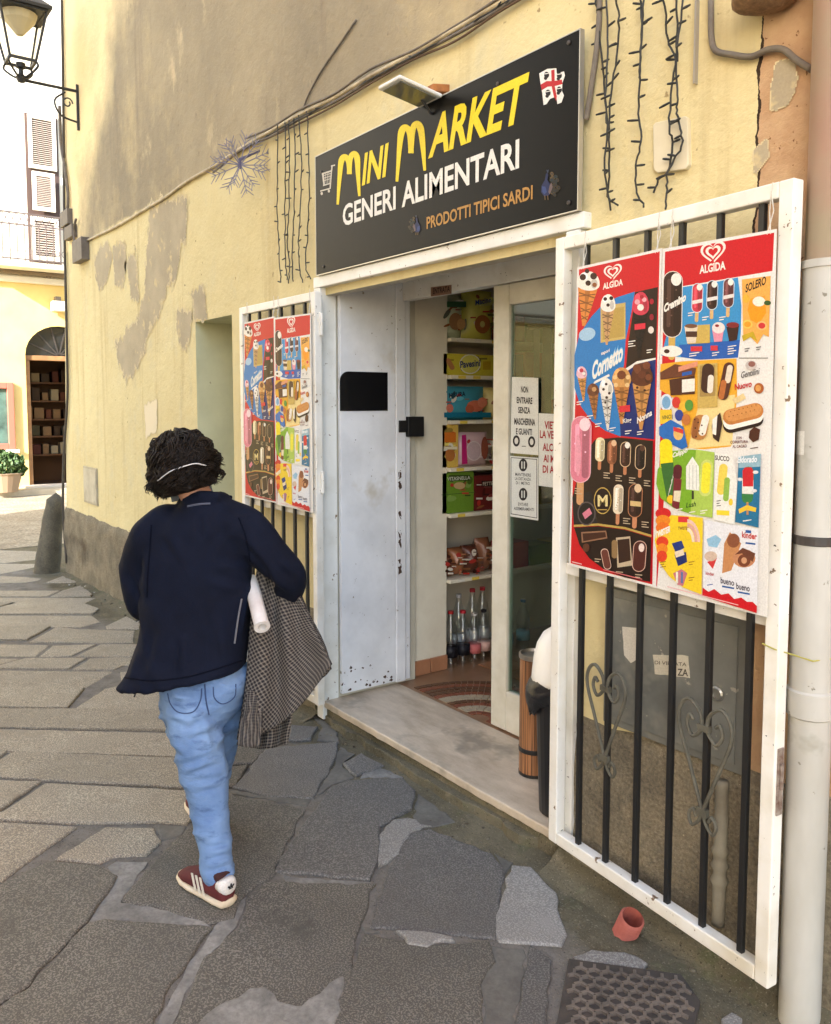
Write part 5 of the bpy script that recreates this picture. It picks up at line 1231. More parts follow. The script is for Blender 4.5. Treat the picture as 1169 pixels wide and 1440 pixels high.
b = MB(); b.tube([sp + Vector((0, -.005, -.02)), sp + Vector((0, .0, .03)), sp + Vector((0, .07, .07)), sp + Vector((0, .125, .1))], [.011, .011, .006, .006], 6); adopt(b.build('hanger', mat('snowflake_core', srgb(90, 86, 110), .5)), sf)

# ------------------------------------------------------------------ cables along the wall
main = [(112, 343), (132, 334), (165, 318), (205, 294), (232, 278), (262, 256), (300, 234), (345, 205), (382, 184), (420, 162), (470, 138), (520, 108), (580, 76), (640, 42), (700, 6), (760, -32), (900, -120)]
def wcable(label, px, r, m, off, jit=0., seed=0, name='wall_cable', group='cables fixed along the wall', k=5, y_out=None):
    rnd = random.Random(seed)
    pts = smooth_line([W(u, v + rnd.uniform(-jit, jit), off + rnd.uniform(0, jit * .002)) for (u, v) in px], k)
    b = MB(); b.tube(pts, r, 7); o = b.build(name, m, smooth=True); tag(o, label, 'cable', group); return o
wcable('pale main cable rising along the edge of the bare cement wall', main, .011, mat('pale_conduit', srgb(206, 192, 160), .6, srgb(150, 134, 106), 9), .012)
wcable('uppermost dark cable of the bundle above the sign', [(u, v - 7) for (u, v) in main[7:]], .006, M_CABLE, .018, 4, 1)
wcable('grey cable slung under the pale main cable above the sign', [(u, v + 5) for (u, v) in main[6:]], .007, M_CABLE, .02, 4, 2)
wcable('thin brown cable sagging lowest in the bundle above the sign', [(u, v + 10 + 3 * (i % 2)) for i, (u, v) in enumerate(main[8:])], .005, mat('brown_cable', srgb(96, 74, 54), .7), .02, 3, 3)
light_string('unlit light wire twisted along the cable bundle above the sign', [[(u, v + 4) for (u, v) in main[7:]]], .03, .07)
wcable('thin stray wire running up the bare cement from the cable bundle', [(426, 158), (432, 138), (452, 100), (478, 62), (501, 28)], .005, M_CABLE, .008)
wcable('thick grey cable hanging at the right end of the black sign', [(842, -40), (843, 20), (839, 70), (832, 120), (826, 160), (824, 168)], .010, M_CABLE, .02)
wcable('grey conduit bending across to the orange plaster at the top right', [(1000, -60), (1000, 20), (1001, 56), (1008, 72), (1030, 77), (1056, 80), (1080, 70), (1102, 70), (1120, 84), (1142, 98)], .009, M_CABLE, .014)
wcable('dark cable running down the building corner', [(86, -60), (89, 120), (91, 330), (94, 470), (95, 560), (90, 640), (89, 720), (94, 792)], .013, mat('corner_cable', srgb(74, 68, 60), .7), .02)
wcable('bundle of old wires below the street lantern', [(84, 148), (86, 200), (92, 240), (96, 280), (93, 320), (100, 336)], .016, M_CABLE, .02, 2, 6)
def wbox(name, label, cat, px0, px1, depth, m, off=0., bevel=.004):
    a, c = W(*px0, depth), W(*px1, depth)
    b = MB(); b.span((a.x, WY - depth - off, a.z), (c.x, WY + .003, c.z)); o = b.build(name, m, bevel=bevel); tag(o, label, cat); return o
M_GREYBOX = mat('grey_plastic_box', srgb(112, 104, 94), .6, srgb(90, 82, 74), 10, bump=.1)
jb = wbox('junction_box', 'grey junction box at the left end of the pale cable', 'electrical box', (101, 340), (115, 364), .07, M_GREYBOX)
wcable('short conduit curving up from the grey junction box', [(105, 342), (104, 322), (107, 308)], .012, M_CABLE, .03)
wbox('junction_box', 'small square grey box on the corner, beside the far balcony', 'electrical box', (90, 321), (101, 332), .05, M_GREYBOX)
wbox('junction_box', 'upper grey box on the corner just below the wires', 'electrical box', (84, 300), (95, 314), .05, M_GREYBOX)
b = MB(); a, c = W(982, -20, .006), W(982, 117, .006); b.bar(a, Vector((a.x, a.y, c.z)), .022, .005); o = b.build('metal_strip', mat('zinc_strip', srgb(168, 162, 150), .5, metal=.4)); tag(o, 'flat grey metal strip on the yellow wall at the top', 'strip')
b = MB(); pts = [W(u, v, .016) for (u, v) in ((918, 176), (922, 172), (963, 163), (967, 167), (968, 232), (964, 238), (924, 243), (919, 238))]
b.prism(pts, (0, .02, 0)); o = b.build('cover_plate', mat('cream_plastic', srgb(216, 206, 176), .5, srgb(204, 192, 160), 6), bevel=.003); tag(o, 'cream cover plate on the yellow wall behind the knotted lights', 'cover plate')
# stone corbel poking in at the top right, part of the building
q = W(1080, -26, .06); b = MB()
b.ball(q, 1, 22, 12, 0, (.10, .10, .07))
b.v = [tuple(Vector(p) + Vector(noise.noise_vector(Vector(p) * 9)) * .025) for p in b.v]
part(b, 'corbel', mat('corbel_stone', srgb(150, 118, 84), .95, srgb(108, 84, 60), 9, grain=.3, gscale=60, bump=.8, bscale=40, bdist=.01), smooth=True)

# ------------------------------------------------------------------ drainpipe
px_ = W(1143, 900, .075); dpx, dpy = px_.x, WY - .075
dpipe = thing('drainpipe', 'thick white drainpipe with a faded pink upper length at the right edge', 'pipe', (dpx, dpy, 0))
zj = onY(1150, 380, dpy).z; zc = onY(1140, 985, dpy).z; zk = onY(1140, 757, dpy).z
M_PIPE = mat('chalky_white_pipe', srgb(192, 192, 186), .6, srgb(160, 157, 146), 3, .35, .7, bump=.15, bscale=12, stretch=(1, 1, .35), spots=[(6, .6, .12, srgb(150, 148, 136)), (18, .68, .03, srgb(120, 116, 102))])
M_PINK = mat('faded_pink_pipe', srgb(198, 164, 148), .7, srgb(190, 178, 156), 3, .4, .65, bump=.15, bscale=12)
b = MB(); b.lathe([(.052, -.05), (.052, zc - .04), (.059, zc - .035), (.059, zc + .03), (.054, zc + .035), (.054, zj), (.058, zj + .001), (.058, zj + .02), (.05, zj + .021)], (dpx, dpy, 0), 28); adopt(b.build('lower_pipe', M_PIPE, smooth=False), dpipe)
b = MB(); b.lathe([(.05, zj + .02), (.05, 12)], (dpx, dpy, 0), 28); adopt(b.build('upper_pipe', M_PINK, smooth=True), dpipe)
b = MB(); b.lathe([(.0545, zk - .012), (.0575, zk - .01), (.0575, zk + .01), (.0545, zk + .012)], (dpx, dpy, 0), 28); b.span((dpx - .012, dpy + .05, zk - .01), (dpx + .012, WY + .01, zk + .01)); adopt(b.build('strap', M_DARKMETAL), dpipe)
b = MB(); zz = onY(1136, 622, dpy).z
for i in range(8):
    a0, a1 = R(-150 + i * 6), R(-144 + i * 6)
    b.add([(dpx + .0548 * math.cos(a), dpy + .0548 * math.sin(a), z) for (a, z) in ((a0, zz - .03), (a1, zz - .03), (a1, zz + .03), (a0, zz + .03))], [(0, 1, 2, 3)])
adopt(b.build('sticker', flat(226, 226, 218), fixn=False), dpipe)
for b_ in [o for o in dpipe.children if o.name.startswith('lower_pipe')]:
    b_.data.polygons.foreach_set('use_smooth', [True] * len(b_.data.polygons))
    b_.modifiers.new('edge', 'EDGE_SPLIT').split_angle = R(35)
b = MB(); zt_ = onY(1110, 910, dpy).z; gp = rgate.matrix_world @ GP(1078, 903)
b.tube([gp + Vector((0, -.02, 0)), gp + Vector((.04, -.03, -.004)), Vector((dpx - .03, dpy - .055, zt_)), Vector((dpx + .03, dpy - .052, zt_ - .005)), Vector((dpx + .058, dpy, zt_)), Vector((dpx, dpy + .06, zt_))], .002, 5)
o = b.build('tie_wire', mat('yellow_green_wire', srgb(170, 164, 80), .5)); tag(o, 'thin yellow green wire tying the gate to the drainpipe', 'wire')

# ------------------------------------------------------------------ meter cabinet behind the gate, meter hatch at the corner
cq = [W(855, 838, .035), W(1036, 880, .035), W(1034, 1082, .035), W(858, 1004, .035)]
cx0, cx1 = (cq[0].x + cq[3].x) / 2, (cq[1].x + cq[2].x) / 2; cz1 = (cq[0].z + cq[1].z) / 2; cz0 = (cq[2].z + cq[3].z) / 2
cab = thing('meter_cabinet', 'dark grey steel meter cabinet set in the wall behind the gate', 'cabinet', ((cx0 + cx1) / 2, WY, cz0))
M_CAB = mat('weathered_steel', srgb(118, 119, 112), .6, srgb(92, 93, 87), 5, .35, .7, bump=.15, bscale=14, spots=[(4, .55, .15, srgb(136, 133, 120)), (20, .66, .03, srgb(150, 146, 132))])
b = MB(); b.span((cx0 - .025, WY - .03, cz0 - .025), (cx1 + .025, WY + .02, cz1 + .025)); adopt(b.build('frame', M_CAB, bevel=.003), cab)
b = MB(); b.span((cx0, WY - .036, cz0), (cx1, WY - .0301, cz1)); dr = adopt(b.build('door', M_CAB, bevel=.002), cab)
q = W(1009, 975, .037); b = MB(); b.lathe([(.022, 0), (.022, .006), (.017, .010), (.012, .010), (.012, .004), (0, .004)], q, 16, 0, Matrix.Rotation(R(90), 3, 'X')); adopt(b.build('lock', mat('steel_lock', srgb(150, 148, 140), .35, metal=.7)), dr)
def sticker(px, c, ink=None):
    b = MB(); pts = densify([W(u, v, .0372) for (u, v) in px], .02, .004, 2)
    for p in pts: p.y = WY - .0372
    b.prism(pts, (0, .0008, 0)); o = adopt(b.build('sticker', flat(*c)), dr)
sticker([(875, 882), (899, 884), (900, 926), (888, 932), (878, 922)], (214, 208, 192)); sticker([(918, 921), (968, 922), (970, 953), (921, 948)], (206, 198, 176))
k = Ink(lambda u, v: W(u, v, .0372), Vector((0, -1, 0)), .0008, .00003); k.text('DI VIETATA', 921, 934, 966, 937, 5, (90, 84, 76), .01); k.text('ZA', 953, 950, 968, 951, 10, (80, 74, 66), .02); adopt(k.b.build('sticker_print', k.mesh_mats(), fixn=False), dr)
ht = thing('meter_hatch', 'small pale metal meter hatch near the building corner', 'hatch', W(127, 715))
a, c = W(117, 655, .012), W(137, 712, .012)
b = MB(); b.span((a.x, WY - .012, c.z), (c.x, WY + .004, a.z)); adopt(b.build('frame', mat('hatch_grey', srgb(176, 168, 146), .6, srgb(150, 142, 122), 8), bevel=.002), ht)
b = MB(); b.span((a.x + .02, WY - .016, c.z + .02), (c.x - .02, WY - .0121, a.z - .02)); adopt(b.build('lid', mat('hatch_lid', srgb(190, 184, 164), .6, srgb(160, 152, 132), 8, spots=[(14, .66, .03, srgb(110, 100, 84))]), bevel=.002), ht)
# pipe stub in the rough plinth behind the gate
b = MB(); p0, p1 = W(1020, 1100, .05), W(1010, 1300, .05)
pr_ = [(.018, 0)]
L = (p0 - p1).length
for i in range(30):
    z = L * i / 29; rr = .026 if .30 < z / L < .52 and i % 3 == 0 else .019; pr_ += [(rr, z)]
b.lathe(pr_, (p1.x, p1.y, p1.z), 14); o = b.build('wall_pipe', mat('grey_wall_pipe', srgb(136, 130, 112), .7, srgb(108, 100, 84), 9, bump=.2), smooth=True); tag(o, 'short grey pipe standing against the rough wall behind the gate', 'pipe')
# red corrugated pipe end
gp0 = onG(872, 1308); ax = Vector((.40, -.12, .8)).normalized(); Mq = ax.to_track_quat('Z', 'Y').to_matrix()
b = MB(); prof = []
for i in range(17): prof.append((.0385 if i % 2 else .0325, -.03 + i * .0066))
prof += [(.032, prof[-1][1]), (.031, -.01), (0, -.01)]
b.lathe(prof, gp0 + Vector((.015, .01, 0)), 20, 0, Mq); o = b.build('corrugated_pipe', mat('red_plastic', srgb(176, 96, 82), .75, srgb(140, 72, 60), 12, bump=.1)); tag(o, 'short red corrugated pipe end sticking out of the ground below the gate', 'pipe')
# inspection cover
mc = [onG(800, 1350), onG(958, 1372), onG(985, 1410), onG(965, 1500), onG(772, 1500)]
cov = thing('inspection_cover', 'worn iron inspection cover with a raised pattern in the bottom corner', 'manhole cover', sum(mc, Vector()) / 5)
M_COV = mat('worn_cast_iron', srgb(128, 118, 108), .6, srgb(82, 76, 70), 10, .3, .7, bump=.4, bscale=80, metal=.2)
b = MB(); b.prism([p + Vector((0, 0, .006)) for p in mc], (0, 0, -.05)); adopt(b.build('plate', mat('dark_cast_iron', srgb(76, 70, 64), .8, srgb(54, 50, 46), 10, bump=.4, bscale=80), bevel=.003), cov)
ex = (mc[1] - mc[0]).normalized(); ey = Vector((-ex.y, ex.x, 0)); b = MB(); cc = sum(mc, Vector()) / 5
def inside(p):
    s = None
    for i in range(5):
        a_, b_ = mc[i], mc[(i + 1) % 5]; cr = (b_ - a_).x * (p - a_).y - (b_ - a_).y * (p - a_).x
        d_ = cr / (b_ - a_).length
        if s is None: s = d_ > 0
        if (d_ > 0) != s or abs(d_) < .02: return False
    return True
for i in range(-9, 10):
    for j in range(-9, 10):
        p = cc + ex * (i * .038 + (j % 2) * .019) + ey * (j * .033); p.z = .0075
        if not inside(p): continue
        for a in (90, 210, 330):
            d = ex * math.cos(R(a)) + ey * math.sin(R(a)); b.bar(p + d * .001, p + d * .0195, .0085, .013)
o = adopt(b.build('raised_pattern', M_COV), cov); o['kind'] = 'stuff'
stone([(800, 1346), (830, 1338), (880, 1338), (912, 1356), (905, 1364), (815, 1352)], M_PALE, lift=.004, name='mortar_patch', amp=.014, step=.03, inset=0)
stone([(1015, 1432), (1030, 1424), (1046, 1434), (1040, 1450), (1015, 1450)], M_PALE, lift=.004, name='mortar_patch', amp=.008, step=.03, inset=0)
# guard stone at the corner
g0 = onG(80, 804)
b = MB(); nu, nv = 20, 12; H = .74
def gs(s, t):
    a = 2 * math.pi * s; r = (.135 - .05 * t) * (1 if t < .93 else .8) * (0.001 if t > .995 else 1)
    p = Vector((g0.x - .12 + r * 1.15 * math.cos(a) + .10 * t, WY - .16 + r * math.sin(a) + .10 * t, gz(g0.x) - .05 + (H + .05) * t))
    return p + Vector(noise.noise_vector(p * 7)) * .012
H = .84
b.grid(gs, nu, nv); o = b.build('guard_stone', mat('weathered_granite', srgb(104, 98, 82), .9, srgb(76, 72, 62), 6, grain=.25, gscale=80, bump=.6, bscale=40, spots=[(9, .62, .05, srgb(80, 76, 66))]), smooth=True, merge=1e-4); tag(o, 'leaning weathered granite guard stone at the building corner', 'guard stone')
# pebbles and litter at the foot of the wall
b = MB(); rnd = random.Random(9)
for i in range(70):
    x = rnd.uniform(-8.6, -6.0); p = Vector((x, WY - .03 - abs(rnd.gauss(0, .05)), gz(x)))
    b.ball(p, rnd.uniform(.006, .022), 6, 4, rnd.randint(0, 2), (1, rnd.uniform(.6, 1), .6))
for i in range(90):
    x = rnd.uniform(-3.6, -1.2); p = Vector((x, WY - .06 - abs(rnd.gauss(0, .09)), gz(x) - .008))
    b.ball(p, rnd.uniform(.003, .011), 6, 4, rnd.randint(0, 1), (1, rnd.uniform(.6, 1), .6))
o = b.build('litter', [flat(112, 104, 86), flat(84, 76, 60), flat(176, 172, 162)]); tag(o, 'loose pebbles and scraps along the foot of the wall', 'pebbles', kind='stuff')

# ------------------------------------------------------------------ street lantern on its bracket
lx = W(106, 130, .03).x; la = onX(30, 112, lx)
lan = thing('street_lantern', 'black iron street lantern on a wall bracket at the top left', 'street lamp', W(108, 185))
wz = W(106, 130, .02).z; ly = la.y; z0 = la.z + .03
M_IRON = mat('black_iron', (.02, .02, .021), .5, bump=.2, bscale=60)
b = MB(); b.bar((lx, WY - .008, wz + .06), (lx, WY - .008, W(108, 188).z), .03, .016)
b.tube([(lx, WY - .01, wz), (lx, ly, la.z)], .014, 8)
b.tube(smooth_line([Vector((lx, WY - .01, wz - .28)), Vector((lx, WY - .16, wz - .24)), Vector((lx, WY - .21, wz - .12)), Vector((lx, WY - .12, wz - .03))], 6), .009, 7)
b.tube([(lx, WY - .1 + .045 * math.cos(t) * (1 - t / 12), wz - .12 + .05 * math.sin(t) * (1 - t / 12)) for t in [i * .5 for i in range(15)]], .007, 6)
adopt(b.build('bracket', M_IRON), lan)
h, wt, wb = .42, .19, .105
b = MB()
cn = [(-1, -1), (1, -1), (1, 1), (-1, 1)]
for (sx, sy) in cn:
    b.tube([(lx + sx * wb, ly + sy * wb, z0 + .12), (lx + sx * wt, ly + sy * wt, z0 + .12 + h)], .011, 6)
    b.tube(smooth_line([Vector((lx, ly, z0 - .02)), Vector((lx + sx * .05, ly + sy * .05, z0)), Vector((lx + sx * wb * 1.1, ly + sy * wb * 1.1, z0 + .07)), Vector((lx + sx * wb, ly + sy * wb, z0 + .12))], 5), .010, 6)
for z, q in ((z0 + .12, wb), (z0 + .12 + h, wt)):
    for i in range(4):
        a_, b_ = cn[i], cn[(i + 1) % 4]; b.bar((lx + a_[0] * q, ly + a_[1] * q, z), (lx + b_[0] * q, ly + b_[1] * q, z), .022, .022)
b.lathe([(.0, -.06), (.03, -.05), (.045, -.01), (.02, .02), (.02, .06), (.04, .07), (.04, .11), (0, .11)], (lx, ly, z0), 12)
adopt(b.build('frame', M_IRON), lan)
b = MB(); zt_ = z0 + .12 + h
def ring(q, z): return [(lx + sx * q, ly + sy * q, z) for (sx, sy) in cn]
rs = [(wt + .035, zt_ + .005), (wt + .04, zt_ + .03), (.13, zt_ + .12), (.10, zt_ + .19), (.05, zt_ + .24), (.04, zt_ + .32), (.0, zt_ + .36)]
vs_ = sum([ring(q, z) for q, z in rs], [])
b.add(vs_, [(i * 4 + k_, i * 4 + (k_ + 1) % 4, (i + 1) * 4 + (k_ + 1) % 4, (i + 1) * 4 + k_) for i in range(6) for k_ in range(4)] + [(3, 2, 1, 0)]); adopt(b.build('cap', M_IRON, bevel=.004), lan)
for i in range(4):
    a_, b_ = cn[i], cn[(i + 1) % 4]
    b = MB(); b.add([(lx + a_[0] * wb * .98, ly + a_[1] * wb * .98, z0 + .13), (lx + b_[0] * wb * .98, ly + b_[1] * wb * .98, z0 + .13), (lx + b_[0] * wt * .98, ly + b_[1] * wt * .98, zt_ - .01), (lx + a_[0] * wt * .98, ly + a_[1] * wt * .98, zt_ - .01)], [(0, 1, 2, 3)])
    adopt(b.build('glass_pane', glass_mat('lantern_glass', (.95, .93, .86)), fixn=False), lan)
b = MB(); b.lathe([(.03, .35), (.13, .47), (.15, .53), (0, .53)], (lx, ly, z0), 16); adopt(b.build('reflector', mat('cream_reflector', srgb(214, 206, 180), .5)), lan)

# ------------------------------------------------------------------ bin and stand in the doorway
bx_, by_ = -2.15, 2.262
bn = thing('swing_bin', 'black bin with a white domed lid and a bin bag, half behind the gate', 'bin', (bx_, by_, .1))
b = MB(); b.lathe([(.078, 0), (.083, .005), (.102, .52), (.106, .525), (.098, .52), (0, .45)], (bx_, by_, .1), 24); adopt(b.build('body', mat('black_plastic', (.014, .014, .016), .4, bump=.05), smooth=False), bn)
b = MB(); b.lathe([(.114, .505), (.118, .52), (.116, .545), (.110, .60), (.098, .65), (.076, .69), (.044, .713), (0, .72)], (bx_, by_, .1), 28); adopt(b.build('lid', mat('white_plastic', srgb(236, 234, 226), .35, bump=.03), smooth=True), bn)
b = MB(); nu = 40
def bag(s, t):
    a = 2 * math.pi * s; n_ = noise.noise(Vector((math.cos(a) * 3, math.sin(a) * 3, t * 2.5))); n2_ = noise.noise(Vector((math.cos(a) * 9, math.sin(a) * 9, t * 4)))
    drop = .06 + .11 * max(0, math.cos(a - R(200))) + .03 * n2_
    r = .112 + .02 * n_ * t + .010 * n2_ + .03 * math.sin(math.pi * t) * max(0.2, math.cos(a - R(200)))
    return Vector((bx_ + r * math.cos(a), by_ + r * math.sin(a), .1 + .525 - drop * t))
b.grid(bag, nu, 8); adopt(b.build('bin_bag', mat('black_bag', (.016, .016, .018), .28, bump=.5, bscale=40, bdist=.008), smooth=True, merge=1e-4, fixn=False), bn)
ux, uy = -2.45, 2.41
us = thing('umbrella_stand', 'striped brown wooden cylinder stand beside the bin', 'umbrella stand', (ux, uy, .1))
m, t, bb = nodes_of('striped_wood'); k = NB(t); p = k.pos()
sep = k.n('ShaderNodeSeparateXYZ'); k.link(p, sep.inputs[0])
an = k.math('ARCTAN2', k.math('SUBTRACT', sep.outputs[1], uy), k.math('SUBTRACT', sep.outputs[0], ux))
st = k.noise(k.n('ShaderNodeCombineXYZ').outputs[0], 1)
cb = k.n('ShaderNodeCombineXYZ'); k.link(an, cb.inputs[0]); k.link(k.math('MULTIPLY', sep.outputs[2], .25), cb.inputs[2])
k.link(k.ramp(k.noise(cb.outputs[0], 9, 3, .6), .35, .62, srgb(70, 44, 28), srgb(172, 120, 78)), bb.inputs['Base Color']); bb.inputs['Roughness'].default_value = .5
b = MB(); b.lathe([(.062, .012), (.062, .50), (.055, .50), (.055, .05), (0, .05)], (ux, uy, .1), 26); adopt(b.build('body', m, smooth=False), us)
b = MB(); b.lathe([(.060, 0), (.064, .002), (.064, .014), (.060, .0145)], (ux, uy, .1), 26); adopt(b.build('black_band', M_BLACK), us); b = MB(); b.lathe([(.0625, .10), (.0645, .102), (.0645, .118), (.0625, .12)], (ux, uy, .1), 26); adopt(b.build('black_band', M_BLACK), us)
b = MB(); b.lathe([(.0625, .495), (.066, .497), (.066, .515), (.060, .517), (.054, .505)], (ux, uy, .1), 26); adopt(b.build('metal_ring', mat('brushed_steel', srgb(176, 170, 160), .3, metal=.9)), us)

# ------------------------------------------------------------------ shelves and goods inside
SXF = -3.725
sh = thing('shop_shelves', 'white shelf unit just inside the shop doorway', 'shelf', (-3.9, 3.5, .1))
M_SHELF = mat('shelf_cream', srgb(222, 216, 196), .5, bump=.03)
SV = [476, 528, 591, 657, 721, 812, 938]; ZS = [onX(660, v, SXF).z for v in SV]
for z in ZS:
    b = MB(); b.span((SXF - .36, 2.978, z - .022), (SXF, 4.6, z)); bd = adopt(b.build('shelf_board', M_SHELF, bevel=.002), sh)
    for i_ in range(4):
        y_ = 3.03 + i_ * .13 + random.uniform(-.02, .02); b = MB(); b.span((SXF + .0005, y_, z - .020), (SXF + .002, y_ + .055, z - .002)); adopt(b.build('price_tag', flat(*random.choice([(236, 232, 220), (236, 232, 220), (240, 214, 90)]))), bd)
b = MB(); b.span((SXF - .39, 2.978, .101), (SXF - .362, 4.6, 2.6)); adopt(b.build('back_panel', mat('shelf_back', srgb(206, 196, 176), .7), bevel=.002), sh)
b = MB(); b.span((SXF - .36, 4.602, .101), (SXF, 4.625, 2.6)); adopt(b.build('side_panel', M_SHELF), sh)
SX = lambda u, v, d=.03: onX(u, v, SXF - d)
def pack(name, label, cat, u0, u1, vtop, row, col, prints=None, depth=.16, soft=False, d=.03, group='goods on the shop shelves'):
    ya, yb = SX(u0, 600, d).y, SX(u1, 600, d).y; zb_ = ZS[row] + .001; zt_ = SX((u0 + u1) / 2, vtop, d).z
    o = thing(name, label, cat, (SXF - d - depth / 2, (ya + yb) / 2, zb_), group)
    b = MB()
    if soft:
        def f(s, t, side):
            bulge = math.sin(math.pi * min(1, max(0, s))) ** .6 * math.sin(math.pi * min(1, max(0, t))) ** .5
            y = ya + (yb - ya) * s; z = zb_ + (zt_ - zb_) * t
            n_ = noise.noise(Vector((y * 22, z * 22, side * 3))) * .006
            x = SXF - d - depth / 2 + side * (depth / 2) * bulge + n_ * bulge
            return Vector((x, y + noise.noise(Vector((z * 30, side, 1))) * .003, z))
        b.grid(lambda s, t: f(s, t, 1), 12, 12); b.grid(lambda s, t: f(1 - s, t, -1), 12, 12)
        adopt(b.build('wrapper', mat('film_%d_%d_%d' % col, srgb(*col), .25, bump=.35, bscale=35, bdist=.01), smooth=True, merge=1e-4), o)
    else:
        b.span((SXF - d - depth, ya, zb_), (SXF - d, yb, zt_)); adopt(b.build('carton', flat(*col), bevel=.003), o)
    if True:
        k = Ink(lambda u, v: SX(u, v, d), Vector((1, 0, 0)), .0015 if not soft else .004, .00003)
        rr = random.Random(int(u0 * 7 + row)); vb = SV[row] - 2; hh = vb - vtop
        pal = [tuple(max(0, min(255, int(c_ * f_ + g_))) for c_ in col) for f_, g_ in ((.7, 0), (1.15, 20), (.5, 10), (.85, 40))] + [(236, 230, 214), (150, 96, 56), (190, 60, 50)]
        for i_ in range(16):
            cu, cv = rr.uniform(u0 + 4, u1 - 4), rr.uniform(vtop + hh * .15, vb - hh * .12)
            if rr.random() < .5: k.ell(cu, cv, rr.uniform(1.5, 4), rr.uniform(1.5, hh * .14), rr.choice(pal), rr.uniform(0, 90), 9)
            else: k.rect(max(u0 + 1, cu - rr.uniform(2, 6)), cv, min(u1 - 1, cu + rr.uniform(2, 7)), cv + rr.uniform(1, 2.6), rr.choice(pal))
        if prints: prints(k)
        adopt(k.b.build('print', k.mesh_mats(), fixn=False), o)
    return o
def pr1(k): k.ell(640, 452, 9, 12, (170, 130, 90)); k.rect(628, 424, 655, 432, (80, 120, 80)); k.ell(648, 456, 6, 8, (200, 160, 110))
def pr2(k): k.ell(678, 456, 11, 13, (170, 110, 60)); k.ell(678, 456, 3.5, 4.5, (214, 206, 130)); k.text('Macine', 668, 430, 690, 425, 8, (60, 90, 150), .02)
def pr3(k): k.ell(661, 512, 15, 14, (240, 240, 230)); k.ell(661, 512, 13.6, 12.6, (226, 220, 110)); k.text('Pavesini', 647, 518, 675, 515, 10, (30, 50, 110), .03); k.caps(633, 512, 7, 18, (190, 130, 80), -30); k.rect(679, 508, 690, 520, (190, 160, 40))
def pr4(k): k.text('MISURA', 631, 560, 654, 557, 7, (20, 50, 70), .03); k.ell(668, 571, 12, 8, (214, 120, 90)); k.ell(660, 575, 6, 6, (190, 100, 70)); k.ell(678, 566, 7, 7, (226, 140, 110)); k.rect(624, 580, 690, 587, (30, 120, 150)); k.ell(632, 574, 5, 6, (220, 130, 110))
def pr5(k): k.rect(625, 608, 641, 622, (220, 120, 40)); k.ell(633, 640, 7, 9, (190, 120, 60)); k.rect(624, 628, 643, 632, (240, 230, 200))
def pr6(k): k.ell(666, 634, 11, 14, (240, 226, 226)); k.ell(666, 634, 9.6, 12.6, (214, 190, 196)); k.ell(681, 630, 5, 16, (160, 90, 70)); k.poly([(649, 612), (655, 611), (657, 652), (649, 653)], (200, 40, 120))
def pr7(k): k.rect(631, 668, 661, 676, (60, 80, 30)); k.ell(646, 683, 8, 5, (200, 170, 120)); k.text('VITASNELLA', 629, 676, 661, 674, 5, (236, 236, 220), .01)
def pr8(k): k.rect(677, 676, 694, 684, (36, 24, 24)); k.text('FETTE', 679, 683, 693, 682, 5, (226, 210, 190), .01)
pack('biscuit_bag', 'clear green biscuit bag on the top shelf next to the wall', 'bag', 622, 658, 412, 0, (196, 206, 176), pr1, .15, True)
pack('biscuit_bag', 'yellow green bag with a ring biscuit on the top shelf', 'bag', 660, 702, 406, 0, (206, 204, 100), pr2, .16, True)
pack('biscuit_box', 'yellow biscuit box with an oval badge on the second shelf', 'box', 623, 694, 498, 1, (214, 200, 66), pr3)
pack('biscuit_bag', 'teal biscuit bag on the third shelf', 'bag', 622, 690, 543, 2, (70, 150, 170), pr4, .14, True)
pack('biscuit_bag', 'pale striped bag at the glass end of the third shelf', 'bag', 690, 720, 545, 2, (206, 190, 120), None, .14, True)
pack('cracker_box', 'yellow and orange box on the fourth shelf next to the wall', 'box', 622, 645, 597, 3, (226, 190, 90), pr5, .12)
pack('biscuit_bag', 'pink and white biscuit bag on the fourth shelf', 'bag', 648, 695, 608, 3, (216, 186, 190), pr6, .14, True)
pack('biscuit_box', 'upper green box of the stack on the fifth shelf', 'box', 622, 667, 664, 4, (112, 150, 50), pr7); pack('biscuit_box', 'dark red box beside the green ones on the fifth shelf', 'box', 668.5, 710, 668, 4, (110, 40, 36), pr8)
b = MB(); y0_, y1_ = SX(621.5, 600).y, SX(667.5, 600).y; zz = SX(645, 694).z; b.span((SXF - .19, y0_, zz - .002), (SXF - .0285, y1_, zz + .002)); adopt(b.build('carton_edge', flat(70, 100, 40)), bpy.data.objects['biscuit_box.001'] if 'biscuit_box.001' in bpy.data.objects else sh)
for i, (u0, u1, vt) in enumerate(((623, 642, 778), (640, 662, 772), (660, 682, 768), (680, 700, 758), (700, 725, 770))):
    pack('nut_bag', ['brown bag of nuts at the wall end of the sixth shelf', 'brown bag of nuts second from the wall on the sixth shelf', 'middle brown bag of nuts on the sixth shelf', 'tall brown bag of nuts at the glass door edge of the sixth shelf', 'brown bag of nuts behind the glass on the sixth shelf'][i], 'bag', u0, u1, vt, 5, [(110, 60, 40), (150, 96, 62), (90, 50, 36), (130, 84, 60), (100, 60, 44)][i], None, .16, True)
    pack('nut_bag', 'bag of nuts pushed behind the %s one on the sixth shelf' % ['first', 'second', 'third', 'fourth', 'fifth'][i], 'bag', u0 + 6, u1 + 6, vt + 6, 5, [(120, 70, 46), (96, 56, 40), (140, 90, 60)][i % 3], None, .14, True, .18)
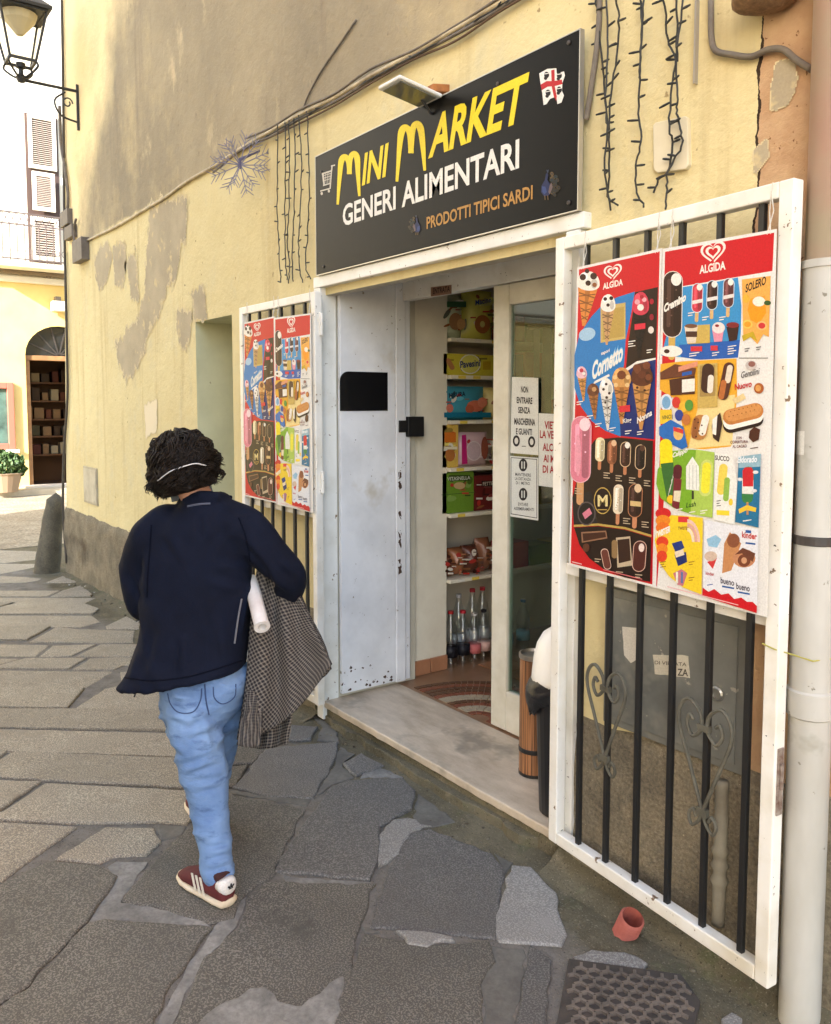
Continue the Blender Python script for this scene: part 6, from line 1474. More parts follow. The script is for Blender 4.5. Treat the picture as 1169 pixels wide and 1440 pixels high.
# more goods deeper in, behind the glass
CN = [((170, 60, 50), 'red'), ((210, 190, 120), 'straw yellow'), ((80, 110, 150), 'blue'), ((120, 140, 70), 'green'), ((190, 150, 110), 'tan')]
ORD = ['top', 'second', 'third', 'fourth', 'fifth', 'sixth']
for r_ in range(6):
    y = 3.46
    for i in range(3):
        w_ = random.uniform(.13, .22); h_ = random.uniform(.10, .17); col, cn_ = CN[(r_ * 2 + i * 3) % 5]
        o = thing('grocery_box', '%s grocery box on the %s shelf, seen through the door glass' % (cn_, ORD[r_]), 'box', (SXF - .12, y + w_ / 2, ZS[r_] + .001), 'goods on the shop shelves behind the glass')
        b = MB(); b.span((SXF - .2, y, ZS[r_] + .001), (SXF - .04, y + w_ - .015, ZS[r_] + h_)); adopt(b.build('carton', flat(*col), bevel=.003), o)
        y += w_
# water bottles
M_PET = glass_mat('clear_plastic', (.93, .96, .97), 1.5)
def bottle(u, h, cap, lab, d, label):
    p = SX(u, 930, d); p.z = ZS[6] + .001
    o = thing('water_bottle', label, 'bottle', p, 'bottles on the bottom shelf')
    r = .043; b = MB(); b.lathe([(r * .9, 0), (r, .012), (r, h * .28), (r * .93, h * .30), (r * .93, h * .48), (r, h * .5), (r, h * .62), (r * .8, h * .74), (r * .42, h * .88), (r * .36, h * .93), (r * .36, h * .955)], p, 18); adopt(b.build('body', M_PET, smooth=True), o)
    b = MB(); b.lathe([(r * .40, h * .95), (r * .40, h), (0, h)], p, 14); adopt(b.build('cap', flat(*cap)), o)
    b = MB(); b.lathe([(r * 1.005, h * .20), (r * 1.005, h * .38)], p, 18); adopt(b.build('label', flat(*lab), smooth=True, fixn=False), o)
bottle(634, .34, (170, 40, 40), (34, 34, 40), .06, 'clear bottle with black label at the wall end of the bottom shelf'); bottle(651, .33, (190, 50, 60), (34, 34, 40), .06, 'clear bottle with black label second from the wall on the bottom shelf')
bottle(667, .30, (214, 214, 210), (214, 120, 120), .06, 'clear bottle with pink label third from the wall'); bottle(680, .31, (40, 40, 44), (226, 190, 180), .06, 'dark capped bottle fourth from the wall')
bottle(645, .40, (200, 200, 200), (200, 200, 204), .17, 'tall bottle at the back near the wall'); bottle(664, .42, (190, 60, 70), (236, 230, 228), .17, 'tall bottle with white label at the back'); bottle(678, .42, (200, 60, 70), (236, 230, 228), .17, 'tall bottle at the back by the glass door edge')
bottle(712, .32, (60, 120, 160), (120, 180, 210), .08, 'blue capped bottle seen through the glass'); bottle(735, .32, (60, 120, 160), (120, 180, 210), .08, 'second blue capped bottle seen through the glass')
# dark bead curtain drawn behind the upper glass
bc = thing('fly_curtain', 'dark strip fly curtain hanging behind the upper door glass', 'curtain', (-2.5, 2.75, 1.98))
for i in range(17):
    x = -2.83 + i * .045; b = MB(); n_ = 9
    b.grid(lambda s, t: Vector((x + .04 * s, 2.75 + .008 * math.sin(i * 2 + t * 3) + .01 * (i % 2), 2.0 - t * .72)), 1, 8)
    adopt(b.build('strip', mat('dark_strip', srgb(44, 42, 36), .5, srgb(64, 60, 50), 30, bump=.2), fixn=False), bc)
b = MB(); b.span((-2.85, 2.735, 1.995), (-2.05, 2.765, 2.02)); adopt(b.build('rail', mat('curtain_wood', srgb(130, 100, 66), .6)), bc)
# ================================================================== the person walking away
def fuse(b, voxel, smooth_it=6, name='fused'):
    """one continuous surface from overlapping solids"""
    me = b.mesh(name, [flat(200, 200, 200)])
    ob = bpy.data.objects.new(name, me); C.objects.link(ob)
    r = ob.modifiers.new('r', 'REMESH'); r.mode = 'VOXEL'; r.voxel_size = voxel
    s = ob.modifiers.new('s', 'SMOOTH'); s.iterations = smooth_it; s.factor = .5
    dg = bpy.context.evaluated_depsgraph_get()
    out = bpy.data.meshes.new_from_object(ob.evaluated_get(dg))
    bpy.data.objects.remove(ob)
    out.materials.clear()
    out.polygons.foreach_set('use_smooth', [True] * len(out.polygons))
    return out
def folds(me, fn):
    nn = [v.normal.copy() for v in me.vertices]
    for v, n_ in zip(me.vertices, nn): v.co += n_ * fn(v.co, n_)
    me.update()
def ring_loft(b, rings, seg=28):
    """rings: (left px, right px, v left, v right, depth, half depth)"""
    vs = []
    for (ul, ur, vl, vr, d, hd) in rings:
        a, c = atD(ul, vl, d), atD(ur, vr, d); m_ = (a + c) / 2; hx = (c - a) / 2
        fwd = Vector((FW.x, FW.y, 0)).normalized()
        for k in range(seg):
            t = 2 * math.pi * k / seg; cs, sn = math.cos(t), math.sin(t)
            cs = math.copysign(abs(cs) ** .85, cs); sn = math.copysign(abs(sn) ** .85, sn)
            vs.append(m_ + hx * cs + fwd * (hd * sn))
    n = len(rings)
    fs = [(i * seg + k, i * seg + (k + 1) % seg, (i + 1) * seg + (k + 1) % seg, (i + 1) * seg + k) for i in range(n - 1) for k in range(seg)]
    fs += [tuple(range(seg))[::-1], tuple(range((n - 1) * seg, n * seg))]
    b.add(vs, fs)
def limb(b, pts, rs, seg=16, k=5):
    P = smooth_line(pts, k); n = len(P); m_ = len(pts) - 1; rr = []
    for i in range(n):
        t = i / (n - 1) * m_; j = min(int(t), m_ - 1); f = t - j; rr.append(rs[j] * (1 - f) + rs[j + 1] * f)
    b.tube(P, rr, seg)
    b.ball(P[0], rr[0], seg, 8); b.ball(P[-1], rr[-1], seg, 8)
A = atD
HEAD = A(258, 657, 2.99)
heading = Vector((-.90, .44, 0)).normalized(); side = Vector((-heading.y, heading.x, 0)) * -1     # side: the walker's right
NECK = A(284, 712, 2.99)
LSH, LEL, LHA = A(212, 760, 3.0), A(200, 846, 3.06), A(236, 836, 3.26)
RSH, REL, RHA = A(345, 746, 2.98), A(408, 815, 3.0), A(388, 842, 3.2)
# ---- body, under the clothes
b = MB()
hup = (HEAD - NECK); hup = (hup.normalized() + Vector((0, 0, .6))).normalized(); hf = (heading - hup * heading.dot(hup) - Vector((0, 0, .25))).normalized(); hs = hf.cross(hup).normalized(); hf = hup.cross(hs)
HM = Matrix((hs, hf, hup)).transposed()
HP = lambda x, y, z: HEAD + HM @ Vector((x, y, z))
b.ball(HP(0, -.012, .012), 1, 24, 16, 0, (.074, .094, .100), HM)
b.ball(HP(0, .032, -.045), 1, 20, 12, 0, (.056, .062, .072), HM)                     # jaw
b.ball(HP(0, .105, -.022), 1, 10, 8, 0, (.013, .020, .026), HM); b.ball(HP(0, .092, .004), 1, 10, 8, 0, (.010, .012, .03), HM)     # nose
b.ball(HP(0, .088, -.066), 1, 12, 8, 0, (.024, .010, .009), HM); b.ball(HP(0, .082, -.098), 1, 12, 8, 0, (.022, .018, .016), HM)   # lips, chin
for s in (-1, 1):
    b.ball(HP(s * .074, -.004, -.012), 1, 10, 8, 0, (.010, .020, .032), HM); b.ball(HP(s * .03, .083, .018), 1, 10, 8, 0, (.022, .010, .009), HM)
limb(b, [NECK + Vector((0, 0, -.05)), NECK, HP(0, -.01, -.05)], [.06, .055, .055])
PEL, CHE = A(283, 930, 3.02), A(276, 770, 3.02)
limb(b, [PEL, A(278, 850, 3.03), CHE, NECK + Vector((0, 0, -.05))], [.10, .11, .115, .06])
def hand(b, wrist, d, palm_n, curl):
    d = d.normalized(); n_ = (palm_n - d * palm_n.dot(d)).normalized(); s = d.cross(n_)
    M = Matrix((s, n_, d)).transposed()
    b.ball(wrist + d * .05, 1, 12, 8, 0, (.042, .017, .055), M)
    for i, (off, L) in enumerate(((-.030, .066), (-.011, .078), (.009, .073), (.027, .056))):
        p = wrist + d * .088 + s * off; q = p + d * L * .45 + n_ * curl * .018; e = q + d * L * .32 + n_ * curl * .035; f = e + d * L * .08 + n_ * curl * .03
        b.tube([p - d * .02, p, q, e, f], [.0095, .009, .0085, .008, .006], 8); b.ball(f, .0065, 8, 6)
    p = wrist + d * .03 - s * .036; b.tube([p + s * .012, p - s * .012 + d * .022, p - s * .02 + d * .045 + n_ * .014, p - s * .016 + d * .066 + n_ * .024], [.013, .011, .010, .007], 8)
for (sh_, el, ha) in ((LSH, LEL, LHA), (RSH, REL, RHA)):
    limb(b, [CHE.lerp(sh_, .7) + Vector((0, 0, .02)), sh_ + Vector((0, 0, -.02)), el, ha], [.05, .048, .038, .028])
    hand(b, ha, ha - el + heading * .1, Vector((0, 0, -1)) if ha is RHA else side, .9)
LHIP, LTH, LKN, LAN = A(266, 950, 3.0), A(271, 1010, 2.95), A(286, 1092, 2.90), A(307, 1230, 2.79)
RHIP, RTH, RKN, RAN = A(312, 950, 3.05), A(311, 1000, 3.14), A(299, 1080, 3.25), A(292, 1136, 3.295)
for (h, th_, k_, a) in ((LHIP, LTH, LKN, LAN), (RHIP, RTH, RKN, RAN)):
    limb(b, [PEL.lerp(h, .4), h, th_, k_, a], [.060, .062, .050, .036, .026])
body = fuse(b, .0065, 3, 'person')
M_SKIN = mat('skin', srgb(206, 160, 132), .5, srgb(194, 142, 116), 8, bump=.1, bscale=200, bdist=.001)
body.materials.append(M_SKIN)
person = bpy.data.objects.new('person', body); C.objects.link(person)
tag(person, 'person with dark curly hair, navy jacket and blue jeans walking away', 'person')
def cloth(me, name, m):
    me.materials.clear(); me.materials.append(m)
    o = bpy.data.objects.new(name, me); C.objects.link(o); o.parent = person; return o
for s in (-1, 1):
    q = MB(); q.ball(HP(s * .031, .086, .014), .0105, 12, 8); q.build('eye', flat(236, 232, 226), person, smooth=True)
    q = MB(); q.ball(HP(s * .031, .0945, .014), .0052, 10, 6); q.build('pupil', flat(50, 32, 22), person, smooth=True)
# face mask, its ear loops and the strap round the back of the head
q = MB()
q.grid(lambda s, t: HP((s - .5) * .15, .118 - .11 * abs(s - .5) ** 1.7 * 2.2 + .01 * math.sin(math.pi * t), -.015 - .095 * t), 10, 6)
q.build('face_mask', flat(214, 222, 228), person, smooth=True, fixn=False)
# ---- jeans
b = MB()
ring_loft(b, [(236, 333, 905, 900, 3.03, .12), (226, 342, 940, 935, 3.03, .13), (224, 344, 968, 962, 3.02, .135), (230, 340, 1000, 990, 3.02, .12), (240, 322, 1025, 1015, 3.02, .09)])
LP_ = [A(266, 950, 3.0), A(271, 1010, 2.95), A(280, 1060, 2.92), A(289, 1100, 2.91), A(297, 1150, 2.87), A(303, 1190, 2.83), A(308, 1228, 2.79)]
limb(b, LP_, [.100, .092, .083, .076, .064, .057, .050], 20)
RP_ = [A(313, 950, 3.05), A(311, 1000, 3.14), A(305, 1045, 3.21), A(299, 1080, 3.25), A(294, 1110, 3.27), A(292, 1140, 3.30)]
limb(b, RP_, [.100, .088, .078, .072, .064, .058], 20)
jm = fuse(b, .0075, 5, 'jeans')
def jf(p, n_):
    x = p.dot(RT); y = p.x * FW.x + p.y * FW.y; z = p.z
    rid = lambda v, k_: (1 - min(1, abs(noise.noise(v)) * 1.6)) ** k_
    w1 = rid(Vector((x * 7 + z * 10, y * 4, z * 3)), 3); w2 = rid(Vector((x * 6 - z * 11 + 5, y * 4, z * 2.5 + 9)), 3)
    w3 = rid(Vector((x * 4 + 2, y * 4, z * 17)), 2.5)
    low = max(0, min(1, (.34 - z) / .22)); thigh = math.exp(-((z - .78) / .14) ** 2); knee = math.exp(-((z - .50) / .13) ** 2)
    c = noise.noise(Vector((x * 22, y * 22, z * 26)))
    return (w1 - .3) * (.004 + .011 * thigh + .007 * knee) + (w2 - .3) * (.004 + .009 * thigh + .010 * knee) + (w3 - .3) * (.010 * low + .003 * knee) + c * .0025
folds(jm, jf)
def to_px(p):
    q = p - CAM; d = q.dot(FW); return CX + FPX * q.dot(RT) / d, CY - FPX * q.dot(UP) / d
CREASE = [((228, 1000), (275, 1018), 5), ((252, 1022), (302, 992), 6), ((262, 1036), (308, 1014), 5), ((246, 1070), (310, 1052), 6), ((250, 1086), (311, 1066), 5), ((262, 1092), (312, 1086), 4.5), ((270, 1110), (314, 1098), 5), ((238, 1040), (262, 1060), 5),
          ((284, 1203), (330, 1192), 5), ((286, 1220), (331, 1206), 5), ((290, 1186), (326, 1180), 4), ((234, 978), (284, 985), 4), ((284, 1004), (296, 1060), 6)]
def crease(p, n_):
    if n_.dot(FW) > .15: return 0
    u, v = to_px(p); t_ = 0
    for (a, c, w_) in CREASE:
        dx, dy = c[0] - a[0], c[1] - a[1]; L2 = dx * dx + dy * dy; s = ((u - a[0]) * dx + (v - a[1]) * dy) / L2
        if s < -.1 or s > 1.1: continue
        d_ = ((u - a[0]) * dy - (v - a[1]) * dx) / math.sqrt(L2); f = math.sin(math.pi * min(1, max(0, s)))
        t_ += f * (.009 * math.exp(-(d_ / w_) ** 2) - .0065 * math.exp(-((d_ + w_ * 1.5) / (w_ * .8)) ** 2))
    return t_
folds(jm, crease)
def denim():
    m, t, bb = nodes_of('washed_denim'); k = NB(t); p = k.pos()
    c = k.mix(k.ramp(k.noise(p, 6, 5, .6), .35, .7), srgb(88, 120, 166), srgb(126, 158, 198))
    c = k.mix(k.ramp(k.noise(k.scalevec(p, 3, 3, 9), 3, 5, .65), .55, .75), c, srgb(46, 72, 114))
    w_ = k.noise(k.scalevec(p, 900, 900, 260), 1, 2); c = k.mix(k.math('MULTIPLY', w_, .20), c, srgb(150, 172, 204))
    k.link(c, bb.inputs['Base Color']); bb.inputs['Roughness'].default_value = .85; bb.inputs['Specular IOR Level'].default_value = .2
    bn = k.bump(k.noise(k.scalevec(p, 12, 12, 34), 1, 5, .6), .5, .012); k.link(k.bump(k.noise(p, 420, 3), .25, .001, bn), bb.inputs['Normal'])
    return m
jeans = cloth(jm, 'jeans', denim())
def stitch(name, px, d, m, r=.0022):
    from mathutils.bvhtree import BVHTree
    bv = BVHTree.FromPolygons([v.co for v in jm.vertices], [tuple(p.vertices) for p in jm.polygons]); pts = []
    for q in smooth_line([Vector((u, v, 0)) for (u, v) in px], 5):
        rr = ray(q.x, q.y).normalized(); h = bv.ray_cast(CAM, rr)
        if h[0] is not None: pts.append(h[0] - rr * .001)
    if len(pts) > 2:
        q = MB(); q.tube(pts, r, 5); o = q.build(name, m); o.parent = jeans
M_ST = mat('denim_seam', srgb(54, 74, 112), .9)
stitch('pocket_seam', [(236, 975), (240, 990), (252, 1002), (272, 1001), (282, 985), (284, 968)], 0, M_ST)
stitch('pocket_seam', [(300, 966), (302, 982), (314, 990), (330, 980), (332, 962)], 0, M_ST); stitch('centre_seam', [(288, 962), (290, 985), (294, 1005)], 0, M_ST, .003)
# ---- jacket
b = MB()
ring_loft(b, [(262, 312, 703, 700, 2.99, .07), (238, 330, 724, 720, 2.99, .09), (212, 346, 745, 740, 3.0, .115), (200, 352, 780, 778, 3.01, .13), (200, 352, 830, 825, 3.02, .135), (200, 350, 880, 872, 3.02, .14), (190, 348, 920, 908, 3.02, .15), (178, 345, 950, 925, 3.01, .16), (168, 345, 964, 936, 3.01, .165)], 32)
limb(b, [A(235, 742, 3.0), LSH, A(196, 800, 3.03), LEL, A(214, 846, 3.17), A(232, 838, 3.24)], [.085, .078, .070, .062, .055, .046])
limb(b, [A(322, 738, 2.99), RSH, A(376, 776, 2.98), A(405, 808, 3.0), A(404, 832, 3.08), A(392, 842, 3.17)], [.088, .083, .074, .066, .055, .045])
# the open front panel swinging out on the right
b.prism([A(330, 790, 2.99), A(352, 828, 2.97), A(346, 870, 2.955), A(336, 910, 2.95), A(356, 902, 3.10), A(356, 850, 3.08)], FW * .012)
# stand-up collar with a lifted corner
b.tube([A(258, 708, 3.07), A(264, 702, 2.95), A(284, 697, 2.92), A(304, 698, 2.94), A(318, 702, 3.03)], .021, 10)
b.tube([A(306, 706, 3.03), A(318, 702, 3.06), A(326, 698, 3.08)], [.02, .018, .012], 8)
km = fuse(b, .0105, 5, 'jacket')
def kf(p, n_):
    a = noise.noise(Vector((p.x * 6, p.y * 6, p.z * 5 + (p.x + p.y) * 4))); c = noise.noise(Vector((p.x * 14 + p.z * 8, p.y * 14, p.z * 12)))
    r = (1 - abs(a)) ** 2.5; arm = max(0, (p - CHE).length - .2) * 1.6
    return (r - .4) * (.007 + .012 * min(1, arm)) + c * .003
folds(km, kf)
CREASE = [((346, 756), (378, 792), 6), ((352, 802), (300, 792), 7), ((348, 832), (286, 816), 7), ((392, 786), (420, 812), 5), ((376, 806), (410, 832), 5), ((372, 784), (398, 826), 5), ((206, 765), (207, 845), 6), ((190, 800), (204, 840), 5), ((232, 745), (262, 792), 7), ((330, 742), (300, 780), 7), ((230, 880), (212, 955), 8), ((262, 890), (256, 955), 8), ((310, 870), (318, 935), 8), ((290, 720), (292, 760), 6), ((196, 915), (184, 958), 6)]
folds(km, crease)
M_NAVY = mat('navy_fleece', srgb(16, 23, 42), .9, srgb(11, 16, 31), 7, grain=.2, gscale=300, bump=.4, bscale=160, bdist=.002, spec=.2)
jacket = cloth(km, 'jacket', M_NAVY)
from mathutils.bvhtree import BVHTree
bvj = BVHTree.FromPolygons([v.co for v in km.vertices], [tuple(p.vertices) for p in km.polygons])
def jseam(name, px, m, r):
    pts = []
    for q in smooth_line([Vector((u, v, 0)) for (u, v) in px], 5):
        rr = ray(q.x, q.y).normalized(); h = bvj.ray_cast(CAM, rr)
        if h[0] is not None: pts.append(h[0] - rr * .0015)
    if len(pts) > 2:
        q = MB(); q.tube(pts, r, 6); o = q.build(name, m); o.parent = jacket
jseam('collar_seam', [(264, 712), (280, 709), (296, 708)], mat('grey_piping', srgb(84, 90, 108), .8), .004)
jseam('hem_seam', [(176, 953), (215, 957), (262, 952), (300, 942), (340, 929)], mat('navy_seam', srgb(10, 14, 28), .9, bump=0, spec=.1), .0028); jseam('shoulder_seam', [(213, 738), (211, 770), (208, 806), (207, 840)], mat('navy_seam', srgb(10, 14, 28), .9, bump=0, spec=.1), .0028); jseam('shoulder_seam', [(336, 728), (346, 756), (352, 790)], mat('navy_seam', srgb(10, 14, 28), .9, bump=0, spec=.1), .0028)
jseam('zip', [(340, 842), (335, 870), (330, 905)], mat('zip_tape', srgb(120, 122, 130), .5, metal=.3), .0035)
q = MB(); q.ball(A(329, 909, 2.85), .006, 8, 6); q.v = [tuple(Vector(p)) for p in q.v]
q = MB(); q.tube([A(196, 955, 2.9), A(193, 968, 2.92), A(189, 980, 2.93)], .003, 6); q.build('drawcord', M_BLACK, jacket)
# ---- shoes
def shoe(name, heel, d, roll=0.):
    d = d.normalized(); s = Vector((d.y, -d.x, 0)).normalized(); u = Vector((0, 0, 1))
    P = lambda x, y, z: heel + d * x + s * y + u * z
    def loft(secs, seg=16):
        vs = []
        for (x, w_, z0, z1, cy) in secs:
            for k in range(seg):
                t = 2 * math.pi * k / seg; cs, sn = math.cos(t), math.sin(t)
                vs.append(P(x, cy + w_ * math.copysign(abs(cs) ** .7, cs), (z0 + z1) / 2 + (z1 - z0) / 2 * math.copysign(abs(sn) ** .8, sn)))
        n = len(secs)
        return vs, [(i * seg + k, i * seg + (k + 1) % seg, (i + 1) * seg + (k + 1) % seg, (i + 1) * seg + k) for i in range(n - 1) for k in range(seg)] + [tuple(range(seg))[::-1], tuple(range((n - 1) * seg, n * seg))]
    q = MB(); q.add(*loft([(-.004, .020, .018, .075, 0), (.004, .032, .016, .088, 0), (.03, .036, .016, .088, 0), (.07, .036, .016, .078, 0), (.11, .038, .016, .078, .002), (.16, .043, .016, .066, .004), (.21, .042, .016, .052, .006), (.245, .030, .016, .040, .006), (.258, .012, .018, .030, .005)]))
    up_ = q.build(name, mat('maroon_suede', srgb(98, 36, 40), .85, srgb(80, 28, 32), 20, bump=.3, bscale=200, bdist=.001), person, smooth=True)
    q = MB(); q.add(*loft([(-.010, .018, .004, .026, 0), (.0, .036, .0, .027, 0), (.04, .040, 0, .026, 0), (.1, .041, 0, .025, .002), (.17, .047, 0, .025, .004), (.22, .044, 0, .026, .006), (.252, .032, .004, .028, .006), (.266, .012, .01, .026, .005)])); o = q.build('sole', mat('cream_rubber', srgb(228, 216, 190), .6, srgb(206, 190, 162), 14), up_, smooth=True)
    for sg in (-1, 1):
        for i in range(3):
            q = MB(); x = .075 + i * .022
            q.prism([P(x, sg * .0378, .024), P(x + .010, sg * .0384, .024), P(x + .034, sg * .034, .074), P(x + .024, sg * .034, .076)], s * (sg * .002)); q.build('stripe', flat(236, 228, 210), up_)
    q = MB(); q.add(*loft([(-.010, .018, .046, .090, 0), (-.006, .028, .044, .094, 0), (.006, .0345, .046, .094, 0), (.022, .0378, .058, .092, 0)])); ht_ = q.build('heel_tab', flat(240, 238, 232), up_, smooth=True)
    q = MB()
    for (y, z, a) in ((0, .076, 0), (-.0075, .072, 50), (.0075, .072, -50)):
        q.add([P(-.0135, y + .0035 * math.cos(t) * math.cos(R(a)) - .0075 * math.sin(t) * math.sin(R(a)), z + .0035 * math.cos(t) * math.sin(R(a)) + .0075 * math.sin(t) * math.cos(R(a))) for t in [2 * math.pi * i / 10 for i in range(10)]], [tuple(range(10))])
    q.prism([P(-.0130, -.010, .0645), P(-.0130, .010, .0645), P(-.0130, .008, .0665), P(-.0130, -.008, .0665)], d * -.0005)
    q.build('heel_emblem', flat(30, 30, 34), ht_)
    q = MB(); q.add(*loft([(.02, .026, .07, .105, 0), (.05, .027, .07, .105, 0), (.07, .022, .07, .09, 0)])); q.build('lining', mat('dark_lining', srgb(60, 30, 30), .9), up_, smooth=True)
    return up_
hl = onG(322, 1274); shoe('shoe', Vector((hl.x, hl.y, 0.0)), Vector((FW.x, FW.y, 0)).normalized() * .62 - RT * .78)
h2 = onG(303, 1168); shoe('shoe', Vector((h2.x, h2.y, 0.0)), heading * .8 - RT * .45)
# ---- hair: a wavy bob, locks of curls over a dark cap
def hpt(th, az, lay):
    if th < math.pi / 2: z, r_ = .100 * math.cos(th), .100 * math.sin(th)
    else: z, r_ = -.090 * (th - math.pi / 2), .100 + .004 * (th - math.pi / 2) - .018 * max(0, th - 2.1)
    r_ += lay * (.4 + .6 * min(1, th)); z += lay * max(0, math.cos(th))
    return HP(r_ * math.sin(az) * .90, -.022 + r_ * math.cos(az) * 1.02, .012 + z)
b = MB(); b.ball(HP(0, -.022, .012), 1, 24, 16, 0, (.096, .098, .098), HM); b.lathe([(.0, -.105), (.098, -.10), (.104, -.03), (.094, .03)], HP(0, -.034, .012), 24, 0, HM)
hm = fuse(b, .012, 2, 'hair'); folds(hm, lambda p, n_: .007 * noise.noise(p * 28) + .003 * noise.noise(p * 70))
# keep the face clear
bmh = bmesh.new(); bmh.from_mesh(hm); inv = HM.inverted()
kill = [v for v in bmh.verts if (inv @ (v.co - HEAD)).y > .048 and (inv @ (v.co - HEAD)).z < .055]
bmesh.ops.delete(bmh, geom=kill, context='VERTS'); bmh.to_mesh(hm); bmh.free()
M_HAIR = mat('dark_hair', (.008, .0055, .004), .5, (.018, .012, .008), 60, bump=.5, bscale=140, bdist=.003, spec=.22)
hair = cloth(hm, 'hair', M_HAIR)
q = MB(); rnd = random.Random(11)
for c_i in range(300):
    az0 = rnd.uniform(-math.pi, math.pi); th0 = rnd.uniform(0, 1.5); front = abs(az0) < .75
    end = rnd.uniform(1.0, 1.25) if front else rnd.uniform(1.7, 2.65)
    if front and th0 > .7: continue
    lay0 = rnd.uniform(-.004, .024); wav = rnd.uniform(.07, .20); fr = rnd.uniform(15, 30); ph = rnd.uniform(0, 6.28); wr = rnd.uniform(.005, .014); sweep = rnd.uniform(-.35, .35)
    fly = rnd.random() < .2
    for k_ in range(8):
        az = az0 + rnd.gauss(0, .075); lay = lay0 + rnd.uniform(-.004, .005); t0 = th0 + rnd.uniform(-.1, .1); e_ = end + rnd.uniform(-.15, .15); pts = []
        n_ = 24
        for j in range(n_):
            f = j / (n_ - 1); th = max(.02, t0 + (e_ - t0) * f); env = min(1, f * 3)
            a_ = az + sweep * f + wav * env * math.sin(fr * f + ph) ; l_ = lay + wr * env * math.cos(fr * f + ph * 1.3) + (.034 * f * f if fly else .012 * max(0, f - .75) * 4 * (.5 + .5 * math.sin(ph)))
            pts.append(hpt(th, a_, l_))
        q.tube(pts, [.0023] * 18 + [.0022, .002, .0017, .0014, .001, .0005], 4, caps=False)
ob = q.build('curl', M_HAIR, hair, smooth=True, fixn=False); ob['kind'] = 'stuff'
q = MB(); sp_ = []
for (u, v) in ((222, 676), (238, 664), (250, 659), (262, 655), (276, 652), (290, 655)):
    base = A(u, v, 2.99); rr = ray(u, v).normalized()
    # put the band on the outside of the curls
    cc = HP(0, -.03, 0); oc = CAM - cc; bq = oc.dot(rr); disc = bq * bq - (oc.length_squared - .138 ** 2)
    t_ = -bq - math.sqrt(max(disc, 0)); sp_.append(CAM + rr * t_)
q.tube(smooth_line(sp_, 5), .0042, 6, flatten=.5); q.build('mask_strap', flat(236, 236, 236), person, smooth=True)

# ------------------------------------------------------------------ checked coat over the forearm, and the paper roll
def check():
    m, t, bb = nodes_of('checked_wool'); k = NB(t)
    uv = k.n('ShaderNodeUVMap').outputs[0]; sep = k.n('ShaderNodeSeparateXYZ'); k.link(uv, sep.inputs[0])
    f = lambda c: k.math('LESS_THAN', k.math('FRACT', k.math('MULTIPLY', c, 74.0)), .40)
    a, c = f(sep.outputs[0]), f(sep.outputs[1])
    s = k.math('MULTIPLY', k.math('ADD', a, c), .5)
    col = k.mix(s, srgb(42, 41, 44), srgb(128, 121, 112)); k.link(col, bb.inputs['Base Color'])
    bb.inputs['Roughness'].default_value = .95; bb.inputs['Specular IOR Level'].default_value = .15
    k.link(k.bump(k.noise(k.pos(), 350, 3), .3, .001), bb.inputs['Normal']); return m
M_CHECK = check()
coat = thing('checked_coat', 'grey checked coat draped over the walker\'s right forearm', 'coat', A(390, 845, 3.05))
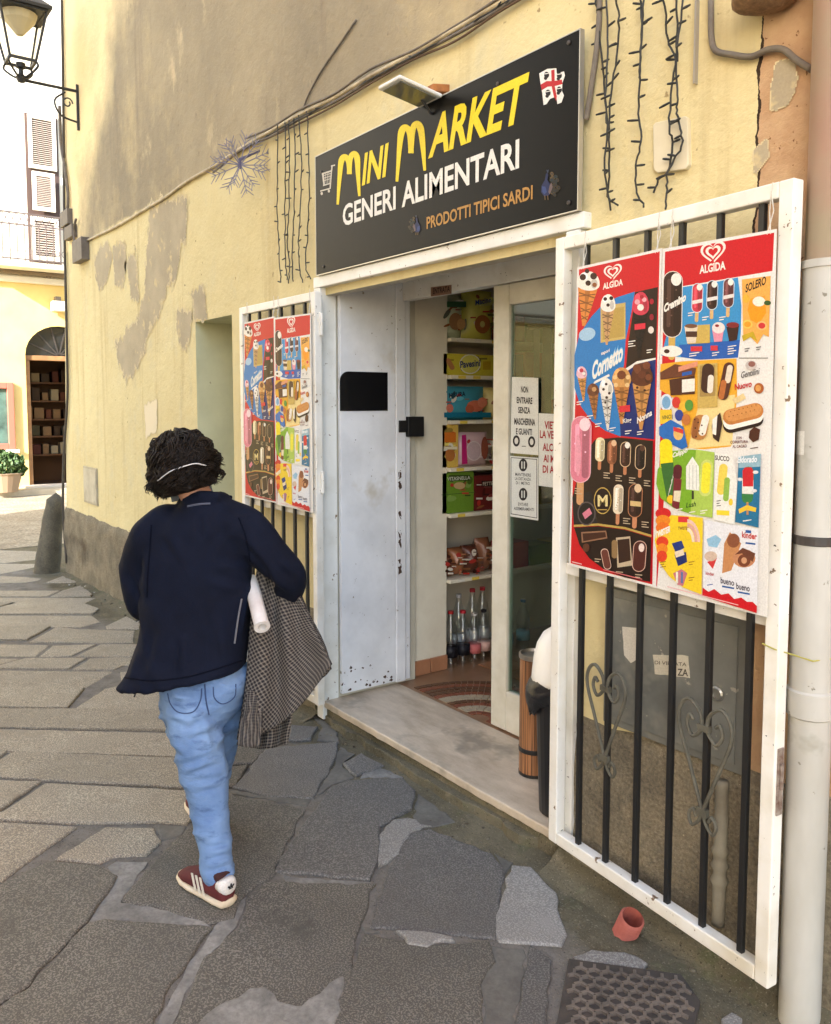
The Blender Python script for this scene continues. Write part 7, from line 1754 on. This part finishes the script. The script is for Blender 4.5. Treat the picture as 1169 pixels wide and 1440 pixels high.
def drape(name, left, right, top, bot, d0, amp, freq, rot, seed, nu=40, nv=46):
    Lc, Rc = smooth_line([Vector((*p, 0)) for p in left], 12), smooth_line([Vector((*p, 0)) for p in right], 12)
    pick = lambda P, t: P[0].lerp(P[0], 0) if len(P) < 2 else P[min(int(t * (len(P) - 1)), len(P) - 2)].lerp(P[min(int(t * (len(P) - 1)), len(P) - 2) + 1], t * (len(P) - 1) - min(int(t * (len(P) - 1)), len(P) - 2))
    me_v = []; uvs = []
    for j in range(nv + 1):
        t = j / nv; l, r_ = pick(Lc, t), pick(Rc, t); acc = 0; prev = None; row = []
        for i in range(nu + 1):
            s = i / nu; q_ = l.lerp(r_, s); q_.y += bot * math.sin(math.pi * s) * t * t + top * math.sin(math.pi * s) * (1 - t) ** 3
            ph = s * freq * 2 * math.pi + seed + .8 * noise.noise(Vector((s * 3, t * 2, seed)))
            dd = d0 + amp * (.35 + .65 * t) * math.sin(ph) + .01 * noise.noise(Vector((s * 6, t * 5, seed + 3))) + .06 * (1 - t) ** 4
            me_v.append(A(q_.x, q_.y, dd))
            p = me_v[-1]
            if prev is not None: acc += (p - prev).length
            prev = p; row.append(acc)
        for a_ in row:
            x, y = a_ - row[-1] / 2, t * .62; uvs.append((x * math.cos(rot) - y * math.sin(rot), x * math.sin(rot) + y * math.cos(rot)))
    b = MB(); b.add(me_v, [(j * (nu + 1) + i, j * (nu + 1) + i + 1, (j + 1) * (nu + 1) + i + 1, (j + 1) * (nu + 1) + i) for j in range(nv) for i in range(nu)])
    me = b.mesh(name, [M_CHECK], True, fixn=False)
    ul = me.uv_layers.new(name='UVMap')
    for lp_ in me.loops: ul.data[lp_.index].uv = uvs[lp_.vertex_index]
    o = bpy.data.objects.new(name, me); C.objects.link(o); adopt(o, coat)
    so_ = o.modifiers.new('s', 'SOLIDIFY'); so_.thickness = .007; so_.offset = 0
    return o
drape('back_panel', [(366, 826), (356, 900), (345, 980), (336, 1047)], [(424, 838), (424, 900), (415, 980), (405, 1046)], -6, 6, 3.06, .020, 2.6, .06, 1.0)
drape('front_panel', [(362, 800), (352, 880), (346, 960), (334, 1040)], [(418, 828), (440, 880), (456, 912), (467, 934)], -8, 26, 2.99, .022, 2.3, .42, 2.4)
drape('side_panel', [(410, 826), (420, 870), (436, 915), (440, 960)], [(422, 834), (440, 872), (458, 908), (466, 940)], -2, 4, 3.10, .012, 1.2, .2, .4, 16, 40)
drape('sleeve', [(352, 950), (345, 990), (338, 1020), (334, 1047)], [(372, 955), (370, 990), (368, 1022), (366, 1048)], 0, 3, 2.955, .012, 1.0, .04, 2.0, 20, 40)
rl = thing('paper_roll', 'white roll of paper held under the walker\'s right arm', 'paper roll', A(372, 890, 2.93))
a0_, a1_ = A(352, 815, 3.05), A(369, 882, 2.87); ax_ = (a1_ - a0_); Lr = ax_.length; Mr = ax_.normalized().to_track_quat('Z', 'Y').to_matrix()
b = MB(); b.lathe([(.026, 0), (.026, Lr - .012), (.028, Lr - .010), (.028, Lr), (.016, Lr), (.014, Lr - .06), (0, Lr - .06)], a0_, 24, 0, Mr); adopt(b.build('tube', mat('white_paper', srgb(232, 230, 226), .7, srgb(214, 206, 200), 12, bump=.1), smooth=False), rl)
for p_ in rl.children: p_.data.polygons.foreach_set('use_smooth', [True] * len(p_.data.polygons)); p_.modifiers.new('e', 'EDGE_SPLIT').split_angle = R(40)
